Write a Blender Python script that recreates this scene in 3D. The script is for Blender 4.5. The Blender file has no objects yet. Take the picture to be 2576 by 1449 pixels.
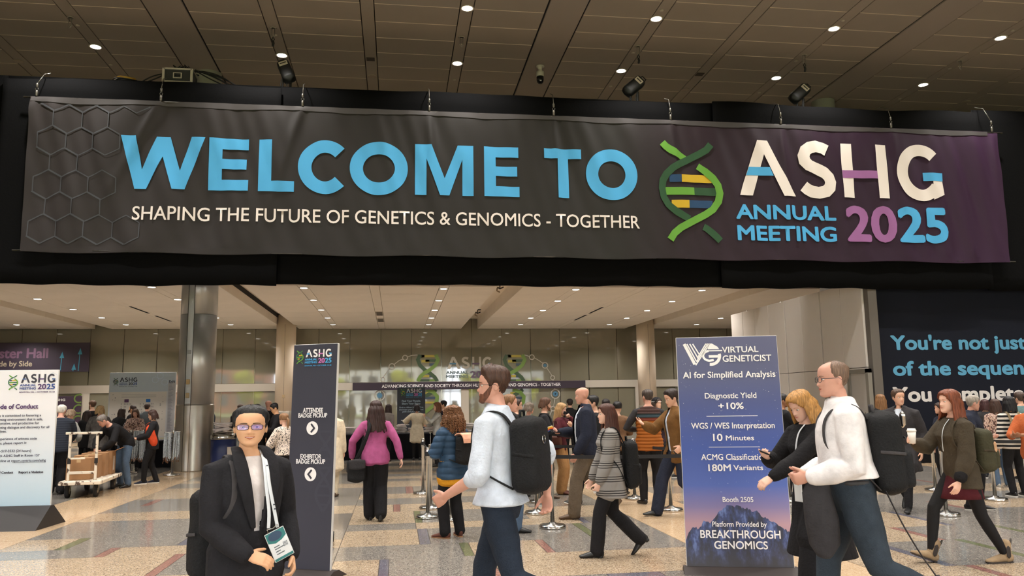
import bpy, bmesh, math, random, os
import numpy as np
from mathutils import Vector, Matrix, Euler
random.seed(7)
RNG = np.random.default_rng(11)
PI = math.pi
SC = bpy.context.scene
COL = SC.collection

# ------------------------------------------------------------------ camera
FOC, PITCH, YAW, ROLL, CAMH = 2021.34, math.radians(8.06165), math.radians(8.26137), math.radians(-0.81452), 1.65
FW, FH = 2576, 1449
def cam_axes():
    cp, sp, cy, sy = math.cos(PITCH), math.sin(PITCH), math.cos(YAW), math.sin(YAW)
    fwd = Vector((sy*cp, cy*cp, sp))
    r0 = Vector((cy, -sy, 0)); u0 = r0.cross(fwd)
    r = r0*math.cos(ROLL) + u0*math.sin(ROLL)
    u = u0*math.cos(ROLL) - r0*math.sin(ROLL)
    return r, u, fwd
CR, CU, CF = cam_axes()
cam_data = bpy.data.cameras.new('camera')
cam_data.sensor_width = 36.0
cam_data.lens = FOC/FW*36.0
cam_data.clip_end = 500
cam_data.clip_start = 0.05
cam = bpy.data.objects.new('camera', cam_data)
cam.matrix_world = Matrix(((CR.x, CU.x, -CF.x, 0), (CR.y, CU.y, -CF.y, 0), (CR.z, CU.z, -CF.z, CAMH), (0, 0, 0, 1)))
COL.objects.link(cam)
SC.camera = cam

# ------------------------------------------------------------------ world, exposure, lamps
SC.view_settings.view_transform = 'Standard'
SC.view_settings.look = 'None'
SC.view_settings.gamma = 1.0
SC.view_settings.use_curve_mapping = False
SC.view_settings.exposure = 0.0
SKY_STRENGTH = 17.0
world = bpy.data.worlds.new('overcast_sky')
SC.world = world
world.use_nodes = True
bg = world.node_tree.nodes['Background']
bg.inputs[0].default_value = (0.86, 0.93, 1.0, 1)
bg.inputs[1].default_value = SKY_STRENGTH
SC.cycles.use_denoising = True
SC.cycles.max_bounces = 7
SC.cycles.diffuse_bounces = 4
SC.cycles.glossy_bounces = 4
SC.cycles.transmission_bounces = 4
SC.cycles.sample_clamp_indirect = 6.0
SC.cycles.caustics_reflective = False
SC.cycles.caustics_refractive = False

WARM = (1.0, 0.95, 0.885)
HI_X = [-12.35, -7.70, -3.05, 1.61, 6.23, 10.87, 15.52, 20.2]
HI_Y = [-3.0, 3.2, 8.4, 11.5, 14.6, 17.77, 20.9]
LO_X = [-17.58, -12.75, -7.95, -3.09, 1.61, 6.27, 10.93, 15.65]
LO_Y = [27.5, 30.72, 33.97, 37.15, 40.35]
HIGH_Z, LOW_Z = 10.85, 5.55
HI_WATT, LO_WATT = 900.0, 620.0
def spot(name, loc, watt, size, blend, rad):
    l = bpy.data.lights.new(name, 'SPOT')
    l.energy = watt; l.color = WARM; l.spot_size = size; l.spot_blend = blend; l.shadow_soft_size = rad
    o = bpy.data.objects.new(name, l); o.location = loc
    COL.objects.link(o)
    return o
for x in HI_X:
    for y in HI_Y:
        spot('downlight_lamp', (x, y, HIGH_Z-0.06), HI_WATT, math.radians(120), 0.8, 0.12)
for x in LO_X:
    for y in LO_Y:
        spot('downlight_lamp', (x, y, LOW_Z-0.05), LO_WATT*(.35 if (x > 10 and x < 12 and y < 28) else 1), math.radians(140), 0.8, 0.10)
for x in (-17.0, -9.0, -1.0, 7.0, 15.0):
    for y in (10.0, 25.5):
        pass
# the daylight opening behind the photographer: a portal helps the sky light find its way in
pl = bpy.data.lights.new('window_portal', 'AREA')
pl.shape = 'RECTANGLE'; pl.size = 56.0; pl.size_y = 6.0
pl.cycles.is_portal = True
po = bpy.data.objects.new('window_portal', pl)
po.location = (3, -11.9, 3.1); po.rotation_euler = (math.radians(-90), 0, 0)
COL.objects.link(po)

# ------------------------------------------------------------------ pixel helpers: a pixel of the 2576x1449 photo -> a point of the hall
def ray(x, y):
    return CR*((x-FW/2)/FOC) - CU*((y-FH/2)/FOC) + CF
def P(x, y, Y):
    d = ray(x, y); t = Y/d.y
    return Vector((d.x*t, Y, CAMH + d.z*t))
def G(x, y, z=0.0):
    d = ray(x, y); t = (z-CAMH)/d.z
    return Vector((d.x*t, d.y*t, z))

# ------------------------------------------------------------------ small helpers
def lin(c):
    def f(v):
        v /= 255.0
        return v/12.92 if v <= 0.04045 else ((v+0.055)/1.055)**2.4
    return (f(c[0]), f(c[1]), f(c[2]), 1.0)
MATS = {}
def _base(name):
    m = bpy.data.materials.new(name); m.use_nodes = True
    nt = m.node_tree; b = nt.nodes['Principled BSDF']
    return m, nt, b
def plain(name, rgb, rough=0.6, metal=0.0, emit=0.0, ior=1.45, coat=0.0, var=0.0, vscale=8.0, bump=0.0, bscale=60.0, sheen=0.0, spec=0.5):
    """rgb in display values (0..255); var = brightness variation, bump = fine relief"""
    if name in MATS: return MATS[name]
    m, nt, b = _base(name)
    c = lin(rgb)
    b.inputs['Base Color'].default_value = c
    b.inputs['Roughness'].default_value = rough
    b.inputs['Metallic'].default_value = metal
    b.inputs['IOR'].default_value = ior
    b.inputs['Coat Weight'].default_value = coat
    b.inputs['Specular IOR Level'].default_value = spec
    if sheen: b.inputs['Sheen Weight'].default_value = sheen
    if emit:
        b.inputs['Emission Color'].default_value = c
        b.inputs['Emission Strength'].default_value = emit
    if var or bump:
        tc = nt.nodes.new('ShaderNodeTexCoord')
    if var:
        n = nt.nodes.new('ShaderNodeTexNoise'); n.inputs['Scale'].default_value = vscale; n.inputs['Detail'].default_value = 4
        nt.links.new(tc.outputs['Object'], n.inputs['Vector'])
        r = nt.nodes.new('ShaderNodeValToRGB')
        r.color_ramp.elements[0].position = 0.3; r.color_ramp.elements[1].position = 0.7
        r.color_ramp.elements[0].color = (c[0]*(1-var), c[1]*(1-var), c[2]*(1-var), 1)
        r.color_ramp.elements[1].color = (min(1, c[0]*(1+var)), min(1, c[1]*(1+var)), min(1, c[2]*(1+var)), 1)
        nt.links.new(n.outputs['Fac'], r.inputs['Fac'])
        nt.links.new(r.outputs['Color'], b.inputs['Base Color'])
    if bump:
        n2 = nt.nodes.new('ShaderNodeTexNoise'); n2.inputs['Scale'].default_value = bscale; n2.inputs['Detail'].default_value = 3
        nt.links.new(tc.outputs['Object'], n2.inputs['Vector'])
        bp = nt.nodes.new('ShaderNodeBump'); bp.inputs['Strength'].default_value = bump; bp.inputs['Distance'].default_value = 0.02
        nt.links.new(n2.outputs['Fac'], bp.inputs['Height'])
        nt.links.new(bp.outputs['Normal'], b.inputs['Normal'])
    MATS[name] = m
    return m
def cloth(name, rgb, rough=0.85, bump=0.35, bscale=45, var=0.12, spec=0.25, sheen=0.0):
    return plain(name, rgb, rough=rough, var=var, vscale=14, bump=bump, bscale=bscale, spec=spec, sheen=sheen)
def hairmat(name, rgb, var=0.45):
    if name in MATS: return MATS[name]
    m, nt, b = _base(name); c = lin(rgb)
    tc = nt.nodes.new('ShaderNodeTexCoord'); mp = nt.nodes.new('ShaderNodeMapping')
    mp.inputs['Scale'].default_value = (90, 90, 7)
    n = nt.nodes.new('ShaderNodeTexNoise'); n.inputs['Scale'].default_value = 1.0; n.inputs['Detail'].default_value = 3
    r = nt.nodes.new('ShaderNodeValToRGB')
    r.color_ramp.elements[0].position = 0.3; r.color_ramp.elements[1].position = 0.75
    r.color_ramp.elements[0].color = (c[0]*(1-var), c[1]*(1-var), c[2]*(1-var), 1)
    r.color_ramp.elements[1].color = (min(1, c[0]*(1+var)), min(1, c[1]*(1+var)), min(1, c[2]*(1+var)), 1)
    nt.links.new(tc.outputs['Object'], mp.inputs['Vector']); nt.links.new(mp.outputs['Vector'], n.inputs['Vector'])
    nt.links.new(n.outputs['Fac'], r.inputs['Fac']); nt.links.new(r.outputs['Color'], b.inputs['Base Color'])
    bp = nt.nodes.new('ShaderNodeBump'); bp.inputs['Strength'].default_value = 0.5; bp.inputs['Distance'].default_value = 0.01
    nt.links.new(n.outputs['Fac'], bp.inputs['Height']); nt.links.new(bp.outputs['Normal'], b.inputs['Normal'])
    b.inputs['Roughness'].default_value = 0.5; b.inputs['Specular IOR Level'].default_value = 0.35
    MATS[name] = m
    return m

def tag(o, label=None, cat=None, group=None, kind=None):
    if label: o['label'] = label
    if cat: o['category'] = cat
    if group: o['group'] = group
    if kind: o['kind'] = kind
    return o
def empty(name, loc=(0, 0, 0), rz=0.0, label=None, cat=None, group=None, parent=None):
    o = bpy.data.objects.new(name, None); COL.objects.link(o)
    o.location = loc; o.rotation_euler = (0, 0, rz); o.empty_display_size = 0.1
    if parent: o.parent = parent
    return tag(o, label, cat, group)
def mesh_data(name, V, F, mats, idx=None, smooth=False):
    me = bpy.data.meshes.new(name)
    me.from_pydata([tuple(v) for v in V], [], [tuple(f) for f in F])
    for m in (mats if isinstance(mats, (list, tuple)) else [mats]): me.materials.append(m)
    if idx is not None: me.polygons.foreach_set('material_index', np.asarray(idx, dtype=np.int32))
    if smooth: me.polygons.foreach_set('use_smooth', np.ones(len(me.polygons), dtype=bool))
    me.update()
    return me
def link(name, me, parent=None, loc=None, rot=None):
    o = bpy.data.objects.new(name, me); COL.objects.link(o)
    if parent: o.parent = parent
    if loc is not None: o.location = loc
    if rot is not None: o.rotation_euler = rot
    return o
def mobj(name, V, F, mats, parent=None, smooth=False, idx=None, loc=None, rot=None):
    return link(name, mesh_data(name, V, F, mats, idx, smooth), parent, loc, rot)
class Geo:
    """collects simple shapes into one vertex/face list"""
    def __init__(s): s.V = []; s.F = []; s.I = []
    def add(s, V, F, i=0):
        n = len(s.V); s.V += [tuple(v) for v in V]; s.F += [tuple(a+n for a in f) for f in F]; s.I += [i]*len(F); return s
    def box(s, x0, x1, y0, y1, z0, z1, i=0, bev=0.0):
        if bev > 0:
            return s.add(*bevbox(x0, x1, y0, y1, z0, z1, bev), i)
        V = [(x0, y0, z0), (x1, y0, z0), (x1, y1, z0), (x0, y1, z0), (x0, y0, z1), (x1, y0, z1), (x1, y1, z1), (x0, y1, z1)]
        F = [(0, 3, 2, 1), (4, 5, 6, 7), (0, 1, 5, 4), (1, 2, 6, 5), (2, 3, 7, 6), (3, 0, 4, 7)]
        return s.add(V, F, i)
    def cyl(s, p, q, r, r2=None, seg=16, i=0, caps=True):
        p, q = Vector(p), Vector(q); r2 = r if r2 is None else r2
        d = (q-p).normalized(); a = d.orthogonal().normalized(); b = d.cross(a)
        V = []
        for c, rr in ((p, r), (q, r2)):
            for k in range(seg):
                t = 2*PI*k/seg; V.append(c + a*(rr*math.cos(t)) + b*(rr*math.sin(t)))
        F = [(k, (k+1) % seg, seg+(k+1) % seg, seg+k) for k in range(seg)]
        if caps: F += [tuple(reversed(range(seg))), tuple(range(seg, 2*seg))]
        return s.add(V, F, i)
    def lathe(s, prof, c=(0, 0, 0), seg=24, i=0):
        V = []; n = len(prof)
        for r, z in prof:
            for k in range(seg):
                t = 2*PI*k/seg; V.append((c[0]+r*math.cos(t), c[1]+r*math.sin(t), c[2]+z))
        F = []
        for j in range(n-1):
            for k in range(seg):
                F.append((j*seg+k, j*seg+(k+1) % seg, (j+1)*seg+(k+1) % seg, (j+1)*seg+k))
        F.append(tuple(reversed(range(seg)))); F.append(tuple(range((n-1)*seg, n*seg)))
        return s.add(V, F, i)
    def tube(s, pts, rad, seg=8, ref=None, i=0):
        return s.add(*tube(pts, rad, seg, ref), i)
    def obj(s, name, mats, parent=None, smooth=False, loc=None, rot=None):
        return mobj(name, s.V, s.F, mats, parent, smooth, s.I, loc, rot)
def bevbox(x0, x1, y0, y1, z0, z1, b):
    b = min(b, (x1-x0)*.45, (y1-y0)*.45, (z1-z0)*.45)
    V = []; 
    for (z, ins) in ((z0, b), (z0+b, 0), (z1-b, 0), (z1, b)):
        xa, xb, ya, yb = x0+ins, x1-ins, y0+ins, y1-ins
        V += [(xa+b, ya, z), (xb-b, ya, z), (xb, ya+b, z), (xb, yb-b, z), (xb-b, yb, z), (xa+b, yb, z), (xa, yb-b, z), (xa, ya+b, z)]
    F = []
    for j in range(3):
        for k in range(8): F.append((j*8+k, j*8+(k+1) % 8, (j+1)*8+(k+1) % 8, (j+1)*8+k))
    F.append(tuple(reversed(range(8)))); F.append(tuple(range(24, 32)))
    return V, F
def tube(pts, rad, seg=10, ref=None, cap=True):
    """closed round-ended loft; rad = radius or (ra, rb) per point, ra lies along ref"""
    pts = [Vector(p) for p in pts]; n = len(pts)
    rr = [(r, r) if not isinstance(r, (tuple, list)) else tuple(r) for r in (rad if isinstance(rad, list) else [rad]*n)]
    T = []
    for k in range(n):
        a = pts[max(0, k-1)]; b = pts[min(n-1, k+1)]; d = b-a
        T.append(d.normalized() if d.length > 1e-9 else Vector((0, 0, 1)))
    R = Vector(ref) if ref is not None else T[0].orthogonal()
    secs = []; A = None
    for k in range(n):
        base = R if (ref is not None or A is None) else A
        A = base - T[k]*base.dot(T[k])
        if A.length < 1e-5: A = T[k].orthogonal()
        A.normalize(); B = T[k].cross(A)
        secs.append((pts[k], rr[k][0], rr[k][1], A.copy(), B))
    out = []
    if cap:
        p, a, b, A0, B0 = secs[0]; m = min(a, b)
        for f, s in ((1.0, .02), (.7, .72)): out.append((p - T[0]*(m*f*.8), a*s, b*s, A0, B0))
    out += secs
    if cap:
        p, a, b, A0, B0 = secs[-1]; m = min(a, b)
        for f, s in ((.7, .72), (1.0, .02)): out.append((p + T[-1]*(m*f*.8), a*s, b*s, A0, B0))
    V = []
    for p, a, b, A0, B0 in out:
        for k in range(seg):
            t = 2*PI*k/seg; V.append(p + A0*(a*math.cos(t)) + B0*(b*math.sin(t)))
    F = []
    for j in range(len(out)-1):
        for k in range(seg): F.append((j*seg+k, j*seg+(k+1) % seg, (j+1)*seg+(k+1) % seg, (j+1)*seg+k))
    F.append(tuple(reversed(range(seg)))); F.append(tuple(range((len(out)-1)*seg, len(out)*seg)))
    return V, F
def sphere(c, r, seg=12, rings=8):
    rx, ry, rz = r if isinstance(r, (tuple, list)) else (r, r, r)
    V = [(c[0], c[1], c[2]-rz)]
    for j in range(1, rings):
        a = -PI/2 + PI*j/rings
        for k in range(seg):
            t = 2*PI*k/seg; V.append((c[0]+rx*math.cos(a)*math.cos(t), c[1]+ry*math.cos(a)*math.sin(t), c[2]+rz*math.sin(a)))
    V.append((c[0], c[1], c[2]+rz)); F = []
    for k in range(seg): F.append((0, 1+(k+1) % seg, 1+k))
    for j in range(rings-2):
        for k in range(seg): F.append((1+j*seg+k, 1+j*seg+(k+1) % seg, 1+(j+1)*seg+(k+1) % seg, 1+(j+1)*seg+k))
    b = 1+(rings-2)*seg
    for k in range(seg): F.append((b+k, b+(k+1) % seg, len(V)-1))
    return V, F
def rbox(w, d, h, ex=4.0, seg=24, nz=12, round_=.16, c=(0, 0, 0), taper=0.0):
    """soft rounded box: superellipse rings with rounded ends"""
    V = []
    for j in range(nz+1):
        t = j/nz; z = -h/2+h*t
        e = abs(2*t-1); s = (1-max(0, (e-(1-2*round_))/(2*round_))**2.6*0.96)**.5 if e > 1-2*round_ else 1.0
        s = max(s, .12)*(1+taper*(0.5-t))
        for k in range(seg):
            a = 2*PI*k/seg; ca, sa = math.cos(a), math.sin(a)
            V.append((c[0]+w/2*s*math.copysign(abs(ca)**(2/ex), ca), c[1]+d/2*s*math.copysign(abs(sa)**(2/ex), sa), c[2]+z))
    F = []
    for j in range(nz):
        for k in range(seg): F.append((j*seg+k, j*seg+(k+1) % seg, (j+1)*seg+(k+1) % seg, (j+1)*seg+k))
    F.append(tuple(reversed(range(seg)))); F.append(tuple(range(nz*seg, (nz+1)*seg)))
    return V, F
def copy_tree(o, parent=None):
    c = o.copy(); COL.objects.link(c)
    if parent: c.parent = parent
    for ch in list(o.children): copy_tree(ch, c)
    return c

# temporary scene in which text curves and modifiers are evaluated into plain meshes
TMP = bpy.data.scenes.new('workbench')
def evaluated(ob):
    TMP.collection.objects.link(ob)
    vl = TMP.view_layers[0]; vl.update()
    dg = vl.depsgraph
    me = bpy.data.meshes.new_from_object(ob.evaluated_get(dg))
    TMP.collection.objects.unlink(ob)
    d = ob.data; bpy.data.objects.remove(ob)
    (bpy.data.curves if isinstance(d, bpy.types.Curve) else bpy.data.meshes).remove(d)
    return me
def text2d(s, spacing=1.0):
    """flat text: list of (x, z) and faces; unit = cap height of 1"""
    c = bpy.data.curves.new('t', 'FONT'); c.body = s; c.space_character = spacing; c.resolution_u = 4
    me = evaluated(bpy.data.objects.new('t', c))
    v = np.empty(len(me.vertices)*3); me.vertices.foreach_get('co', v); v = v.reshape(-1, 3)
    f = [tuple(p.vertices) for p in me.polygons]
    bpy.data.meshes.remove(me)
    return v[:, :2].copy(), f
_cap = text2d('H')[0]
CAPH = _cap[:, 1].max()
def bold2d(v, f, t):
    v = np.column_stack((v, np.zeros(len(v))))
    if t <= 0: return v, f
    V = [v]; F = list(f); n = len(v)
    for k in range(8):      # each shifted copy of the print lies a hair in front of the last
        a = 2*PI*k/8; V.append(v + np.array((math.cos(a)*t, math.sin(a)*t, k+1)))
        F += [tuple(i+n*(k+1) for i in q) for q in f]
    return np.vstack(V), F
def text_fit(s, x0, x1, zb, zc, bold=0.0, spacing=1.0, width=None):
    """text whose ink spans x0..x1 (or keeps its natural width when x1 is None), baseline zb, cap line zc"""
    v, f = text2d(s, spacing); v = v/CAPH; v, f = bold2d(v, f, bold)
    sz = (zc-zb); sz = sz/(1+2*bold) if bold else sz
    a, b = v[:, 0].min(), v[:, 0].max()
    if x1 is None: sx = sz; off = x0-a*sx
    else: sx = (x1-x0)/(b-a); off = x0-a*sx
    out = np.column_stack((v[:, 0]*sx+off, (v[:, 1]+bold)*sz+zb, v[:, 2]))
    return out, f
def arc(cx, cz, rx, rz, a0, a1, n=28):
    return [(cx+rx*math.cos(math.radians(a0+(a1-a0)*k/n)), cz+rz*math.sin(math.radians(a0+(a1-a0)*k/n))) for k in range(n+1)]
def ribbon2d(pts, w):
    """a flat stroke of constant width along pts (width may be a function of the index)"""
    n = len(pts); p = [Vector((a, b)) for a, b in pts]; V = []; F = []
    for k in range(n):
        if k == 0: d = (p[1]-p[0]).normalized(); m = Vector((-d.y, d.x))
        elif k == n-1: d = (p[k]-p[k-1]).normalized(); m = Vector((-d.y, d.x))
        else:
            d0 = (p[k]-p[k-1]).normalized(); d1 = (p[k+1]-p[k]).normalized()
            n0 = Vector((-d0.y, d0.x)); n1 = Vector((-d1.y, d1.x)); m = (n0+n1)
            m = m/max(.35, m.length*m.length/2)/1.0 if m.length > 1e-6 else n0
            m = m*1.0
        V += [tuple(p[k]+m*(w/2)), tuple(p[k]-m*(w/2))]
    for k in range(n-1): F.append((2*k, 2*k+1, 2*k+3, 2*k+2))
    return np.array(V), F
def poly2d(pts):
    return np.array(pts, dtype=float), [tuple(range(len(pts)))]
def join2d(*items):
    V = []; F = []; n = 0
    for v, f in items:
        V.append(np.asarray(v, dtype=float)); F += [tuple(i+n for i in q) for q in f]; n += len(v)
    return np.vstack(V), F
# ------------------------------------------------------------------ materials of the hall
def terrazzo(name, base, chip_dark, chip_light, mixf=0.30):
    m, nt, b = _base(name)
    tc = nt.nodes.new('ShaderNodeTexCoord')
    v = nt.nodes.new('ShaderNodeTexVoronoi'); v.inputs['Scale'].default_value = 95
    geo = nt.nodes.new('ShaderNodeNewGeometry')
    nt.links.new(geo.outputs['Position'], v.inputs['Vector'])
    r = nt.nodes.new('ShaderNodeValToRGB'); r.color_ramp.interpolation = 'CONSTANT'
    cb, cd, cl = lin(base), lin(chip_dark), lin(chip_light)
    e = r.color_ramp.elements
    e[0].position = 0; e[0].color = cd
    e[1].position = mixf; e[1].color = cb
    e2 = e.new(0.72); e2.color = cl
    e3 = e.new(0.86); e3.color = cb
    sx = nt.nodes.new('ShaderNodeSeparateColor'); nt.links.new(v.outputs['Color'], sx.inputs['Color'])
    nt.links.new(sx.outputs['Red'], r.inputs['Fac'])
    n = nt.nodes.new('ShaderNodeTexNoise'); n.inputs['Scale'].default_value = 0.8
    nt.links.new(geo.outputs['Position'], n.inputs['Vector'])
    mx = nt.nodes.new('ShaderNodeMix'); mx.data_type = 'RGBA'; mx.blend_type = 'MULTIPLY'; mx.inputs['Factor'].default_value = 0.18
    nt.links.new(r.outputs['Color'], mx.inputs['A']); nt.links.new(n.outputs['Fac'], mx.inputs['B'])
    nt.links.new(mx.outputs['Result'], b.inputs['Base Color'])
    b.inputs['Roughness'].default_value = 0.13
    b.inputs['IOR'].default_value = 1.5
    MATS[name] = m
    return m
T_BEIGE = terrazzo('terrazzo_beige', (186, 166, 140), (142, 122, 102), (208, 192, 170))
T_CREAM = terrazzo('terrazzo_cream', (210, 182, 148), (194, 162, 128), (222, 200, 170))
T_GREY = terrazzo('terrazzo_grey', (140, 134, 126), (104, 100, 98), (172, 166, 156))
T_GREY2 = terrazzo('terrazzo_dark_grey', (122, 116, 110), (92, 88, 86), (150, 144, 136))
T_RED = terrazzo('terrazzo_red', (154, 112, 102), (126, 90, 84), (176, 140, 130))
T_GREEN = terrazzo('terrazzo_green', (112, 116, 86), (88, 94, 68), (140, 142, 112))
T_BLUE = terrazzo('terrazzo_blue', (112, 110, 120), (88, 88, 100), (140, 138, 146))
JOINT = plain('joint_metal', (70, 62, 56), 0.5)
HIGHPANEL = plain('dark_ceiling_panel', (146, 134, 122), 0.55, var=0.05, vscale=0.6)
HIGHBEAM = plain('dark_ceiling_beam', (146, 134, 124), 0.5)
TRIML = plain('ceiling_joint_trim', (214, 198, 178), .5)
BLACKGAP = plain('black_reveal', (14, 13, 12), 0.9)
LOWPANEL = plain('cream_ceiling_panel', (238, 228, 214), 0.6, var=0.03, vscale=0.8)
LOWSTRIP = plain('cream_ceiling_strip', (238, 226, 208), 0.6)
COLWHITE = plain('white_column_paint', (222, 206, 186), 0.5)
STEEL = plain('brushed_steel_column', (186, 183, 178), 0.34, metal=.62, var=0.08, vscale=1.2)
STEEL_LO = plain('brushed_steel_base', (182, 176, 166), 0.30, metal=.75, var=0.12, vscale=2.2)
SEAM = plain('column_seam', (70, 66, 62), 0.5, metal=1.0)
CHROME = plain('polished_steel', (190, 188, 184), 0.16, metal=1.0)
GLASSM = plain('dark_glass', (120, 116, 100), 0.035, ior=1.75, var=0.05, vscale=0.5)
GLASSJ = plain('glass_joint', (120, 116, 104), 0.12, metal=1.0)
TRANSOM = plain('transom_paint', (184, 176, 164), 0.5)
WHITEWALL = plain('white_wall_panel', (226, 218, 210), 0.5, var=0.03, vscale=0.7)
GREYGAP = plain('grey_reveal', (96, 90, 84), 0.7)
WALLP = plain('hall_wall_paint', (190, 178, 160), 0.7)

# ------------------------------------------------------------------ floor: terrazzo fields between the cream bands, each panel its own slab
FX0, FX1, FY0, FY1 = -26.0, 32.0, -12.0, 43.4
floor = mobj("floor", *(lambda g: (g.V, g.F))(Geo().box(FX0, FX1, FY0, FY1, -0.30, -0.004)), JOINT)
tag(floor, 'polished terrazzo floor with cream bands and grey and beige panels', kind='structure')
JW = 0.004
_slab = {}
def slab(x0, x1, y0, y1, m, name='terrazzo_panel'):
    w, d = x1-x0-2*JW, y1-y0-2*JW
    if w <= 0 or d <= 0: return
    key = (round(w, 3), round(d, 3), m.name)
    if key not in _slab:
        g = Geo().box(0, w, 0, d, -0.03, 0)
        _slab[key] = mesh_data(name, g.V, g.F, m)
    link(name, _slab[key], floor, (x0+JW, y0+JW, 0))
CB = [(-15.05, -13.85), (-5.83, -4.63), (3.33, 4.55), (12.5, 13.7), (21.8, 23.0)]
for a, b in CB:
    y = FY0
    while y < FY1:
        slab(a, b, y, min(y+4.65, FY1), T_CREAM, 'terrazzo_band'); y += 4.65
B_, g_, k_, R_, N_, L_ = T_BEIGE, T_GREY, T_GREY2, T_RED, T_GREEN, T_BLUE
# rows given as (y0, y1, [(x_end, material), ...]) read off the photograph
RIGHT_HALF = [
    (6.60, 7.83, [(2.01, g_), (2.54, L_), (3.33, g_)]),
    (7.83, 9.03, [(-0.16, B_), (-0.06, L_), (0.91, g_), (1.02, R_), (3.33, B_)]),
    (9.03, 9.87, [(0.75, g_), (0.86, N_), (1.66, B_), (1.76, R_), (3.33, g_)]),
    (9.87, 11.06, [(0.29, B_), (0.42, L_), (2.38, g_), (2.49, N_), (3.33, g_)]),
    (11.06, 11.62, [(0.28, g_), (2.55, B_), (2.65, L_), (3.33, g_)]),
    (11.62, 12.87, [(0.28, B_), (0.38, N_), (1.9, g_), (3.33, B_)]),
    (12.87, 13.76, [(-0.03, B_), (0.08, R_), (2.1, B_), (3.33, g_)]),
    (13.76, 14.62, [(0.9, g_), (3.33, g_)]),
    (14.62, 15.40, [(0.55, B_), (0.72, L_), (3.33, B_)]),
    (15.40, 16.60, [(0.2, g_), (0.34, R_), (2.2, g_), (3.33, B_)]),
]
LEFT_HALF = [
    (6.20, 7.20, [(-3.9, g_), (-0.64, g_)]),
    (7.20, 8.66, [(-3.0, B_), (-2.9, N_), (-0.64, B_)]),
    (8.66, 9.86, [(-2.45, B_), (-2.34, R_), (-0.64, g_)]),
    (9.86, 10.45, [(-3.33, g_), (-3.22, R_), (-0.64, B_)]),
    (10.45, 11.28, [(-3.97, B_), (-3.84, N_), (-2.6, g_), (-2.48, L_), (-0.64, g_)]),
    (11.28, 12.86, [(-2.2, g_), (-0.64, k_)]),
    (12.86, 13.83, [(-0.64, B_)]),
    (13.83, 14.66, [(-2.0, g_), (-1.88, N_), (-0.64, g_)]),
    (14.66, 15.62, [(-4.25, g_), (-4.12, R_), (-0.64, g_)]),
    (15.62, 16.70, [(-1.6, B_), (-0.64, g_)]),
]
FIELD_C = [
    (6.20, 7.48, [(5.52, B_), (5.63, R_), (8.6, B_), (12.5, g_)]),
    (7.48, 8.80, [(5.34, B_), (5.46, L_), (6.40, g_), (6.51, N_), (9.2, g_), (12.5, B_)]),
    (8.80, 9.76, [(6.20, B_), (6.31, R_), (7.52, g_), (7.62, N_), (12.5, g_)]),
    (9.76, 11.08, [(5.3, B_), (7.02, B_), (7.13, L_), (12.5, g_)]),
    (11.08, 12.0, [(8.3, g_), (8.41, R_), (12.5, B_)]),
    (12.0, 13.0, [(6.2, g_), (9.6, g_), (9.71, N_), (12.5, g_)]),
    (13.0, 14.1, [(8.0, B_), (12.5, B_)]),
    (14.1, 15.2, [(10.2, g_), (10.3, R_), (12.5, g_)]),
]
def field(x0, rows, x1):
    for y0, y1, segs in rows:
        xa = x0
        for xb, m in segs:
            slab(xa, min(xb, x1), y0, y1, m, 'terrazzo_strip' if xb-xa < 0.6 else 'terrazzo_panel'); xa = xb
    # beyond the rows that can be read, the pattern goes on in the same way
    rnd = random.Random(int(x0*10)+99)
    def fill(y, yend, fine):
        t = 0
        while y < yend-0.05:
            h = rnd.choice([0.6, 0.85, 1.0, 1.2]) if fine else 1.4
            h = min(h, yend-y); xs = x0; base = (B_, g_)[t % 2]
            cut = x0 + rnd.uniform(.25, .75)*(x1-x0)
            slab(xs, cut, y, y+h, base)
            slab(cut, cut+0.11, y, y+h, rnd.choice([R_, N_, L_]), 'terrazzo_strip')
            slab(cut+0.11, x1, y, y+h, base if rnd.random() < .5 else g_)
            y += h; t += 1
    fill(rows[-1][1], 34.0, True)
    slab(x0, x1, 34.0, FY1, k_)
    slab(x0, x1, FY0, 0.5, g_)
    fill(0.5, rows[0][0], True)
field(-0.64, RIGHT_HALF, 3.33)
field(-4.63, LEFT_HALF, -0.64)
field(4.55, FIELD_C, 12.5)
for a, b in ((-26.0, -15.05), (-13.85, -5.83), (13.7, 21.8), (23.0, 32.0)):
    y = FY0; t = 0
    while y < FY1-.1:
        h = min((1.2, 1.9, 0.9, 1.5)[t % 4], FY1-y); mid = a+(b-a)*(.3+.4*((t*7) % 5)/5)
        slab(a, mid, y, y+h, (k_, g_, B_)[t % 3]); slab(mid, b, y, y+h, (g_, k_)[t % 2]); y += h; t += 1

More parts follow.
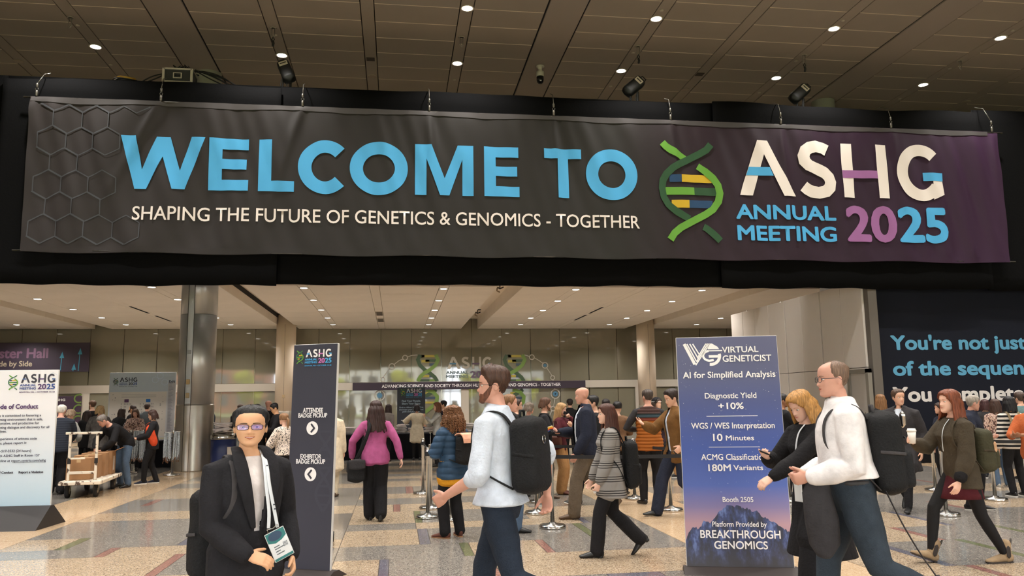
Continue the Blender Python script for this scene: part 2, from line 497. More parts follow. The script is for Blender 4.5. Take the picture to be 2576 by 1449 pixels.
# ------------------------------------------------------------------ high ceiling of the concourse
BX = [-14.6, -5.36, 3.94, 13.17, 22.4]
ceiling = mobj('ceiling', *(lambda g: (g.V, g.F))(Geo().box(FX0, FX1, FY0, 27.5, HIGH_Z+0.06, HIGH_Z+0.3)), plain('ceiling_joint', (40, 36, 32), .8))
tag(ceiling, 'high dark brown panelled ceiling over the concourse with flush beams', kind='structure')
_pan = {}
def cpanel(name, x0, x1, y0, y1, z, m, par, th=0.05):
    key = (name, round(x1-x0, 3), round(y1-y0, 3), m.name)
    if key not in _pan:
        g = Geo().add(*bevbox(0, x1-x0, 0, y1-y0, 0, th, 0.008))
        _pan[key] = mesh_data(name, g.V, g.F, m)
    return link(name, _pan[key], par, (x0, y0, z))
ROWS_HI = [24.0-0.885*k for k in range(41)]
for k in range(len(BX)-1):
    xa, xb = BX[k]+0.47, BX[k+1]-0.47
    strips = [BX[k]+2.32, BX[k]+4.64, BX[k]+6.96]
    edges = [xa]
    for s in strips: edges += [s-0.16, s+0.16]
    edges.append(xb)
    for e in range(0, len(edges), 2):
        for r in range(len(ROWS_HI)-1):
            if ROWS_HI[r] < 9.5 : break
            cpanel('ceiling_panel', edges[e]+.010, edges[e+1]-.010, ROWS_HI[r+1]+.010, ROWS_HI[r]-.010, HIGH_Z, HIGHPANEL, ceiling)
        cpanel('ceiling_panel', edges[e]+.004, edges[e+1]-.004, FY0, 9.6, HIGH_Z, HIGHPANEL, ceiling)
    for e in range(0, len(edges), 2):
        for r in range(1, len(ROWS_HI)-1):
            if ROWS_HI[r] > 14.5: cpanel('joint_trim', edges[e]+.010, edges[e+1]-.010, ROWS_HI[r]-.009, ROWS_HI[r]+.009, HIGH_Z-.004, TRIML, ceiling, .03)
    for s in strips:
        cpanel('ceiling_strip', s-.150, s+.150, FY0, 24.0, HIGH_Z, HIGHPANEL, ceiling)
for b in BX:
    mobj('shadow_gap', *(lambda g: (g.V, g.F))(Geo().box(b-.475, b+.475, FY0, 24.0, HIGH_Z+.02, HIGH_Z+.065)), BLACKGAP, ceiling)
    cpanel('ceiling_beam', b-0.44, b+0.44, FY0, 24.0, HIGH_Z-0.02, HIGHBEAM, ceiling, 0.07)
cpanel('ceiling_panel', FX0, BX[0]-.5, FY0, 24.0, HIGH_Z, HIGHPANEL, ceiling)
cpanel('ceiling_panel', BX[-1]+.5, FX1, FY0, 24.0, HIGH_Z, HIGHPANEL, ceiling)

# ------------------------------------------------------------------ bulkhead behind the drapes, outer walls, glass front behind the photographer
bulk = Geo().box(FX0, FX1, 24.0, 24.3, 8.3, HIGH_Z+.3).box(FX0, FX1, 24.0, 27.2, 6.15, 8.3)
tag(bulk.obj('wall_bulkhead', HIGHPANEL), 'bulkhead over the lower hall hidden behind the black drapes', kind='structure')
lw = Geo().box(FX0-.3, FX0, FY0, FY1, 0, 11.0)
tag(lw.obj('wall_left', WALLP), 'plain pale wall at the far left end of the concourse', kind='structure')
rw = Geo().box(FX1, FX1+.3, FY0, FY1, 0, 11.0)
tag(rw.obj('wall_right', WALLP), 'plain pale wall at the far right end of the concourse', kind='structure')
fr = Geo().box(FX0, FX1, FY0-.3, FY0, 5.6, 11.0).box(FX0, FX1, FY0-.3, FY0, 0, 0.15)
for k in range(33):
    x = FX0+58.0*k/32; fr.box(x-.06, x+.06, FY0-.25, FY0-.02, 0.15, 5.6)
fr.box(FX0, FX1, FY0-.2, FY0-.05, 2.7, 2.85)
tag(fr.obj('wall_front', WALLP), 'glazed street front of the concourse with mullions', kind='structure')

# ------------------------------------------------------------------ lower ceiling of the registration hall
low = mobj('ceiling_low', *(lambda g: (g.V, g.F))(Geo().box(FX0, FX1, 26.9, FY1, LOW_Z+.55, LOW_Z+.75)), LOWSTRIP)
tag(low, 'lower cream ceiling over the registration hall with raised strips', kind='structure')
RS = [(-14.95, -14.15), (-5.78, -5.0), (3.43, 4.30), (12.42, 13.36), (21.6, 22.5)]
LROWS = [26.95+0.0+k*1.98 for k in range(9)]
def lowfield(xa, xb):
    seg = []
    xs = [xa]
    for lx in LO_X + [20.3, 25.0]:
        if xa+.5 < lx < xb-.5: xs += [lx-.17, lx+.17]
    mids = [m for m in (-15.2+2.33, ) if False]
    xs.append(xb)
    for e in range(len(xs)-1):
        wide = xs[e+1]-xs[e] > .5
        if wide:
            mid = None
            if e not in (0, len(xs)-2):
                mid = (xs[e]+xs[e+1])/2
            for r in range(len(LROWS)-1):
                y0, y1 = LROWS[r]+.003, min(LROWS[r+1], 42.76)-.003
                if mid:
                    cpanel('ceiling_panel', xs[e]+.003, mid-.17, y0, y1, LOW_Z, LOWPANEL, low, .6)
                    cpanel('ceiling_panel', mid+.17, xs[e+1]-.003, y0, y1, LOW_Z, LOWPANEL, low, .6)
                else:
                    cpanel('ceiling_panel', xs[e]+.003, xs[e+1]-.003, y0, y1, LOW_Z, LOWPANEL, low, .6)
            if mid: cpanel('ceiling_strip', mid-.158, mid+.158, 26.95, 42.76, LOW_Z+.004, LOWPANEL, low, .6)
        else:
            cpanel('ceiling_strip', xs[e]+.010, xs[e+1]-.010, 26.95, 42.76, LOW_Z+.004, LOWPANEL, low, .6)
edges = [FX0] + [v for r in RS for v in r] + [FX1]
for k in range(0, len(edges), 2): lowfield(edges[k], edges[k+1])
for a, b in RS:   # dark shadow gap along the left lip of each raised strip
    mobj('shadow_gap', *(lambda g: (g.V, g.F))(Geo().box(a-.002, a+.02, 26.9, 42.7, LOW_Z+.36, LOW_Z+.55)), BLACKGAP, low)

# ------------------------------------------------------------------ columns
def column(x, y, r, steel):
    c = empty('column', (x, y, 0)); tag(c, kind='structure')
    if steel:
        c['label'] = 'large brushed steel column with a pale seam strip beside the registration hall'
        Geo().lathe([(r+.015, 0), (r+.015, 0.02), (r+.012, 1.66), (r+.002, 1.70)], seg=48).obj('column_base', STEEL_LO, c, True)
        for z0, z1 in ((1.70, 4.05), (4.06, 5.6)):
            Geo().lathe([(r, z0), (r, z1)], seg=48).obj('column_panel', STEEL, c, True)
        Geo().lathe([(r*.76, 5.6), (r*.76, HIGH_Z)], seg=40).obj('column_neck', plain('column_neck_paint', (176, 176, 170), .4), c, True)
        # pale strip between two seams, facing the concourse and slightly left
        a0, a1 = math.radians(-112), math.radians(-92); V = []; F = []
        for k in range(7):
            a = a0+(a1-a0)*k/6
            for z in (1.72, 5.6): V.append(((r+.006)*math.cos(a), (r+.006)*math.sin(a), z))
        for k in range(6): F.append((2*k, 2*k+2, 2*k+3, 2*k+1))
        mobj('seam_strip', V, F, plain('pale_strip', (176, 178, 178), .35), c)
        for a in (a0, a1):
            Geo().box(-.006, .006, -.004, .004, 0, 5.6).obj('seam', SEAM, c, False, ((r+.013)*math.cos(a), (r+.013)*math.sin(a), 0), (0, 0, a))
        a = math.radians(-103)
        for z, h, m in ((3.05, .10, plain('grey_plate', (140, 140, 138), .4)), (2.28, .13, plain('sand_plate', (178, 150, 104), .6)), (1.93, .13, plain('sand_plate2', (172, 150, 116), .6))):
            Geo().add(*bevbox(-.01, .012, -.05, .05, -h/2, h/2, .006)).obj('wall_plate', m, c, False, ((r+.008)*math.cos(a), (r+.008)*math.sin(a), z), (0, 0, a))
    else:
        c['label'] = 'slim cream painted column with steel base in front of the glass wall'
        Geo().lathe([(r+.01, 0), (r+.01, 1.35), (r, 1.37)], seg=40).obj('column_base', STEEL_LO, c, True)
        Geo().lathe([(r, 1.37), (r, LOW_Z+.5)], seg=40).obj('column_shaft', COLWHITE, c, True)
        Geo().box(-.005, .005, -r-.006, -r+.01, 1.37, LOW_Z).obj('seam', GREYGAP, c)
        Geo().add(*bevbox(-.06, .06, -r-.02, -r+.01, 2.0, 2.14, .006)).obj('wall_plate', plain('sand_plate2', (172, 150, 116), .6), c)
    return c
c1 = column(-5.22, 22.35, 0.46, True); c1['label'] = 'large brushed steel column left of the badge pickup sign'
c2 = column(13.2, 22.5, 0.46, True); c2['label'] = 'steel column mostly hidden behind the right end of the drapes'
c3 = column(-5.36, 40.7, 0.47, False); c3['label'] = 'cream column behind the badge pickup sign'
c4 = column(12.95, 40.7, 0.47, False); c4['label'] = 'cream column behind the man in the brown jacket'

# ------------------------------------------------------------------ glass wall at the back
YB = 42.8
wb = empty('wall_back', (0, YB, 0)); tag(wb, 'dark glass back wall of the registration hall with pale transom', kind='structure')
Geo().box(FX0, FX1, .25, .45, 0, 6.4).obj('backing', plain('dark_room_beyond', (84, 80, 66), .9), wb)
xs0 = P(1035/1.0, 870, YB).x
pw = 1.595
gU = mesh_data('glass_pane', *(lambda g: (g.V, g.F))(Geo().add(*bevbox(.012, pw-.012, 0, .03, 0, 3.35, .004))), GLASSM)
gL = mesh_data('glass_pane', *(lambda g: (g.V, g.F))(Geo().add(*bevbox(.012, pw-.012, 0, .03, 0, 2.33, .004))), GLASSM)
jn = mesh_data('glass_fin', *(lambda g: (g.V, g.F))(Geo().box(-.012, .012, -.02, .06, 0, 3.35)), GLASSJ)
jl = mesh_data('glass_fin', *(lambda g: (g.V, g.F))(Geo().box(-.012, .012, -.02, .06, 0, 2.33)), GLASSJ)
rg = random.Random(3)
for k in range(-15, 13):
    x = xs0+k*pw
    if x < FX0 or x > 24: continue
    t = rg.uniform(-.006, .006); u = rg.uniform(-.004, .004)
    link('glass_pane', gU, wb, (x, 0, 2.76), (u, 0, t))
    link('glass_pane', gL, wb, (x, 0, 0.02), (u, 0, -t))
    link('glass_fin', jn, wb, (x, 0, 2.76)); link('glass_fin', jl, wb, (x, 0, 0.02))
Geo().box(FX0, FX1, -.07, .2, 2.36, 2.75).obj('transom', TRANSOM, wb)
for xa, xb in ((205, 226), (1160, 1179), (1598, 1606)):
    a, b = P(xa, 1000, YB).x, P(xb, 1000, YB).x
    Geo().box(a, b, -.08, .1, 0, 2.36).obj('door_post', TRANSOM, wb)

# ------------------------------------------------------------------ white panelled wall on the right with its steel door
WX = 11.95
wr = empty('wall_side', (WX, 0, 0)); tag(wr, 'white panelled side wall beside the dark graphic wall', kind='structure')
Geo().box(.06, .3, 19.0, 27.3, 0, 4.62).obj('backing', GREYGAP, wr)
def ycut(px): return WX/(P(px, 850, 1.0).x)
cuts = [ycut(px) for px in (1841, 1870, 1900, 1936, 1978, 2018, 2068, 2120, 2175)]
zj = 2.40
for k in range(len(cuts)-1):
    y1, y0 = cuts[k], cuts[k+1]
    gap = .05 if k in (3, 5) else .008
    for z0, z1 in ((0.02, zj-.008), (zj+.008, 4.64)):
        if k >= 6 and z0 < 1: z1 = z1
        Geo().add(*bevbox(0, .06, y0+gap, y1-.008, z0, z1, .006)).obj('wall_panel', WHITEWALL, wr)
dy0, dy1 = 19.02, 20.0
dr = empty('door_1', (WX, 0, 0)); tag(dr, 'grey steel framed door at the end of the white wall', kind='structure')
FR = plain('steel_door_frame', (138, 134, 126), .5, metal=.5)
Geo().box(-.09, .02, dy1-.12, dy1, 0, 2.36).box(-.09, .02, dy0, dy0+.12, 0, 2.36).box(-.09, .02, dy0, dy1, 2.26, 2.36).obj('door_frame', FR, dr)
Geo().add(*bevbox(-.05, .0, dy0+.12, dy1-.12, .01, 2.26, .005)).obj('door_leaf', plain('door_grey', (176, 170, 162), .5), dr)
Geo().tube([(-.10, dy0+.22, .95), (-.10, dy0+.22, 1.25)], .014).obj('door_handle', CHROME, dr, True)

# ------------------------------------------------------------------ dark graphic wall, far right
gw = empty('graphic_wall', (0, 19.6, 0), label='dark navy graphic wall with large blue and white slogan at the right', cat='wall')
Geo().box(12.40, 24.0, 0, .25, 0, 5.9).obj('wall_board', plain('navy_board', (27, 30, 41), .75, spec=.2), gw)
Geo().box(12.30, 12.40, 0, .27, 0, 5.9).obj('board_edge', plain('board_edge', (150, 146, 140), .5), gw)
LBLUE = plain('print_blue', (96, 168, 206), .6)
LWHITE = plain('print_white', (226, 222, 220), .6)
def on_plane(name, v, f, m, parent, y=-.004):
    return mobj(name, [(q[0], y-(q[2]*.0006 if len(q) > 2 else 0), q[1]) for q in v], f, m, parent)
def text_px(name, s, Y, pxl, pxr, base, cap, m, parent, bold=.05, yoff=-.004, spacing=1.0):
    """text placed by its own real extent on the plane at depth Y (left, right, baseline and cap line of the lettering)"""
    a = P(pxl, base, Y); b = P(pxr, base, Y); c = P(pxl, cap, Y)
    v, f = text_fit(s, a.x, b.x, a.z, c.z, bold, spacing)
    return on_plane(name, v, f, m, parent, yoff)
def slogan(s, upto, pxl, pxr, base, cap, m):
    va, _ = text2d(upto); vb, fb = text2d(s)
    va, vb = va/CAPH, vb/CAPH; vb, fb = bold2d(vb, fb, .05)
    a, c = P(pxl, base, 19.6), P(pxl, cap, 19.6); b = P(pxr, base, 19.6)
    k = (b.x-a.x)/(va[:, 0].max()-va[:, 0].min()); sz = (c.z-a.z)/1.1
    out = np.column_stack(((vb[:, 0]-va[:, 0].min())*k+a.x, vb[:, 1]*sz+a.z, vb[:, 2]))
    keep = [q for q in fb if max(out[i, 0] for i in q) < 23.8]
    on_plane('lettering', out, keep, m, gw)
slogan("You're not just a part", "You're not jus", 2243, 2560, 879, 842, LBLUE)
slogan("of the sequence...", "of the sequen", 2249, 2575, 944, 907, LBLUE)
slogan("You complete the story", "You complete", 2249, 2576, 1010, 972, LWHITE)

# ------------------------------------------------------------------ the street outside, behind the photographer: only its reflection is seen in the glass
lawn = Geo().box(-60, 70, -60, FY0-3.0, -.3, -.02).obj('exterior_lawn', plain('lawn_green', (126, 130, 80), .9, var=.3, vscale=.6)); tag(lawn, kind='structure')
pav = Geo().box(-60, 70, FY0-3.0, FY0-.3, -.3, -.02).obj('exterior_pavement', plain('pavement', (170, 166, 158), .9)); tag(pav, kind='structure')
def ext_building(x, y, w, d, h, rgb):
    b = Geo().box(x-w/2, x+w/2, y-d, y, 0, h).obj('exterior_building', plain('facade_%d' % int(x), rgb, .8)); tag(b, kind='structure')
    win = plain('facade_window', (52, 60, 72), .2)
    g = Geo()
    for i in range(int(w/3)):
        for j in range(int(h/3.4)):
            xx = x-w/2+1.0+i*3; g.box(xx, xx+1.7, y-.02, y+.05, 1.2+j*3.4, 3.2+j*3.4)
    g.obj('facade_windows', win, b)
ext_building(-34, -58, 24, 12, 22, (150, 96, 78)); ext_building(-4, -62, 26, 12, 14, (196, 190, 180))
ext_building(24, -60, 22, 12, 26, (160, 158, 156)); ext_building(50, -58, 24, 12, 16, (146, 92, 76))
rt = random.Random(5)
for k in range(9):
    x = -40+k*10+rt.uniform(-2, 2); y = -30+rt.uniform(-6, 6)
    g = Geo().cyl((x, y, 0), (x, y, 3), .16, .1, 8)
    for q in range(14):
        a = rt.uniform(0, 2*PI); rr = rt.uniform(.2, 1.4)
        g.add(*sphere((x+rr*math.cos(a), y+rr*math.sin(a), 3+rt.uniform(-.5, 2.2)), rt.uniform(.5, .95), 8, 6), 1)
    tag(g.obj('exterior_tree', [plain('bark', (88, 72, 58), .9), plain('autumn_leaves', (150, 152, 52), .9, var=.3, vscale=3)], smooth=True), kind='structure')
# ------------------------------------------------------------------ black drapes over the bulkhead
DRAPE = plain('black_drape', (15, 15, 16), .95, spec=.08, bump=.2, bscale=20)
def wavy_sheet(name, x0, x1, z0, z1, Y, amp, m, label, th=.05, sag=.05, step=.12, nz=14, topwave=.03):
    n = int((x1-x0)/step); V = []; F = []
    for j in range(nz+1):
        for i in range(n+1):
            x = x0+(x1-x0)*i/n; t = j/nz
            zb = z0+sag*math.sin(x*1.3)*.25+.01*math.sin(x*5); zt = z1+topwave*(math.sin(x*.9)+.5*math.sin(x*2.3))
            z = zb+(zt-zb)*t
            y = Y+amp*(math.sin(x*2.1+.6*math.sin(x*.7))+.5*math.sin(x*5.3+1.2*t))*(1.1-.8*t)
            V.append((x, y, z))
    k = len(V)
    V += [(a, b+th, c) for a, b, c in V]
    for j in range(nz):
        for i in range(n):
            a = j*(n+1)+i; F.append((a, a+1, a+n+2, a+n+1)); F.append((k+a+n+1, k+a+n+2, k+a+1, k+a))
    for i in range(n):
        F.append((i+1, i, k+i, k+i+1)); a = nz*(n+1)+i; F.append((a, a+1, k+a+1, k+a))
    for j in range(nz):
        a = j*(n+1); F.append((a, a+n+1, k+a+n+1, k+a)); a += n; F.append((a+n+1, a, k+a, k+a+n+1))
    return tag(mobj(name, V, F, m, smooth=True), label, 'curtain')
wavy_sheet('black_drape', -26, -8.87, 4.36, 9.28, 19.05, .03, DRAPE, 'black drape at the far left end, standing a little above the next drape')
wavy_sheet('black_drape', -8.9, -2.75, 4.38, 9.17, 18.93, .03, DRAPE, 'long black drape behind the left part of the welcome banner')
wavy_sheet('black_drape', -2.78, 8.1, 4.44, 9.24, 19.06, .03, DRAPE, 'black drape behind the middle of the welcome banner')
wavy_sheet('black_drape', 8.05, 15.6, 4.40, 9.24, 18.93, .03, DRAPE, 'black drape behind the society logo end of the welcome banner')
wavy_sheet('black_drape', 15.55, 32, 4.38, 9.36, 19.06, .03, DRAPE, 'black drape at the far right end past the welcome banner')
trus = Geo().box(FX0, FX1, 19.15, 21.2, 9.18, 9.28)
tag(trus.obj('wall_ledge', DRAPE), 'ledge behind the black drapes that carries the lamps', kind='structure')

# ------------------------------------------------------------------ the welcome banner
YBAN = 18.75
WIRES = [-8.10, -5.42, -2.23, 0.76, 3.83, 6.84, 9.80, 12.89, 15.82]
BX0, BX1, BZ0, BZ1 = -8.22, 15.98, 5.07, 8.655
def fold(x, z):
    d = BZ1-z
    y = .011*math.sin(5.1*x+1.7*z+1.3*math.sin(.9*x)) + .006*math.sin(13*x+4.5*z+2*math.sin(1.7*x)) 
    for k, w in enumerate(WIRES):
        s = (.42, .48, .30, -.06, -.03, -.10, -.04, -.08, .0)[k]
        u = x-w+s*d
        y += -.045*math.exp(-(u/.10)**2)*math.exp(-d/1.9)*(1 if d > .05 else d/.05) + .03*math.exp(-((x-w-.25*d)/.16)**2)*math.exp(-d/1.1)
    if x < -2: y += .022*math.sin(3.4*(x+.42*d)*1.0)*min(1, (-2-x)/2)
    if x > 12.9: y += .02*math.sin(9*(x-.12*d))*min(1, (x-12.9))*min(1, d/1.5+.3)
    edge = min(1, d/.25)*min(1, (z-BZ0)/.25)
    return YBAN + 1.5*y*(.25+.75*edge)
m, nt, b = _base('banner_print')
geo = nt.nodes.new('ShaderNodeNewGeometry'); sp = nt.nodes.new('ShaderNodeSeparateXYZ')
nt.links.new(geo.outputs['Position'], sp.inputs['Vector'])
mr = nt.nodes.new('ShaderNodeMapRange'); mr.inputs['From Min'].default_value = BX0; mr.inputs['From Max'].default_value = BX1
nt.links.new(sp.outputs['X'], mr.inputs['Value'])
cr = nt.nodes.new('ShaderNodeValToRGB'); e = cr.color_ramp.elements
e[0].position = 0; e[0].color = lin((50, 45, 45)); e[1].position = 1; e[1].color = lin((58, 36, 60))
for p_, c_ in ((.3, (43, 40, 39)), (.56, (43, 41, 39)), (.66, (45, 33, 41)), (.85, (48, 31, 48))):
    q = e.new(p_); q.color = lin(c_)
nt.links.new(mr.outputs['Result'], cr.inputs['Fac']); nt.links.new(cr.outputs['Color'], b.inputs['Base Color'])
b.inputs['Roughness'].default_value = .55; b.inputs['Specular IOR Level'].default_value = .25
BANM = m
banner = empty('welcome_banner', (0, 0, 0), label='huge dark welcome banner hung across the black drapes', cat='banner')
def banner_sheet(x0, x1, z0, z1, dx, nz, m, name, off=0.0):
    n = int((x1-x0)/dx); V = []; F = []
    for j in range(nz+1):
        for i in range(n+1):
            x = x0+(x1-x0)*i/n; z = z0+(z1-z0)*j/nz
            zz = z + (.02*math.sin(x*2.05+.4) if j == 0 else 0)
            V.append((x, fold(x, z)+off, zz))
    for j in range(nz):
        for i in range(n):
            a = j*(n+1)+i; F.append((a, a+1, a+n+2, a+n+1))
    return mobj(name, V, F, m, banner, smooth=True)
banner_sheet(BX0, BX1, BZ0, BZ1, .06, 36, BANM, 'banner_cloth')
HEM = plain('banner_hem', (64, 60, 60), .6)
banner_sheet(BX0+.02, BX1-.3, BZ1-.13, BZ1-.01, .12, 3, HEM, 'top_hem', -.012)
banner_sheet(BX0+.02, BX1-.02, BZ0+.01, BZ0+.14, .12, 3, BANM, 'bottom_hem', -.012)
ALU = plain('aluminium_tube', (170, 166, 158), .3, metal=1.0)
Geo().cyl((BX0-.16, YBAN+.02, BZ1-.02), (BX1+.16, YBAN+.02, BZ1-.02), .022, seg=10).obj('top_pole', ALU, banner, True)
Geo().cyl((BX0-.16, YBAN+.02, BZ0+.04), (BX1+.16, YBAN+.02, BZ0+.04), .022, seg=10).obj('bottom_pole', ALU, banner, True)
WIRE = plain('steel_wire', (120, 116, 108), .4, metal=.8)
for w in WIRES:
    hx = (.10 if w < -8 else (-.12 if w > 15.5 else 0))
    zt_ = 9.22 if -8.9 < w < 15.5 else 9.33
    g = Geo().cyl((w+hx, 18.84, zt_), (w, YBAN, 8.95), .009, seg=6).cyl((w+hx, 18.84, zt_), (w+hx, 19.14, zt_+.15), .009, seg=6)
    g.lathe([(.012, 0), (.028, .02), (.028, .09), (.012, .11)], (w, YBAN, 8.86), 8)
    g.tube([(w-.02, YBAN, 8.80), (w-.035, YBAN, 8.83), (w, YBAN, 8.87), (w+.035, YBAN, 8.83), (w+.02, YBAN, 8.80)], .008, 6)
    g.lathe([(.02, 0), (.03, .015), (.03, .12), (.018, .14)], (w, YBAN, 8.655), 8)
    g.obj('hanging_wire', WIRE, banner, True)

def sliced(v, f, dx=.09, dz=.16):
    bm = bmesh.new(); vs = [bm.verts.new((q[0], q[2] if len(q) > 2 else 0, q[1])) for q in v]
    for q in f:
        try: bm.faces.new([vs[i] for i in q])
        except ValueError: pass
    bm.normal_update()
    bmesh.ops.triangulate(bm, faces=bm.faces[:])
    xs = [q[0] for q in v]; zs = [q[1] for q in v]
    x = min(xs)+dx
    while x < max(xs):
        bmesh.ops.bisect_plane(bm, geom=bm.verts[:]+bm.edges[:]+bm.faces[:], plane_co=(x, 0, 0), plane_no=(1, 0, 0)); x += dx
    z = min(zs)+dz
    while z < max(zs):
        bmesh.ops.bisect_plane(bm, geom=bm.verts[:]+bm.edges[:]+bm.faces[:], plane_co=(0, 0, z), plane_no=(0, 0, 1)); z += dz
    bm.verts.index_update()
    V = [(q.co.x, q.co.z, q.co.y) for q in bm.verts]; F = [tuple(k.index for k in q.verts) for q in bm.faces]
    bm.free(); return V, F
def on_banner(name, v, f, m, layer=1, slc=True):
    if slc: v, f = sliced(v, f)
    return mobj(name, [(q[0], fold(q[0], q[1])-.013-.004*layer-(q[2]*.0006 if len(q) > 2 else 0), q[1]) for q in v], f, m, banner, smooth=True)

# --- lettering drawn with strokes
def glyph(ch, x0, x1, z0, z1, t=.235):
    w, h = x1-x0, z1-z0
    def S(pts): return poly2d([(x0+w*a, z0+h*b_) for a, b_ in pts])
    def B(a0, a1, b0, b1): return S([(a0, b0), (a1, b0), (a1, b1), (a0, b1)])
    if ch == 'W': return S([(0, 1), (.176, 1), (.255, .37), (.416, 1), (.577, 1), (.712, .35), (.837, 1), (1, 1), (.775, 0), (.626, 0), (.497, .62), (.317, 0), (.18, 0)])
    if ch == 'M': return S([(0, 1), (.28, 1), (.505, .34), (.73, 1), (1, 1), (1, 0), (.81, 0), (.81, .72), (.585, 0), (.425, 0), (.195, .72), (.195, 0), (0, 0)])
    if ch == 'E': return S([(0, 0), (1, 0), (1, .205), (.33, .205), (.33, .41), (.94, .41), (.94, .605), (.33, .605), (.33, .79), (.98, .79), (.98, 1), (0, 1)])
    if ch == 'L': return S([(0, 0), (1, 0), (1, .205), (.36, .205), (.36, 1), (0, 1)])
    if ch == 'T': return S([(.36, 0), (.65, 0), (.65, .8), (1, .8), (1, 1), (0, 1), (0, .8), (.36, .8)])
    if ch in 'OC':
        tt = t*h; rx, rz = (w-tt)/2, (h-tt)/2; cx, cz = (x0+x1)/2, (z0+z1)/2
        if ch == 'O': return ribbon2d(arc(cx, cz, rx, rz, 0, 364, 57), tt)
        cx += .07*w; rx *= 1.12
        return ribbon2d(arc(cx, cz, rx, rz, 44, 316, 44), tt)
    if ch == 'A': return join2d(S([(0, 0), (.233, 0), (.46, .745), (.782, 0), (1, 0), (.54, 1), (.35, 1)]))
    if ch == 'H': return join2d(B(0, .235, 0, 1), B(.765, 1, 0, 1))
    if ch == 'S':
        pts = [(1085, 165), (1030, 138), (950, 122), (880, 134), (825, 172), (802, 232), (812, 292), (858, 340), (950, 382), (1040, 424), (1088, 472), (1106, 530), (1094, 590), (1046, 636), (960, 655), (880, 642), (825, 614), (785, 580)]
        return ribbon2d([(x0+w*(a-730)/445, z0+h*(1-(b_-57)/665)) for a, b_ in pts], .2*h)
    if ch == 'G':
        tt = .2*h; cx, cz = x0+w*.5, z0+h*.5
        return join2d(ribbon2d(arc(cx+.02*w, cz, (w-tt)/2, (h-tt)/2, 44, 322, 44), tt), S([(.755, .03), (1.0, .125), (.97, .37), (.76, .37)]))
BLU = plain('banner_blue', (84, 172, 226), .6, spec=.2); WHT = plain('banner_white', (236, 226, 220), .6, spec=.2)
PUR = plain('banner_purple', (156, 104, 156), .6, spec=.2)
LG = plain('helix_light_green', (104, 160, 66), .6, spec=.2); DG = plain('helix_dark_green', (52, 84, 58), .6, spec=.2)
YEL = plain('helix_yellow', (204, 170, 52), .6, spec=.2); NAV = plain('helix_navy', (46, 74, 106), .6, spec=.2)
ZB, ZC, OV = 6.56, 7.80, .03
for ch, a, b_ in (('W', -6.24, -4.39), ('E', -4.30, -3.41), ('L', -3.19, -2.38), ('C', -2.33, -1.19), ('O', -1.11, .25), ('M', .42, 1.82), ('E', 2.08, 2.94), ('T', 3.56, 4.49), ('O', 4.60, 5.91)):
    o = OV if ch in 'CO' else 0
    v, f = glyph(ch, a, b_, ZB-o, ZC+o)
    on_banner('lettering', v, f, BLU)
v, f = text_fit('SHAPING THE FUTURE OF GENETICS & GENOMICS - TOGETHER', -5.92, 5.93, 5.835, 6.15, .012)
on_banner('lettering', v, f, WHT)

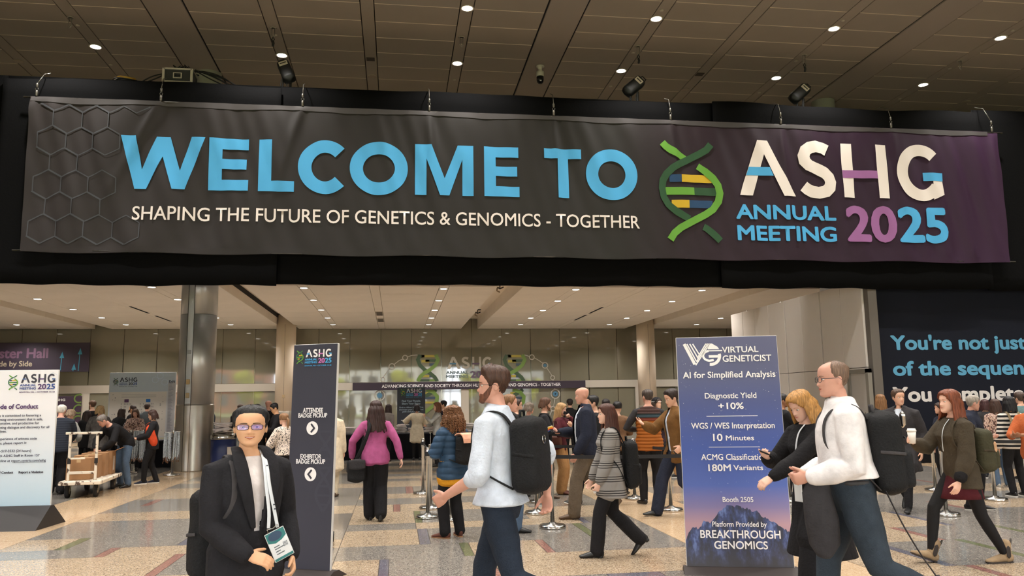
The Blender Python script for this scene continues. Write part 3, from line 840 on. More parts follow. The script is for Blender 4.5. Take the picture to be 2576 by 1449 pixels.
def logo(ox, oz, s, put, pal, date=False, annual=True, colors=True):
    """the society's logo: helix, initials, ANNUAL MEETING and the year; coordinates as on the banner (x 6.45..14.29, z 5.54..8.2), scaled by s and moved to ox, oz"""
    def X(v): return [(ox+(q[0]-6.45)*s, oz+(q[1]-5.54)*s) + tuple(q[2:]) for q in v]
    hx0, hz1, kx, kz = 6.45-62*.001885, 8.05+98*.001938, .001885, .001938
    def HP(pts): return [(hx0+a*kx, hz1-b_*kz) for a, b_ in pts]
    dark1 = HP([(808, 108), (740, 185), (640, 240), (500, 310), (380, 370), (270, 430), (180, 510), (125, 600), (108, 710), (125, 820), (185, 920), (290, 1005), (390, 1068), (465, 1108)])
    dark2 = HP([(652, 1208), (700, 1232), (765, 1280), (830, 1335), (880, 1388)])
    light1 = HP([(136, 96), (180, 145), (240, 190), (330, 245), (436, 312)])
    light2 = HP([(610, 404), (715, 470), (815, 560), (880, 655), (902, 760), (878, 870), (800, 975), (690, 1045), (500, 1140), (345, 1220), (250, 1295), (188, 1382)])
    w = .178*s
    def rect(a0, a1, b0, b1): return poly2d(HP([(a0, b1), (a1, b1), (a1, b0), (a0, b0)]))
    for a0, a1, b0, b1, c in ((215, 376, 520, 622, 'nav'), (378, 800, 520, 622, 'yel'), (140, 551, 688, 790, 'lg'), (551, 880, 690, 792, 'dg'), (235, 472, 857, 960, 'yel'), (472, 800, 860, 962, 'nav')):
        v, f = rect(a0, a1, b0, b1); put('helix_rung', X(v), f, pal[c], 1)
    for pts, c, ly in ((light1, 'lg', 2), (dark1, 'dg', 3), (light2, 'lg', 4), (dark2, 'dg', 3)):
        v, f = ribbon2d(X(pts), w); put('helix_strand', v, f, pal[c], ly)
    for ch, a, b_, z0, z1 in (('A', 8.57, 10.08, 6.74, 8.19), ('S', 10.19, 11.2, 6.69, 8.22), ('H', 11.40, 12.67, 6.74, 8.18), ('G', 12.90, 14.26, 6.69, 8.22)):
        v, f = glyph(ch, a, b_, z0, z1); put('lettering', X(v), f, pal['ashg'], 2)
    for q, c in (([(8.765, 7.26), (9.49, 7.26), (9.40, 7.48), (8.845, 7.48)], 'b1'), ([(11.40, 7.26), (12.37, 7.26), (12.37, 7.47), (11.40, 7.47)], 'b2'), ([(13.68, 7.24), (14.23, 7.24), (14.23, 7.46), (13.68, 7.46)], 'b1')):
        v, f = poly2d(q); put('letter_bar', X(v), f, pal[c], 3)
    if annual:
        for t_, x0, x1, z0, z1, c, bo in (('ANNUAL', 8.43, 11.13, 6.12, 6.50, 'am', .045), ('MEETING', 8.44, 11.12, 5.57, 5.96, 'am', .045), ('20', 11.39, 12.80, 5.58, 6.52, 'y1', .05), ('25', 12.84, 14.26, 5.58, 6.52, 'y2', .05)):
            v, f = text_fit(t_, x0, x1, z0, z1, bo); put('lettering', X(v), f, pal[c], 2)
    if date:
        v, f = text_fit('BOSTON, MA \u2022 OCTOBER 14-18', 8.44, 14.26, 5.02, 5.24, .04, 1.05); put('lettering', X(v), f, pal['date'], 2)
PAL_BAN = dict(nav=NAV, yel=YEL, lg=LG, dg=DG, ashg=WHT, b1=BLU, b2=PUR, am=BLU, y1=PUR, y2=BLU, date=BLU)
logo(6.45, 5.54, 1.0, lambda n, v, f, m, ly: on_banner(n, v, f, m, ly), PAL_BAN)
# faint hexagon print at the left end
HEXM = plain('hexagon_print', (64, 66, 71), .6)
R3 = math.sqrt(3); hr = .34
seen = set()
def hexagon(cx, cz, ra):
    g = []
    for k in range(6):
        a, b_ = math.radians(30+60*k), math.radians(90+60*k)
        p, q = (cx+ra*math.cos(a), cz+ra*math.sin(a)), (cx+ra*math.cos(b_), cz+ra*math.sin(b_))
        key = tuple(sorted((tuple(np.round(p, 2)), tuple(np.round(q, 2)))))
        if key in seen: continue
        seen.add(key)
        if all(BX0+.03 < u[0] < -3.5 and BZ0+.16 < u[1] < BZ1-.14 for u in (p, q)): g.append(ribbon2d([p, q], .022))
    return g
items = []
hexset = [(-7.74, 8.28, 6), (-7.15, 8.28, 1), (-8.03, 7.79, 2)]
for j in range(-1, 7):
    for i in range(7):
        cx = -7.99+.585*i-.055*j*0+(.2925 if j % 2 else 0)-.02*j; cz = 8.15-.51*j
        if i <= (3, 2, 2, 1, 2, 2, 3, 3)[j+1]: items += hexagon(cx, cz, .337)
v, f = join2d(*items)
on_banner('hexagon_print', v, f, HEXM, 1)

# ------------------------------------------------------------------ free-standing signs
def sign_frame(name, p_left, p_right, height, th, m_face, label, m_edge, base=None, lean=0.0):
    """a flat board standing between two floor points; returns the Empty (x along the board, -y towards the viewer)"""
    a, b_ = Vector((p_left[0], p_left[1], 0)), Vector((p_right[0], p_right[1], 0))
    rz = math.atan2(b_.y-a.y, b_.x-a.x); w = (b_-a).length
    e = empty(name, a, rz, label, 'sign')
    tilt = math.atan2(lean, height); e.rotation_euler = (-tilt, 0, rz)
    z0 = base['z'] if base else 0
    Geo().add(*bevbox(0, w, 0, th, z0, height, .004)).obj('board', m_edge, e)
    mobj('print', [(.004, -.002, z0+.004), (w-.004, -.002, z0+.004), (w-.004, -.002, height-.004), (.004, -.002, height-.004)], [(0, 1, 2, 3)], m_face, e)
    if base:
        d = base['d']; V = []
        x0, x1 = -base.get('ov', .02), w+base.get('ov', .02); h_ = z0+.02
        V = [(x0, -d, 0), (x1, -d, 0), (x1, d+th, 0), (x0, d+th, 0), (x0, -.03, h_), (x1, -.03, h_), (x1, th+.03, h_), (x0, th+.03, h_)]
        F = [(0, 3, 2, 1), (4, 5, 6, 7), (0, 1, 5, 4), (1, 2, 6, 5), (2, 3, 7, 6), (3, 0, 4, 7)]
        mobj('base', V, F, base['m'], e).rotation_euler = (tilt, 0, 0)
    return e, w
def putter(e, step=.0012):
    return lambda n, v, f, m, ly=2: mobj(n, [(q[0], -.003-step*ly-(q[2]*.0003 if len(q) > 2 else 0), q[1]) for q in v], f, m, e)
def tx(put, s, xc, z, h, m, bold=.03, width=None, sp=1.0, align='c', ly=2):
    v, f = text_fit(s, 0, width, z, z+h, bold, sp); w = v[:, 0].max()-v[:, 0].min()
    v = v.copy(); v[:, 0] += (xc-w/2 if align == 'c' else (xc if align == 'l' else xc-w)) - v[:, 0].min()
    put('lettering', v, f, m, ly)
DKBASE = plain('sign_base_dark', (52, 44, 42), .6)
WEDGE = plain('board_white_edge', (206, 204, 200), .6)
PW = plain('print_plain_white', (238, 236, 236), .6, spec=.2)

# badge pickup sign, centre
NAVY = plain('sign_navy', (52, 52, 64), .65, var=.03, vscale=2)
e, w = sign_frame('badge_pickup_sign', (-1.075, 8.42), (-.615, 8.18), 2.262, .035, NAVY, 'tall dark navy badge pickup sign with two white arrow discs', WEDGE, dict(z=.05, d=.18, m=DKBASE, ov=.06), .08)
put = putter(e)
sc = .455/9.35
PAL_S = dict(nav=NAV, yel=YEL, lg=LG, dg=plain('helix_mid_green', (70, 120, 70), .6), ashg=PW, b1=BLU, b2=plain('print_pink', (206, 120, 190), .6), am=BLU, y1=plain('print_pink', (206, 120, 190), .6), y2=BLU, date=BLU)
logo(.035, 2.262-.055-2.66*.0535, .0535, put, PAL_S, True)
ATI = e.matrix_basis.inverted()
def zsign(py, px=785):
    o = ATI @ Vector((0, 0, CAMH)); q = ATI @ (Vector((0, 0, CAMH))+ray(px, py)); t = -o.y/(q.y-o.y)
    return o.z+(q.z-o.z)*t
for t_, py, h in (('ATTENDEE', 1033, .047), ('BADGE PICKUP', 1045.5, .045), ('EXHIBITOR', 1149, .047), ('BADGE PICKUP', 1161.5, .045)):
    tx(put, t_, w*.5-(.0 if py < 1100 else .004), zsign(py)-.02, h, PW, .045, .335 if 'PICK' in t_ else (.232 if t_[0] == 'A' else .24))
for py, sgn in ((1077, 1), (1193, -1)):
    z = zsign(py); xc = w*.5
    v = [(xc+.067*math.cos(2*PI*k/40), z+.067*math.sin(2*PI*k/40)) for k in range(40)]
    put('arrow_disc', *poly2d(v), PW, 2)
    put('arrow', *ribbon2d([(xc-.014*sgn, z+.042), (xc+.024*sgn, z), (xc-.014*sgn, z-.042)], .019), NAVY, 4)
ghost = plain('sign_navy_relief', (56, 56, 68), .65)
gz0, gz1, gx = .62, 1.42, w*.80
for ph, ly in ((0, 1), (PI, 2)):
    put('ghost_helix', *ribbon2d([(gx+.085*math.sin(ph+2*PI*1.25*q/40), gz0+(gz1-gz0)*q/40) for q in range(41)], .030), ghost, ly*.5)
for q in range(9):
    z = gz0+.05+q*.088; hw_ = abs(.085*math.sin(2*PI*1.25*(z-gz0)/(gz1-gz0)))
    if hw_ > .03: put('ghost_rung', *poly2d([(gx-hw_, z), (gx+hw_, z), (gx+hw_, z+.022), (gx-hw_, z+.022)]), ghost, .2)

# code of conduct sign, left edge
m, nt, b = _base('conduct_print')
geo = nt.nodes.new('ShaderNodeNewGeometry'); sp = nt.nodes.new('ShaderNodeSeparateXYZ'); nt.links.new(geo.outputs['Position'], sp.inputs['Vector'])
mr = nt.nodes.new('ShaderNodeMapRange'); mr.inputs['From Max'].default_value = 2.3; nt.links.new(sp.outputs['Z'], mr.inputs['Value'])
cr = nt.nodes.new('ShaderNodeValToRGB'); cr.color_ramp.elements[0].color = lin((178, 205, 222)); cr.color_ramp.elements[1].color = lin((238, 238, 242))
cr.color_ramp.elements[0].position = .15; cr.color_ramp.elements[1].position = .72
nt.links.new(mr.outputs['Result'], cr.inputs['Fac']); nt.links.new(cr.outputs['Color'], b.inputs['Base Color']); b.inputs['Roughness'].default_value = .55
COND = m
YC = 12.55
pR = P(152, 930, YC); xr = P(124, 1306, YC).x; xr = (xr+pR.x)/2
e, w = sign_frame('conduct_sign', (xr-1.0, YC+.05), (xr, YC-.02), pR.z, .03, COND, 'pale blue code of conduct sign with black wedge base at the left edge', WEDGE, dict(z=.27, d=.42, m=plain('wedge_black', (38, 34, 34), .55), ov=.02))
put = putter(e)
def cz(py, px=80): return P(px, py, YC).z
DK = plain('print_dark', (58, 58, 70), .6); DBL = plain('print_indigo', (62, 84, 150), .6); DPU = plain('print_plum', (88, 62, 108), .6)
PAL_C = dict(nav=NAV, yel=plain('pale_gold', (214, 178, 90), .6), lg=LG, dg=plain('helix_teal', (70, 112, 92), .6), ashg=DK, b1=plain('print_slate_blue', (86, 110, 160), .6), b2=DPU, am=DBL, y1=DPU, y2=DBL, date=DPU)
def cx_(px): return (P(px, 1100, YC).x - (xr-1.0))
ls = (P(130, 950, YC).x-P(38, 950, YC).x)/(14.29-8.43)
logo(cx_(129)-(14.29-6.45)*ls+.02, cz(990)+.055*1-.0, ls, put, PAL_C, True)
tx(put, 'Code of Conduct', cx_(92), cz(1028), .066, DPU, .05, align='r')
INK = plain('print_ink', (66, 70, 92), .6)
lines = [(1047.5, 'The Society is committed to fostering a', 101), (1057.5, 'welcoming environment that is safe,', 106), (1067, 'collaborative, and productive for', 97), (1077.5, 'promoting dialogue and discovery for all', 124), (1087, 'attendees.', 14),
         (1106, 'If you experience of witness code', 94), (1116.5, 'violations, please report it:', 68), (1136.5, '206-517-3532 (24 hours)', 81), (1148.5, 'Or meet with ASHG Staff in Room 157', 104), (1161, 'Or online at report.syntrio.com/ashg', 121)]
for py, t_, pxr in lines:
    tx(put, t_, cx_(pxr), cz(py), .034, INK, .02, align='r', sp=1.02)
put('underline', *poly2d([(cx_(34), cz(1163.5)), (cx_(121), cz(1163.5)), (cx_(121), cz(1162.7)), (cx_(34), cz(1162.7))]), INK, 2)
tx(put, 'Code of Conduct', cx_(39), cz(1190.5), .034, DK, .05, align='r'); tx(put, 'Report a Violation', cx_(84.5), cz(1190.5), .034, DK, .05)
HXP = plain('hexagon_pale', (198, 212, 228), .6)
def hexes(put, cs, r, m, wd=.004, ly=1):
    its = []
    for cx, cz0 in cs:
        its.append(ribbon2d([(cx+r*math.cos(math.radians(30+60*k)), cz0+r*math.sin(math.radians(30+60*k))) for k in range(7)], wd))
    put('hexagon_print', *join2d(*its), m, ly)
hexes(put, [(w-.08, cz(950)), (w-.10, cz(1280)), (w-.3, cz(1293)), (w-.5, cz(1296)), (w-.42, cz(1296))], .07, HXP)

# the large blue advertising sign at the right of the queue
m, nt, b = _base('night_sky_print')
tc = nt.nodes.new('ShaderNodeTexCoord'); sp = nt.nodes.new('ShaderNodeSeparateXYZ'); nt.links.new(tc.outputs['Object'], sp.inputs['Vector'])
mr = nt.nodes.new('ShaderNodeMapRange'); mr.inputs['From Max'].default_value = 2.25; nt.links.new(sp.outputs['Z'], mr.inputs['Value'])
cr = nt.nodes.new('ShaderNodeValToRGB'); e_ = cr.color_ramp.elements
e_[0].position = 0; e_[0].color = lin((190, 150, 150)); e_[1].position = 1; e_[1].color = lin((92, 94, 124))
for p_, c_ in ((.2, (176, 140, 150)), (.27, (126, 116, 158)), (.36, (76, 98, 170)), (.52, (58, 82, 156)), (.72, (70, 80, 130)), (.86, (86, 90, 122))):
    q = e_.new(p_); q.color = lin(c_)
nt.links.new(mr.outputs['Result'], cr.inputs['Fac']); nt.links.new(cr.outputs['Color'], b.inputs['Base Color']); b.inputs['Roughness'].default_value = .5
YV = 7.6
pTL, pTR = P(1697, 847, 7.73), P(1957, 847, 7.46)
e, w = sign_frame('advertising_sign', (2.79, 7.74), (3.755, 7.46), 2.29, .03, m, 'tall blue night sky advertising sign for gene analysis software', WEDGE, dict(z=.035, d=.16, m=DKBASE, ov=.03), .22)
put = putter(e)
bpy.context.view_layer.update()
VGI = e.matrix_basis.inverted()
def vxz(px, py):
    o = VGI @ Vector((0, 0, CAMH)); q = VGI @ (Vector((0, 0, CAMH))+ray(px, py)); t = -o.y/(q.y-o.y)
    return o.x+(q.x-o.x)*t, o.z+(q.z-o.z)*t
def vx(px, py): return vxz(px, py)[0]
def vz(py): return vxz(1845, py)[1]
PWS = plain('print_sign_white', (240, 238, 236), .6, spec=.2)
# stars
its = []
for k in range(150):
    x, z = random.uniform(.02, w-.02), random.uniform(.75, 2.22); r = random.choice([.0012, .0016, .002, .003])
    its.append(poly2d([(x-r, z), (x, z-r), (x+r, z), (x, z+r)]))
put('star_print', *join2d(*its), PWS, 1)
# mountain
mts = [(0, .30), (.03, .36), (.08, .42), (.13, .40), (.18, .47), (.24, .46), (.29, .50), (.33, .56), (.37, .60), (.42, .625), (.47, .615), (.52, .622), (.56, .60), (.6, .60), (.64, .565), (.69, .57), (.74, .52), (.79, .50), (.84, .47), (.9, .43), (.95, .40), (1, .35)]
jag = []
for k in range(len(mts)-1):
    (a, za), (c, zc) = mts[k], mts[k+1]
    for q in range(4):
        t = q/4; jag.append((a+(c-a)*t, za+(zc-za)*t+random.uniform(-.012, .012)))
jag.append(mts[-1])
m2, nt2, b2 = _base('mountain_print')
tc = nt2.nodes.new('ShaderNodeTexCoord'); mp = nt2.nodes.new('ShaderNodeMapping'); mp.inputs['Scale'].default_value = (9, 9, 4); mp.inputs['Rotation'].default_value = (0, .7, 0)
n1 = nt2.nodes.new('ShaderNodeTexNoise'); n1.inputs['Scale'].default_value = 1.3; n1.inputs['Detail'].default_value = 7; n1.inputs['Roughness'].default_value = .65
nt2.links.new(tc.outputs['Object'], mp.inputs['Vector']); nt2.links.new(mp.outputs['Vector'], n1.inputs['Vector'])
cr2 = nt2.nodes.new('ShaderNodeValToRGB'); e2 = cr2.color_ramp.elements; e2[0].position = .44; e2[0].color = lin((44, 48, 66)); e2[1].position = .66; e2[1].color = lin((104, 124, 178))
q = e2.new(.54); q.color = lin((58, 70, 112))
sp2 = nt2.nodes.new('ShaderNodeSeparateXYZ'); nt2.links.new(tc.outputs['Object'], sp2.inputs['Vector'])
mr2 = nt2.nodes.new('ShaderNodeMapRange'); mr2.inputs['From Min'].default_value = .05; mr2.inputs['From Max'].default_value = .3; nt2.links.new(sp2.outputs['Z'], mr2.inputs['Value'])
mx2 = nt2.nodes.new('ShaderNodeMix'); mx2.data_type = 'RGBA'; mx2.inputs['A'].default_value = lin((62, 60, 64))
nt2.links.new(mr2.outputs['Result'], mx2.inputs['Factor']); nt2.links.new(n1.outputs['Fac'], cr2.inputs['Fac']); nt2.links.new(cr2.outputs['Color'], mx2.inputs['B'])
nt2.links.new(mx2.outputs['Result'], b2.inputs['Base Color']); b2.inputs['Roughness'].default_value = .5
V = []; F = []
for k, (a, z) in enumerate(jag): V += [(.004+a*(w-.008), .04), (.004+a*(w-.008), z)]
for k in range(len(jag)-1): F.append((2*k, 2*k+2, 2*k+3, 2*k+1))
put('mountain_print', V, F, m2, 1)
LOGOW = PWS
def zz(py): return vz(py)
# emblem: striped V and an open G
zb, zt = zz(920), zz(863)
vx0, vxm, vx1 = vx(1718, 870), vx(1748, 918), vx(1783, 870)
for k in range(4):
    o = k*.0285
    put('emblem', *ribbon2d([(vx0+.012+o, zt), (vxm+o*.55, zb+.02+(0 if k == 0 else .035*k))], .031 if k == 0 else .013), PWS, 2)
for k in range(3):
    o = k*.020
    put('emblem', *ribbon2d([(vx1+.012-o, zt), (vxm+.008-o*.15+k*.012, zb+.012+.035*k)], .012), PWS, 2)
gc = (vx(1787, 892), zz(892)); rx, rz = .105, .098
put('emblem', *ribbon2d(arc(gc[0], gc[1]-.008, rx*.86, rz*.9, 262, 372, 22)[:], .03), PWS, 2)
put('emblem', *ribbon2d(arc(gc[0]-.004, gc[1]-.008, rx*.66, rz*.52, 100, 262, 20)+[(gc[0]+.03, gc[1]-.052)], .022), PWS, 2)
put('emblem', *poly2d([(gc[0]-.018, gc[1]-.028), (gc[0]+.075, gc[1]-.028), (gc[0]+.075, gc[1]-.002), (gc[0]-.018, gc[1]-.002)]), PWS, 3)
put('emblem', *ribbon2d([(gc[0]-.02, gc[1]+.043), (gc[0]+.12, gc[1]+.043)], .012), PWS, 2)
put('emblem', *poly2d([(gc[0]-.045, zt), (gc[0]+.02, zt), (gc[0]+.075, zt-.035), (gc[0]+.09, zt-.06), (gc[0]-.02, zt-.06)]), PWS, 2)
def vt(s, pl, pr, base, cap, bold=.05, m=PWS):
    bold *= .55
    a, c = vx(pl, base), vx(pr, base); z0, z1 = zz(base), zz(cap)
    v, f = text_fit(s, a, c, z0, z1, bold); put('lettering', v, f, m, 3)
vt('VIRTUAL', 1816, 1908, 887, 872, .05); vt('GENETICIST', 1818, 1941, 910, 894, .05)
vt('AI for Simplified Analysis', 1718, 1951, 950, 934, .05)
vt('Diagnostic Yield', 1773, 1903, 1002, 988, .04); vt('+10%', 1807, 1871, 1029, 1013, .05)
vt('WGS / WES Interpretation', 1739, 1949, 1078, 1063, .04); vt('10', 1794, 1818, 1109, 1091, .05); vt('Minutes', 1826, 1897, 1108, 1095, .04)
vt('ACMG Classifications', 1764, 1936, 1157, 1142, .04); vt('180M', 1782, 1839, 1185, 1168, .05); vt('Variants', 1845, 1920, 1183, 1170, .04)
vt('Booth 2505', 1818, 1895, 1263, 1250, .03)
vt('Platform Provided by', 1792, 1929, 1325, 1312, .03); vt('BREAKTHROUGH', 1762, 1964, 1354, 1334, .04); vt('GENOMICS', 1797, 1932, 1381, 1361, .04)
for pl, pr, py in ((1777, 1906, 1046.5), (1783, 1912, 1124.5)):
    put('rule_line', *ribbon2d([(vx(pl, py), zz(py)), (vx(pr, py), zz(py))], .005), PWS, 2)

# ------------------------------------------------------------------ prints on the glass wall
def flat_at(Y, th, pxl, pxr, pyt, pyb, name, m, label, cat, mid=None):
    mx = (pxl+pxr)/2
    x0, x1 = P(pxl, (pyt+pyb)/2, Y).x, P(pxr, (pyt+pyb)/2, Y).x; z1, z0 = P(mx, pyt, Y).z, P(mx, pyb, Y).z
    e = empty(name, (x0, Y, z0), 0, label, cat)
    Geo().add(*bevbox(0, x1-x0, 0, th, 0, z1-z0, .006)).obj('board', m, e)
    return e, x1-x0, z1-z0
DPURP = plain('sign_dark_purple', (50, 40, 54), .6)
e, w, h = flat_at(42.66, .03, 887, 1473, 960, 979, 'slogan_banner', DPURP, 'long dark purple slogan banner along the glass wall transom', 'banner')
put = putter(e, .004)
tx(put, 'ADVANCING SCIENCE AND SOCIETY THROUGH HUMAN GENETICS AND GENOMICS - TOGETHER', w*.505, h*.30, h*.42, PW, .02, w*.768)
e, w, h = flat_at(41.9, .08, -60, 224, 862, 936, 'hall_sign', DPURP, 'dark purple hall sign with blue arrows hung high at the left', 'sign')
put = putter(e, .004)
hx = lambda px: P(px, 900, 41.9).x-P(-60, 899, 41.9).x
hz = lambda py, px=82: P(px, py, 41.9).z-P(82, 936, 41.9).z
MAU = plain('print_mauve', (104, 76, 97), .6); TAN_ = plain('print_tan', (164, 150, 130), .6); TEA = plain('print_teal', (62, 136, 164), .6)
tx(put, 'Poster Hall', hx(121), hz(901), .48, MAU, .045, align='r')
tx(put, 'Science Side by Side', hx(82), hz(921.5), .26, TAN_, .03, align='r')
for px, yt, yb in ((154, 885, 932), (199, 876, 934), (185.5, 915, 934)):
    put('arrow_print', *ribbon2d([(hx(px), hz(yb)), (hx(px)+.03, hz(yt+12))], .035), TEA, 2)
    put('arrow_print', *poly2d([(hx(px)-.07, hz(yt+16)), (hx(px)+.14, hz(yt+16)), (hx(px)+.045, hz(yt))]), TEA, 3)
# big society graphic on the panes, with its helixes and the node line
gg = empty('window_graphic', (0, YB-.035, 0), label='large society logo with two helixes and node lines printed on the glass wall', cat='print')
GW = plain('glass_print_white', (178, 172, 160), .5); GN = plain('glass_print_navy', (52, 66, 84), .5); GB = plain('glass_print_blue', (74, 118, 146), .5)
GBF = plain('glass_print_faint_blue', (92, 108, 112), .5)
GLG = plain('glass_print_green', (98, 124, 58), .5); GDG = plain('glass_print_dark_green', (52, 72, 48), .5); GYE = plain('glass_print_yellow', (150, 136, 52), .5); GPU = plain('glass_print_purple', (96, 78, 100), .5)
def gput(n, v, f, m, ly=2): return mobj(n, [(q[0], -.004*ly-(q[2]*.001 if len(q) > 2 else 0), q[1]) for q in v], f, m, gg)
GP = lambda px, py: (P(px, py, YB-.035).x, P(px, py, YB-.035).z)
for ch, a, b_ in (('A', 1125, 1165), ('S', 1167, 1192), ('H', 1197, 1226), ('G', 1211, 1240)):
    pass
def g_glyph(ch, pl, pr):
    (x0, z0), (x1, z1) = GP(pl, 928), GP(pr, 897.5)
    v, f = glyph(ch, x0, x1, z0, z1); gput('lettering', v, f, GW)
g_glyph('A', 1125, 1159); g_glyph('S', 1161, 1182); g_glyph('H', 1188, 1210); g_glyph('G', 1213, 1239)
for pl, pr, m in ((1131, 1147, GB), (1188, 1206, GPU), (1228, 1238, GB)):
    (x0, z0), (x1, z1) = GP(pl, 917), GP(pr, 913); gput('letter_bar', *poly2d([(x0, z0), (x1, z0), (x1, z1), (x0, z1)]), m, 3)
(x0, z0), (x1, z1) = GP(1183, 951), GP(1240, 933)
v, f = text_fit('2025', x0, x1, z0, z1, .05); gput('lettering', v, f, GPU)
(x0, z0), (x1, z1) = GP(1122, 951), GP(1178, 943); v, f = text_fit('MEETING', x0, x1, z0, z1, .04); gput('lettering', v, f, GBF)
(x0, z0), (x1, z1) = GP(1122, 941), GP(1178, 933); v, f = text_fit('ANNUAL', x0, x1, z0, z1, .04); gput('lettering', v, f, GBF)
def g_helix(cx):
    c = lambda pts: [GP(cx+a, b_) for a, b_ in pts]
    wd = .19
    for a0, a1, y0, y1, m in ((-20, 20, 893, 899, GYE), (-20, -8, 893, 899, GN), (-6, 22, 904, 910, GDG), (-16, 4, 905, 912, GYE), (4, 20, 914, 920, GN), (-16, 4, 943, 949, GYE), (4, 18, 943, 949, GN), (-22, 4, 954, 959, GDG), (4, 22, 954, 959, GLG),
                              (-10, 14, 986, 992, GYE), (-6, 20, 998, 1004, GN), (-10, 18, 1010, 1015, GYE)):
        v, f = poly2d(c([(a0, y1), (a1, y1), (a1, y0), (a0, y0)])); gput('helix_rung', v, f, m, 1)
    D = c([(-19, 893), (-25, 905), (-20, 918), (-8, 930), (6, 939), (18, 949), (24, 959)]); L = c([(20, 892), (26, 905), (20, 918), (6, 930), (-8, 938), (-19, 948), (-25, 959)])
    gput('helix_strand', *ribbon2d(D, wd), GDG, 2); gput('helix_strand', *ribbon2d(L, wd), GLG, 3)
    D = c([(22, 980), (10, 988), (-6, 997)]); L = c([(-4, 980), (14, 986), (24, 998), (22, 1012), (10, 1024), (-6, 1036), (-16, 1044)])
    gput('helix_strand', *ribbon2d(D, wd), GDG, 2); gput('helix_strand', *ribbon2d(L, wd), GLG, 3)
g_helix(1076); g_helix(1294)
def ring(px, py, r, w=.05, fill=None):
    c = GP(px, py); s = r*.0213
    gput('node_ring', *ribbon2d(arc(c[0], c[1], s, s, 0, 360, 28), w), GW, 2)
    if fill: gput('node_dot', *poly2d(arc(c[0], c[1], s*fill[0], s*fill[0], 0, 345, 23)), fill[1], 2)
for px, py, r, fl_ in ((986, 922, 7, None), (1019, 900, 6, None), (963, 955, 5, None), (955, 995, 12, (.55, GB)), (1338, 898.5, 6, None), (1371, 919, 7, (.6, GB)), (1390, 950, 5, None), (1397, 991, 11, (.6, GB)), (1391, 1028, 5.5, None), (1375, 1060, 5, None), (1397, 991, 0.5, None)):
    ring(px, py, r, fill=fl_)
for pts in ([(963, 950), (980, 928)], [(991, 917), (1004, 907), (1014, 903)], [(1025, 898), (1036, 894), (1050, 893)], [(1314, 892), (1324, 894), (1332, 897)], [(1344, 900), (1356, 907), (1366, 914)], [(1375, 925), (1384, 938), (1389, 946)], [(1391, 955), (1396, 980)], [(1396, 1002), (1392, 1023)], [(1388, 1033), (1378, 1056)]):
    gput('node_line', *ribbon2d([GP(*q) for q in pts], .04), GW, 2)
# poster on the glass doors behind the desk
e, w, h = flat_at(27.2, .04, 999, 1070, 974, 1085, 'ribbon_poster', plain('poster_slate', (56, 60, 70), .6), 'dark slate poster about ribbons standing behind the white stacks on the skirted table', 'poster')
put = putter(e, .003)
PGR = plain('print_pale_blue', (168, 190, 206), .6); PWG = plain('print_soft_white', (214, 212, 208), .6)
logo(w*.12, h*.80, w*.76/7.84, put, dict(PAL_S, ashg=PWG), True)
for t_, py, bo in (('Find Your People.', 1011, .06), ('Share Your Story.', 1017.5, .06), ('Grab a ribbon (or two!) to', 1026.5, .05), ('showcase your professional', 1032, .05), ('path and passions.', 1037, .05)):
    zt = P(1035, py, 27.2).z-P(1034, 1085, 27.2).z
    tx(put, t_, w*.5, zt, .062 if py < 1020 else .05, PGR, bo, w*(.67 if py < 1020 else (.86 if py < 1035 else .62)))
for qx in (.14, .32):
    for qy in (.24, .14): put('ribbon_print', *poly2d([(w*qx, h*qy), (w*(qx+.11), h*qy), (w*(qx+.11), h*(qy+.02)), (w*qx, h*(qy+.02))]), PWG, 2)
g = Geo().box(.05, .09, .04, .08, -P(1034, 1085, 27.2).z, .2).box(w-.09, w-.05, .04, .08, -P(1034, 1085, 27.2).z, .2); g.box(.0, w, -.1, .3, -P(1034, 1085, 27.2).z, -P(1034, 1085, 27.2).z+.03); g.obj('stand', plain('black_metal', (26, 26, 28), .5), e)
# purple poster at the left, by the white door post
e, w, h = flat_at(42.66, .05, 118, 203, 997, 1083, 'purple_poster', plain('poster_purple', (58, 40, 58), .6), 'dark purple society poster on the glass left of the white door post', 'poster')
put = putter(e, .004)
v, f = text_fit('ASHG', w*.18, w*.52, h*.86, h*.93, .06); put('lettering', v, f, PWG)
for k, (a, b_) in enumerate(((.12, .45), (.12, .38), (.3, .55), (.2, .66), (.15, .75))):
    zt = h*(.72-.09*k); put('text_line', *ribbon2d([(w*a, zt), (w*b_, zt)], .03), MAU, 2)
for zc in (.93, .62, .3):
    put('helix_strand', *ribbon2d(arc(w*.93, h*zc, w*.14, h*.12, 60, 300, 20), .07), GLG, 2)
# floor plan board at the left
e, w, h = flat_at(27.0, .05, 272, 440, 937, 1101, 'floor_plan_board', plain('board_pale', (206, 206, 206), .6), 'large white exhibition floor plan board left of the steel column', 'sign')
put = putter(e, .003); zf = P(356, 1101, 27.0).z
bx = lambda px: P(px, 1020, 27.0).x-P(272, 1019, 27.0).x
bz = lambda py, px=356: P(px, py, 27.0).z-zf
put('header_print', *poly2d([(.005, bz(985)), (w-.005, bz(985)), (w-.005, h-.005), (.005, h-.005)]), plain('header_pale_blue', (186, 196, 204), .6), 1)
put('map_print', *poly2d([(bx(276), bz(1098)), (bx(418), bz(1098)), (bx(418), bz(986)), (bx(276), bz(986))]), plain('map_cream', (216, 208, 198), .6), 1)
put('list_print', *poly2d([(bx(421), bz(1098)), (w-.01, bz(1098)), (w-.01, bz(962)), (bx(421), bz(962))]), plain('list_grey', (186, 184, 186), .6), 2)
ls = (bx(343)-bx(282))/(14.29-6.45)
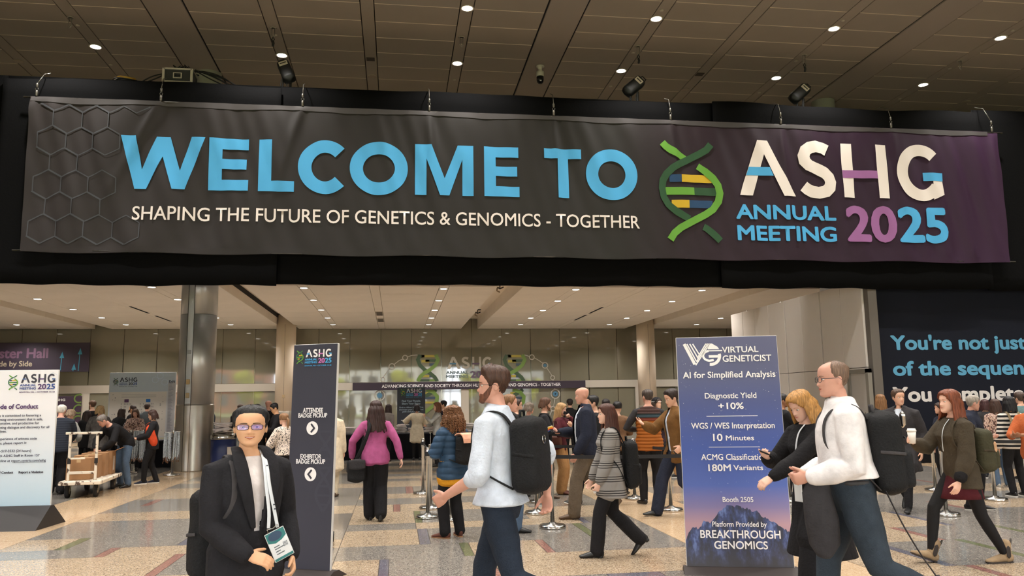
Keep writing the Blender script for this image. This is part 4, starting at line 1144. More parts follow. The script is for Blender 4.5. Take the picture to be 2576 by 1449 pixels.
logo(bx(282), bz(969), ls, put, dict(nav=NAV, yel=YEL, lg=plain('plan_green', (92, 128, 80), .6), dg=DK, ashg=DK, b1=DK, b2=DK, am=DBL, y1=DK, y2=DBL, date=DK), True)
v, f = text_fit('Exhibitors', bx(423), None, bz(963.5), bz(957), .05); keep = [q for q in f if max(v[i, 0] for i in q) < w-.01]; put('lettering', v, keep, DK)
for px, m in ((318, plain('plan_purple', (92, 58, 98), .6)), (372.5, plain('plan_blue', (38, 104, 176), .6))):
    put('hall_mark', *poly2d([(bx(px-5.5), bz(1012)), (bx(px+5.5), bz(1012)), (bx(px+5.5), bz(1004)), (bx(px-5.5), bz(1004))]), m, 2)
its = []
rb = random.Random(2)
for px in list(range(300, 335, 4))+list(range(352, 392, 4)):
    for py in range(1016, 1060, 7):
        if rb.random() < .7: its.append(ribbon2d([(bx(px), bz(py)), (bx(px+1.6), bz(py))], .05))
for py in (993, 996, 999): its.append(ribbon2d([(bx(305), bz(py)), (bx(392), bz(py))], .008))
for k in range(26):
    px, py = rb.choice([282, 288, 402, 408]), rb.uniform(990, 1090); its.append(ribbon2d([(bx(px), bz(py)), (bx(px+rb.uniform(1, 3)), bz(py))], .02))
put('plan_lines', *join2d(*its), plain('plan_ink', (150, 146, 142), .6), 2)
its = [ribbon2d([(bx(423), bz(966+k*3)), (bx(423+rb.uniform(6, 13)), bz(966+k*3))], .014) for k in range(43)]
put('list_lines', *join2d(*its), plain('list_ink', (140, 140, 150), .6), 4)
hexes(put, [(bx(400), bz(946)), (bx(412), bz(962)), (bx(388), bz(956))], .1, HXP, .012, 2)
g = Geo().box(.05, .12, .05, .3, -zf, .3).box(w-.12, w-.05, .05, .3, -zf, .3); g.obj('stand', plain('black_metal', (26, 26, 28), .5), e)
# ------------------------------------------------------------------ ceiling fittings
LAMPM = plain('lamp_face', (255, 246, 230), .4, emit=14.0)
LAMPL = plain('lamp_face_low', (255, 246, 232), .4, emit=9.0)
TRIMW = plain('fitting_white', (200, 190, 176), .5)
def to_px(p):
    d = Vector(p)-Vector((0, 0, CAMH)); c = d.dot(CF)
    return FW/2+FOC*d.dot(CR)/c, FH/2-FOC*d.dot(CU)/c
ORD = ('leftmost', 'second from the left', 'third from the left', 'fourth from the left', 'fifth from the left', 'sixth from the left', 'seventh from the left', 'eighth from the left')
def ceil_things(name, pts, z, build, label, cat, group, rows=None, ymin=0, ymax=FH):
    first = None
    vis = [p for p in pts if -10 < to_px((p[0], p[1], z))[0] < FW+10 and ymin-6 < to_px((p[0], p[1], z))[1] < ymax]
    ys = sorted(set(p[1] for p in vis))
    for y in ys:
        row = sorted(p for p in vis if p[1] == y)
        for i, (x, _) in enumerate(row):
            if first is None:
                first = o = empty(name, (x, y, z), 0, label, cat, group); build(first)
            else:
                o = copy_tree(first); o.location = (x, y, z)
            where = (rows[ys.index(y)]+', ') if rows and len(ys) > 1 else ''
            o['label'] = label+', '+where+ORD[i]
def b_down(e):
    Geo().lathe([(.15, .0), (.165, -.012), (.15, -.02), (.125, -.012), (.122, 0.0)], seg=24).obj('trim_ring', TRIMW, e, True)
    Geo().lathe([(.001, -.0135), (.06, -.0145), (.123, -.0135), (.123, -.006)], seg=24).obj('lamp_lens', LAMPM, e, True)
def b_down2(e):
    Geo().lathe([(.15, .0), (.16, -.01), (.15, -.016), (.125, -.012), (.122, 0.0)], seg=20).obj('trim_ring', TRIMW, e, True)
    Geo().lathe([(.001, -.0135), (.06, -.0145), (.123, -.0135), (.123, -.006)], seg=20).obj('lamp_lens', LAMPL, e, True)
ceil_things('downlight', [(x, y) for x in HI_X for y in HI_Y if y > 17], HIGH_Z, b_down, 'round downlight in the high ceiling', 'light', 'downlights in the high ceiling', ('nearer row', 'row just above the banner'))
ceil_things('downlight', [(x, y) for x in LO_X for y in LO_Y], LOW_Z, b_down2, 'downlight in the lower ceiling', 'light', 'downlights in the lower ceiling', ('first row below the drapes', 'second row below the drapes', 'third row below the drapes', 'fourth row below the drapes', 'row nearest the glass wall'), 716)
def b_cap(e): Geo().lathe([(.001, -.02), (.045, -.018), (.055, -.006), (.055, 0)], seg=14).obj('cap', plain('cap_pale', (168, 156, 142), .6), e, True)
ceil_things('sprinkler_cap', [(x, y) for x in HI_X[1:7] for y in (17.36, 19.72, 22.03)], HIGH_Z, b_cap, 'small pale sprinkler cap in the high ceiling', 'sprinkler', 'sprinkler caps in the high ceiling', ('nearest row', 'middle row', 'row nearest the drapes'))
def b_disc(e): Geo().lathe([(.001, -.016), (.10, -.016), (.128, -.010), (.13, 0)], seg=24).obj('grille', plain('disc_pale', (150, 136, 122), .7), e, True)
ceil_things('ceiling_speaker', [(-10.04, 22.06), (-0.72, 22.06), (8.54, 22.06), (17.83, 22.06)], HIGH_Z, b_disc, 'wide flat round speaker in the high ceiling', 'speaker', 'ceiling speakers')
def b_vent(e): Geo().box(-.11, .11, -.11, .11, -.006, 0).obj('plate', plain('vent_dark', (62, 52, 44), .8), e)
ceil_things('ceiling_hatch', [(-0.73, 20.9), (8.55, 20.9)], HIGH_Z, b_vent, 'small square dark hatch in the high ceiling', 'hatch', 'square ceiling hatches')
HOOKB = plain('hook_black', (24, 22, 22), .5)
def hook(x, y, label, chain):
    e = empty('rigging_point', (x, y, HIGH_Z), 0, label, 'hook')
    Geo().lathe([(.07, 0), (.085, -.012), (.07, -.02), (.05, -.02), (.05, 0)], seg=20).obj('collar', plain('hook_collar', (150, 142, 130), .4), e, True)
    g = Geo(); 
    g.tube([(-.03, 0, 0), (-.032, 0, -.22), (0, 0, -.27), (.032, 0, -.22), (.03, 0, 0)], .011, 8)
    g.obj('shackle', plain('shackle_steel', (160, 154, 144), .35, metal=.9), e, True)
    if chain:
        g = Geo().tube([(0, 0, -.24), (.03, 0, -.30), (0, 0, -.36), (-.03, 0, -.30), (0, 0, -.24)], .015, 8)
        g.tube([(0, 0, -.35), (.012, 0, -.40), (.0, 0, -.46)], .03, 8)
        g.obj('black_hook', HOOKB, e, True)
for (x, y, c), l in zip(((-7.71, 19.3, 0), (-3.04, 19.32, 1), (1.60, 19.30, 0), (6.24, 19.31, 1), (10.89, 19.33, 1), (15.44, 19.2, 0)),
    ('empty steel rigging point leftmost in the high ceiling', 'rigging point with black hook above the left moving lamp', 'empty steel rigging point in the ceiling above the letter O of WELCOME', 'rigging point with black hook left of the ceiling centre of the T and O', 'rigging point with black hook above the lamp beside the right column', 'empty steel rigging point rightmost in the high ceiling')):
    hook(x, y, l, c)
e = empty('dome_camera', (3.89, 20.81, HIGH_Z-.02), 0, 'white and black security dome camera hanging from the middle ceiling beam', 'camera')
Geo().lathe([(.12, 0), (.12, -.02), (.06, -.03), (.06, -.14), (.105, -.16), (.105, -.30), (.09, -.31)], seg=24).obj('housing', plain('camera_white', (186, 180, 170), .4), e, True)
Geo().lathe([(.10, -.30), (.10, -.40), (.085, -.46), (.05, -.50), (.001, -.515)], seg=24).obj('dome', plain('camera_black', (18, 17, 17), .15), e, True)
Geo().add(*sphere((0, -.075, -.44), (.035, .03, .035), 12, 8)).obj('lens', CHROME, e, True)
# clamps and slots in the lower ceiling
def b_clamp(e):
    Geo().box(-.16, .16, -.05, .05, -.05, 0).cyl((0, 0, -.05), (0, 0, -.22), .02, seg=8).tube([(-.15, 0, -.12), (.0, 0, -.2), (.13, 0, -.14)], .025, 8).obj('bracket', HOOKB, e)
    Geo().tube([(-.1, 0, -.17), (-.12, 0, -.28), (-.02, 0, -.33)], .028, 8).obj('hook', plain('hook_tan', (130, 110, 84), .5), e, True)
ceil_things('ceiling_clamp', [(3.88, 29.9), (3.88, 38.4)], LOW_Z+.55, b_clamp, 'black rigging clamp in the raised strip of the lower ceiling', 'clamp', 'rigging clamps in the lower ceiling', ('nearer one', 'farther one'))
def b_slot(e):
    g = Geo().box(-.16, .16, -.75, .75, -.012, 0); g.obj('frame', plain('grille_frame', (170, 158, 142), .5), e)
    g = Geo()
    for k in range(9): g.box(-.125, .125, -.68+k*.16, -.59+k*.16, -.016, -.011)
    tag(g.obj('slats', plain('grille_dark', (60, 54, 48), .7), e), kind='stuff')
ceil_things('air_grille', [(-.73, 35.4), (-.73, 38.2)], LOW_Z, b_slot, 'slotted air grille in the lower ceiling', 'vent', 'air grilles', ('nearer one', 'farther one'))
def b_line(e): Geo().box(-.05, .05, -1.2, 1.2, -.006, 0).obj('slot', BLACKGAP, e)
ceil_things('line_diffuser', [(8.62, 34.0), (8.62, 37.0), (-10.3, 34.2), (-10.3, 37.6)], LOW_Z, b_line, 'thin black line diffuser in the lower ceiling', 'vent', 'line diffusers', ('first along the hall', 'second along the hall', 'third along the hall', 'last along the hall'))

# ------------------------------------------------------------------ gear on top of the drapes
e = empty('flight_case', (-5.2, 19.5, 9.285), 0, 'black flight case with pale aluminium edges standing above the drapes', 'case')
cw_, ch_ = .64, .36
Geo().box(-cw_/2+.01, cw_/2-.01, -.3, .3, .01, ch_-.01).obj('body', plain('case_black', (44, 44, 44), .6), e)
g = Geo()
for sx in (-1, 1):
    for y in (-.3, .3):
        g.box(sx*cw_/2-.028, sx*cw_/2+.028, y-.02, y+.02, 0, ch_)
for z in (.024, ch_-.012):
    for y in (-.3, .3): g.box(-cw_/2, cw_/2, y-.02, y+.02, z-.02, z+.02)
    for sx in (-1, 1): g.box(sx*cw_/2-.02, sx*cw_/2+.02, -.3, .3, z-.02, z+.02)
g.obj('edge_profile', plain('case_edge', (206, 200, 190), .35, metal=.6), e)
Geo().box(-.10, .10, -.325, -.30, .11, .25).box(-.075, .075, -.33, -.324, .13, .23, 1).obj('handle_dish', [plain('case_edge', (206, 200, 190), .35), plain('case_black', (44, 44, 44), .6)], e)
Geo().tube([(-.06, -.335, .18), (0, -.36, .18), (.06, -.335, .18)], .014).obj('handle', HOOKB, e, True)
CABB = plain('cable_black', (20, 19, 20), .6)
rc = random.Random(12)
g = Geo()
for k in range(9):
    x0 = rc.uniform(-.25, .3); pts = [(x0+rc.uniform(-.05, .05), rc.uniform(-.25, .1), ch_+.03+.09*abs(math.sin(q*1.1+k))) if 0 < q < 5 else (x0+(q-2.5)*.09, rc.uniform(-.2, .1), ch_+.01) for q in range(6)]
    g.tube(pts, .014, 6)
g.obj('coiled_cables', CABB, e, True)
for (x0, x1, zt, lab) in ((-5.52, -6.1, .31, 'black cable running left from the flight case to the drape'), (-4.85, -4.05, .42, 'bundle of black cables running right from the flight case past the column neck')):
    g = Geo()
    for k in range(2 if x0 < -5.3 else 5):
        s = k*.08; n = 7
        g.tube([(x0+(x1+s*(1 if x1 > x0 else -1)-x0)*t/n, 19.42+.03*k, 9.3+zt*(1-(t/n)**(.8+.25*k))+.06*math.sin(PI*t/n)*(k % 2)) for t in range(n+1)], .015, 6)
    tag(g.obj('cable_run', CABB, None, True), lab, 'cable')
e = empty('cable_coil', (-6.45, 19.5, 9.285), 0, 'coil of yellow and black cable lying on top of the drapes', 'cable')
for nm, rr, z, m in (('black_loops', .22, .03, CABB), ('yellow_loops', .17, .10, plain('cable_yellow', (176, 138, 52), .6))):
    g = Geo()
    for k in range(5):
        r = rr+rc.uniform(-.03, .04); zz0 = z+k*.015
        g.tube([(r*1.2*math.cos(2*PI*q/16), r*math.sin(2*PI*q/16), zz0+.012*math.sin(q+k)) for q in range(17)], .014, 6)
    g.obj(nm, m, e, True)
PLATEL = plain('lamp_label_plate', (196, 186, 174), .5)
def stage_lamp(x, y, tilt, label):
    e = empty('stage_lamp', (x, y, 9.285), 0, label, 'lamp')
    Geo().box(-.10, .10, -.08, .08, 0, .06).tube([(-.09, 0, .05), (-.07, 0, .28), (-.05, 0, .40)], .018, 8).tube([(.10, .02, .05), (.11, .02, .36), (.05, 0, .42)], .03, 8).obj('yoke', plain('lamp_black', (27, 28, 28), .5), e)
    h = empty('lamp_head', (0, 0, .44), 0, parent=e)
    g = Geo().add(*rbox(.24, .22, .52, 3.5, 20, 10, .18))
    o = g.obj('housing', plain('lamp_black', (27, 28, 28), .45), h, True)
    Geo().add(*bevbox(-.082, .082, -.122, -.108, .07, .17, .004)).obj('label_plate', PLATEL, h)
    Geo().box(-.06, .06, -.1245, -.1215, .11, .135).obj('plate_print', plain('plate_print', (60, 56, 52), .6), h)
    Geo().tube([(-.06, 0, .25), (-.05, 0, .31), (.05, 0, .31), (.06, 0, .25)], .011, 6).obj('carry_handle', plain('lamp_black', (27, 28, 28), .45), h, True)
    h.rotation_euler = tilt; h.scale = (1.3, 1.3, 1.3); h.location.z = .50
    Geo().tube([(-.05, -.06, .02), (-.13, -.05, .12), (-.10, -.04, .30)], .012, 6).tube([(.06, -.06, .02), (.02, -.07, .16), (.07, -.05, .32)], .012, 6).obj('lamp_cable', CABB, e, True)
stage_lamp(-2.72, 19.45, (math.radians(-20), math.radians(-22), 0), 'black stage lamp leaning on the drape edge left of the banner middle')
stage_lamp(6.12, 19.45, (math.radians(-15), math.radians(48), math.radians(-15)), 'black stage lamp above the drape near the letter O of TO')
stage_lamp(10.75, 19.45, (math.radians(-15), math.radians(48), math.radians(-15)), 'black stage lamp beside the neck of the right column')

# ------------------------------------------------------------------ queue stanchions and belts
POST = plain('post_steel', (196, 194, 190), .22, metal=1.0); BASEM = plain('post_base', (190, 188, 184), .2, metal=1.0)
BELT = plain('belt_black', (30, 30, 32), .75)
def b_stan(e, h=1.0):
    Geo().lathe([(.175, 0), (.178, .012), (.178, .03), (.165, .045), (.06, .055), (.045, .075)], seg=32).obj('base', BASEM, e, True)
    Geo().lathe([(.028, .05), (.028, h-.16), (.034, h-.155), (.034, h-.01), (.030, h)], seg=16).obj('post', POST, e, True)
    Geo().box(-.04, .04, -.045, -.02, h-.115, h-.055).obj('belt_slot', BELT, e)
STAN = {}
st0 = None
for nm, (px, py), lab in (
    ('a', (1390, 1328), 'steel belt stanchion standing free left of the woman in the striped coat'),
    ('b', (1350, 1293), 'steel stanchion beside the swinging hand of the tall backpacker'),
    ('c', (1357, 1265), 'steel stanchion base just behind the one beside the tall backpacker'),
    ('d', (1064, 1243), 'steel stanchion farthest back, left of the curly haired woman'),
    ('e', (1083, 1280), 'steel stanchion standing right of the farthest one, left of the curly haired woman'),
    ('f', (1076, 1303), 'steel stanchion half hidden behind the left leg of the curly haired woman'),
    ('g', (1135, 1308), 'steel stanchion seen between the legs of the curly haired woman'),
    ('h', (1597, 1256), 'steel stanchion at the feet of the man in the quilted vest'),
    ('i', (1688, 1285), 'steel stanchion behind the legs of the man in the brown jacket'),
    ('j', (2354, 1235), 'steel stanchion left of the red haired woman and her coffee cup'),
    ('k', (2381, 1297), 'steel stanchion base hidden behind the leading leg of the red haired woman'),
    ('l', (2504, 1259), 'steel stanchion behind the back leg of the red haired woman'),
    ('m', (1986, 1262), 'steel stanchion just behind the right edge of the blue advertising sign')):
    p = G(px, py)
    if st0 is None:
        st0 = empty('stanchion', p, 0, lab, 'stanchion', 'queue stanchions'); b_stan(st0); o = st0
    else:
        o = copy_tree(st0); o.location = p; o['label'] = lab
    STAN[nm] = p
def belt(p, q, lab, z=.915, sag=.02):
    p, q = Vector(p), Vector(q); d = (q-p); L = d.length; u = d/L; n = Vector((-u.y, u.x, 0)); V = []; F = []; N = 12
    for k in range(N+1):
        t = k/N; c = p+u*(.05+(L-.1)*t); s = -sag*4*t*(1-t)
        for a, b_ in ((-.0012, -.024), (.0012, -.024), (.0012, .024), (-.0012, .024)): V.append((c.x+n.x*a, c.y+n.y*a, z+s+b_))
    for k in range(N):
        for j in range(4): F.append((4*k+j, 4*k+(j+1) % 4, 4*k+4+(j+1) % 4, 4*k+4+j))
    F += [(0, 1, 2, 3), tuple(4*N+j for j in (3, 2, 1, 0))]
    tag(mobj('queue_belt', V, F, BELT), lab, 'belt')
A = STAN
belt(A['a'], (5.0, 10.55, 0), 'black belt running right from the free standing stanchion to behind the blue sign')
belt(A['a'], A['b'], 'black belt between the free standing stanchion and the next one behind it')
belt(A['c'], A['h'], 'black belt in front of the quilted vest man, further back')
belt(A['h'], A['i'], 'short black belt linking the stanchions behind the man in the brown jacket')
belt(A['d'], A['e'], 'short black belt between the two far stanchions left of the curly haired woman')
belt(A['l'], (11.6, 11.9, 0), 'black belt running off to the right edge from the stanchion behind the red haired woman')
belt(A['j'], (12.2, 13.4, 0), 'black belt behind the striped sweater woman at the right edge', .935)
belt(A['m'], A['j'], 'black belt running from the blue sign to the stanchion left of the coffee cup')
belt(A['h'], A['j'], 'long black belt passing behind the blue sign, highest of those beside the blonde woman')

# ------------------------------------------------------------------ lanyard stands
LANB = plain('lanyard_cloth', (184, 190, 194), .8, var=.5, vscale=50); CLIPM = plain('lanyard_clip', (120, 84, 60), .5, metal=.5)
def lanyard_stand(px, py, lab, clusters):
    p = G(px, py)
    e = empty('lanyard_stand', p, 0, lab, 'stand')
    Geo().lathe([(.20, 0), (.20, .03), (.18, .045), (.06, .06), (.035, .08)], seg=32).obj('base', BASEM, e, True)
    Geo().lathe([(.028, .06), (.028, 1.0), (.035, 1.0), (.035, 1.08), (.03, 1.09)], seg=16).obj('post', POST, e, True)
    rl = random.Random(int(px))
    g = Geo(); gc = Geo()
    for xa, xb, zt, zb in clusters:
        Geo().tube([(min(xa, 0), 0, zt+.01), (max(xb, 0), 0, zt+.01)], .01, 8).obj('hanging_bar', POST, e, True)
        n = int((xb-xa)/.012)
        for k in range(n*3):
            x = xa+(xb-xa)*rl.random(); y = rl.uniform(-.07, .07); z0 = zb+rl.uniform(-.08, .05); dx = rl.uniform(-.02, .02); w = .008
            a = rl.uniform(0, PI); ca, sa = w*math.cos(a), w*math.sin(a)
            g.add([(x-ca, y-sa, zt), (x+ca, y+sa, zt), (x+dx+ca+.012*math.sin(k), y+sa*.3, (zt+z0)/2), (x+dx-ca+.012*math.sin(k), y-sa*.3, (zt+z0)/2), (x+dx*1.5+ca, y+sa, z0), (x+dx*1.5-ca, y-sa, z0)], [(0, 1, 2, 3), (3, 2, 4, 5)])
            if k % 2 == 0: gc.box(x+dx*1.5-.006, x+dx*1.5+.006, y-.004, y+.004, z0-.05, z0)
    tag(g.obj('lanyards', LANB, e), kind='stuff'); tag(gc.obj('lanyard_clips', CLIPM, e), kind='stuff')
lanyard_stand(325, 1192, 'stand hung with many pale lanyards in front of the flowered blouse woman', ((-.28, -.05, 1.0, .42), (.05, .40, 1.05, .40)))
lanyard_stand(432, 1197, 'stand hung with pale lanyards left of the large steel column', ((-.22, -.06, 1.02, .42), (.02, .16, 1.04, .45)))
lanyard_stand(600, 1176, 'stand hung with grey lanyards right of the blue bin', ((-.10, .2, 1.0, .35),))

# ------------------------------------------------------------------ blue bin with a white heap
p = G(545, 1186)
e = empty('waste_bin', (p.x+.12, p.y+.1, 0), 0, 'round navy blue bin with polished steel rim right of the large steel column', 'bin')
Geo().lathe([(.29, 0), (.30, .02), (.31, .80)], seg=36).obj('body', plain('bin_navy', (32, 42, 82), .4), e, True)
Geo().lathe([(.315, .80), (.325, .82), (.325, .91), (.31, .93), (.27, .93), (.26, .97), (.24, .98)], seg=36).obj('steel_rim', CHROME, e, True)
Geo().add(*bevbox(.16, .30, -.32, -.30, .38, .62, .004)).obj('notice', PLATEL, e)
def bumpy0(V, amp, seed):
    r = np.random.default_rng(seed); v = np.array([tuple(q) for q in V]); s_ = 0
    for k in range(3):
        a = r.normal(size=3); a /= np.linalg.norm(a); s_ = s_+np.sin((v@a)*(12+10*k)+r.uniform(0, 6))/(1+.6*k)
    v[:, 2] += amp*s_; v[:, 0] += amp*.5*np.roll(s_, 5); return [Vector(q) for q in v]
def heap(name, x, y, z, w, d, h, seed, label, m, n=7, cat='stack', flat=True):
    """folded white items piled: each fold its own rounded slab"""
    e = empty(name, (x, y, z), 0, label, cat)
    r = random.Random(seed)
    for k in range(n):
        t = h/n; ww = w*r.uniform(.8, 1.0)*(1-.15*k/n); dd = d*r.uniform(.8, 1.0)
        V, F = rbox(ww, dd, t*1.05, 5, 20, 4, .3)
        if not flat: V = bumpy0(V, .02, seed+k)
        o = mobj('folded_sheet', V, F, m, e, True, loc=(r.uniform(-.03, .03), r.uniform(-.03, .03), t*(k+.5)), rot=(0, 0 if flat else r.uniform(-.2, .2), r.uniform(-.2, .2)))
    return e
WCL = cloth('white_cloth_stack', (216, 206, 202), .9)
heap('cloth_heap', p.x+.10, p.y+.1, .985, .5, .46, .24, 4, 'crumpled heap of white cloth bags lying on the blue bin', WCL, 5, 'cloth', False)

# ------------------------------------------------------------------ skirted tables
SKIRT = plain('table_skirt', (19, 19, 22), .9, spec=.1); TOPW = plain('table_top', (36, 36, 40), .7)
def skirted_table(x0, x1, y0, y1, h, label):
    e = empty('skirted_table', ((x0+x1)/2, (y0+y1)/2, 0), 0, label, 'table')
    w, d = x1-x0, y1-y0
    Geo().add(*bevbox(-w/2, w/2, -d/2, d/2, h-.03, h, .006)).obj('table_top', TOPW, e)
    V = []; F = []; pts = []
    per = [(-w/2, -d/2), (w/2, -d/2), (w/2, d/2), (-w/2, d/2), (-w/2, -d/2)]
    for k in range(4):
        a, b_ = Vector(per[k]), Vector(per[k+1]); L = (b_-a).length; n = max(4, int(L/.05)); nn = Vector(((b_-a).y, -(b_-a).x)).normalized()
        for q in range(n): c = a+(b_-a)*q/n; o = .012+.014*math.sin(q*1.9); pts.append(c+nn*o)
    N = len(pts)
    for z, s in ((h-.03, .0), (h*.5, 1.0), (.01, 1.3)):
        for k, c in enumerate(pts): V.append((c.x*(1+.004*s), c.y*(1+.004*s), z))
    for j in range(2):
        for k in range(N): F.append((j*N+k, j*N+(k+1) % N, (j+1)*N+(k+1) % N, (j+1)*N+k))
    mobj('skirt', V, F, SKIRT, e, True)
    for sx in (-1, 1):
        for sy in (-1, 1): Geo().cyl((sx*(w/2-.1), sy*(d/2-.1), 0), (sx*(w/2-.1), sy*(d/2-.1), h-.03), .016, seg=8).obj('leg', plain('black_metal', (26, 26, 28), .5), e)
    return e
TY0, TY1, TH = 24.75, 25.5, .76
tl, tr = P(862, 1150, TY0).x, P(1300, 1150, TY0).x
tm = (tl+tr)/2
skirted_table(tl, tm-.05, TY0, TY1, TH, 'long black skirted table with white stacks behind the woman in pink')
skirted_table(tm+.05, tr, TY0, TY1, TH, 'long black skirted table behind the curly haired woman, end to end with the next')
for k, (px, w, h, lab) in enumerate(((882, .42, .20, 'white folded stack at the left end of the skirted table, beside the pink jacket'), (984, .30, .22, 'white folded stack right of the pink jacket woman'), (1010, .34, .27, 'tall white folded stack left of the woman in the beige coat'), (1037, .28, .15, 'low white folded stack just left of the beige coat'), (1083, .45, .22, 'white folded stack right of the beige coat woman'), (1180, .5, .26, 'white folded stack between the curly hair and the white shirted backpacker'))):
    x = P(px, 1085, TY0+.35).x
    heap('folded_stack', x, TY0+.36, TH, w, .36, h, 20+k, lab, WCL, 8)
bt = P(398, 1170, 23.6)
skirted_table(bt.x-.55, bt.x+1.1, 23.6, 24.3, .74, 'black skirted table behind the woman with the orange bag')
skirted_table(11.9+.55, 18.0, 18.7, 19.4, .75, 'long black skirted table along the foot of the dark graphic wall')

# ------------------------------------------------------------------ cart with boxes
RUSTW = None
m, nt, b = _base('worn_white_paint')
tc = nt.nodes.new('ShaderNodeTexCoord'); n = nt.nodes.new('ShaderNodeTexNoise'); n.inputs['Scale'].default_value = 9; n.inputs['Detail'].default_value = 8
nt.links.new(tc.outputs['Object'], n.inputs['Vector']); r = nt.nodes.new('ShaderNodeValToRGB'); r.color_ramp.elements[0].position = .38; r.color_ramp.elements[0].color = lin((80, 60, 48)); r.color_ramp.elements[1].position = .44; r.color_ramp.elements[1].color = lin((226, 214, 196))
nt.links.new(n.outputs['Fac'], r.inputs['Fac']); nt.links.new(r.outputs['Color'], b.inputs['Base Color']); b.inputs['Roughness'].default_value = .6; RUSTW = m
fl_, fr_ = G(172, 1252), G(238, 1250); fb = G(300, 1222)
cdir = (Vector((fb.x-fr_.x, fb.y-fr_.y, 0))).normalized()
cang = math.atan2(cdir.y, cdir.x)-PI/2
fmid = (fl_+fr_)/2
e = empty('platform_cart', (fmid.x, fmid.y, 0), cang, 'worn white steel platform cart loaded with brown boxes', 'cart')
CWD, CLN, CZ = .72, 1.70, .24
Geo().add(*bevbox(-CWD/2, CWD/2, -.22, CLN, CZ, CZ+.07, .012)).obj('deck', RUSTW, e)
g = Geo()
for sx in (-1, 1):
    g.add(*bevbox(sx*(CWD/2-.13)-.022, sx*(CWD/2-.13)+.022, -.10, -.055, CZ+.07, 1.16, .006))
    g.add(*bevbox(sx*(CWD/2-.13)-.026, sx*(CWD/2-.13)+.026, -.105, -.05, .62, .72, .004), 1)
g.add(*bevbox(-CWD/2+.05, CWD/2-.05, -.105, -.05, 1.16, 1.205, .006)); g.add(*bevbox(-CWD/2+.13, CWD/2-.13, -.10, -.06, CZ+.19, CZ+.24, .005))
g.add(*bevbox(-CWD/2+.13, CWD/2-.32, -.10, -.06, .70, .73, .005))
g.obj('push_handle', [RUSTW, plain('tape_black', (34, 32, 32), .7)], e)
TYRE = plain('tyre_black', (30, 29, 30), .8); HUBM = plain('hub_grey', (130, 122, 108), .5, metal=.5)
for sx in (-1, 1):
    for y in (0.0, CLN-.25):
        w_ = empty('wheel', (sx*(CWD/2-.12), y, .12), 0, parent=e)
        Geo().cyl((-.03, 0, 0), (.03, 0, 0), .12, seg=28).obj('tyre', TYRE, w_, True); Geo().cyl((-.035, 0, 0), (.035, 0, 0), .05, seg=16).obj('hub', HUBM, w_, True)
        Geo().box(-.05, -.036, -.03, .03, 0, .12).box(.036, .05, -.03, .03, 0, .12).obj('fork', HUBM, w_)
BOXM = plain('cardboard', (160, 120, 84), .85, var=.08, vscale=5); TAPE = plain('packing_tape', (196, 164, 122), .35)
for k, (x, y, w, d, h, op, lab) in enumerate(((-.10, .22, .42, .30, .40, False, 'brown box nearest the cart handle'), (-.06, .60, .44, .30, .43, False, 'second brown box from the cart handle'), (-.02, .98, .44, .30, .45, False, 'third brown box from the cart handle'), (.02, 1.36, .46, .34, .46, True, 'open brown box at the far end of the cart under the bending man'))):
    mtx = Matrix.Translation((fmid.x, fmid.y, 0)) @ Matrix.Rotation(cang, 4, 'Z')
    c = mtx @ Vector((x, y, CZ+.072))
    bo = empty('cardboard_box', c, cang, lab, 'box')
    if not op:
        Geo().add(*bevbox(-w/2, w/2, -d/2, d/2, 0, h, .006)).obj('carton', BOXM, bo)
        Geo().box(-.035, .035, -d/2-.001, d/2+.001, h, h+.002).box(-.035, .035, -d/2-.0025, -d/2-.0005, h-.08, h+.001).obj('tape', TAPE, bo)
    else:
        g = Geo().box(-w/2, w/2, -d/2, d/2, 0, .01)
        for a, b2, c2, d2 in ((-w/2, w/2, -d/2, -d/2+.008), (-w/2, w/2, d/2-.008, d/2), (-w/2, -w/2+.008, -d/2, d/2), (w/2-.008, w/2, -d/2, d/2)): g.box(a, b2, c2, d2, 0, h)
        g.obj('carton', BOXM, bo)
        mobj('flap', [(w/2, -d/2, h), (w/2, d/2, h), (w/2+.17, d/2, h+.07), (w/2+.17, -d/2, h+.07), (w/2, -d/2, h-.006), (w/2, d/2, h-.006), (w/2+.17, d/2, h+.064), (w/2+.17, -d/2, h+.064)], [(0, 1, 2, 3), (7, 6, 5, 4), (0, 4, 5, 1), (2, 6, 7, 3), (1, 5, 6, 2), (3, 7, 4, 0)], BOXM, bo)
        Geo().box(w/2, w/2+.002, -.06, .06, .08, .36).obj('label_sheet', PLATEL, bo)

# rolling bag mostly hidden behind the badge pickup sign: its wheels show at the sign's edge
q = G(838, 1372)
e = empty('rolling_bag', (q.x-.20, q.y+.12, 0), 0, 'black rolling bag hidden behind the badge pickup sign with wheels peeping out', 'suitcase')
V, F = rbox(.32, .22, .50, 5, 24, 10, .12, (0, 0, .33)); mobj('bag_body', V, F, plain('bag_black', (24, 24, 26), .7), e, True)
for y, z in ((-.10, .065), (.12, .065)):
    Geo().cyl((.13, y, z), (.19, y, z), .062, seg=24).obj('wheel', plain('wheel_black', (22, 22, 24), .35), e, True)
Geo().tube([(-.1, .1, .55), (-.1, .1, .95), (.1, .1, .95), (.1, .1, .55)], .012).obj('pull_handle', POST, e, True)
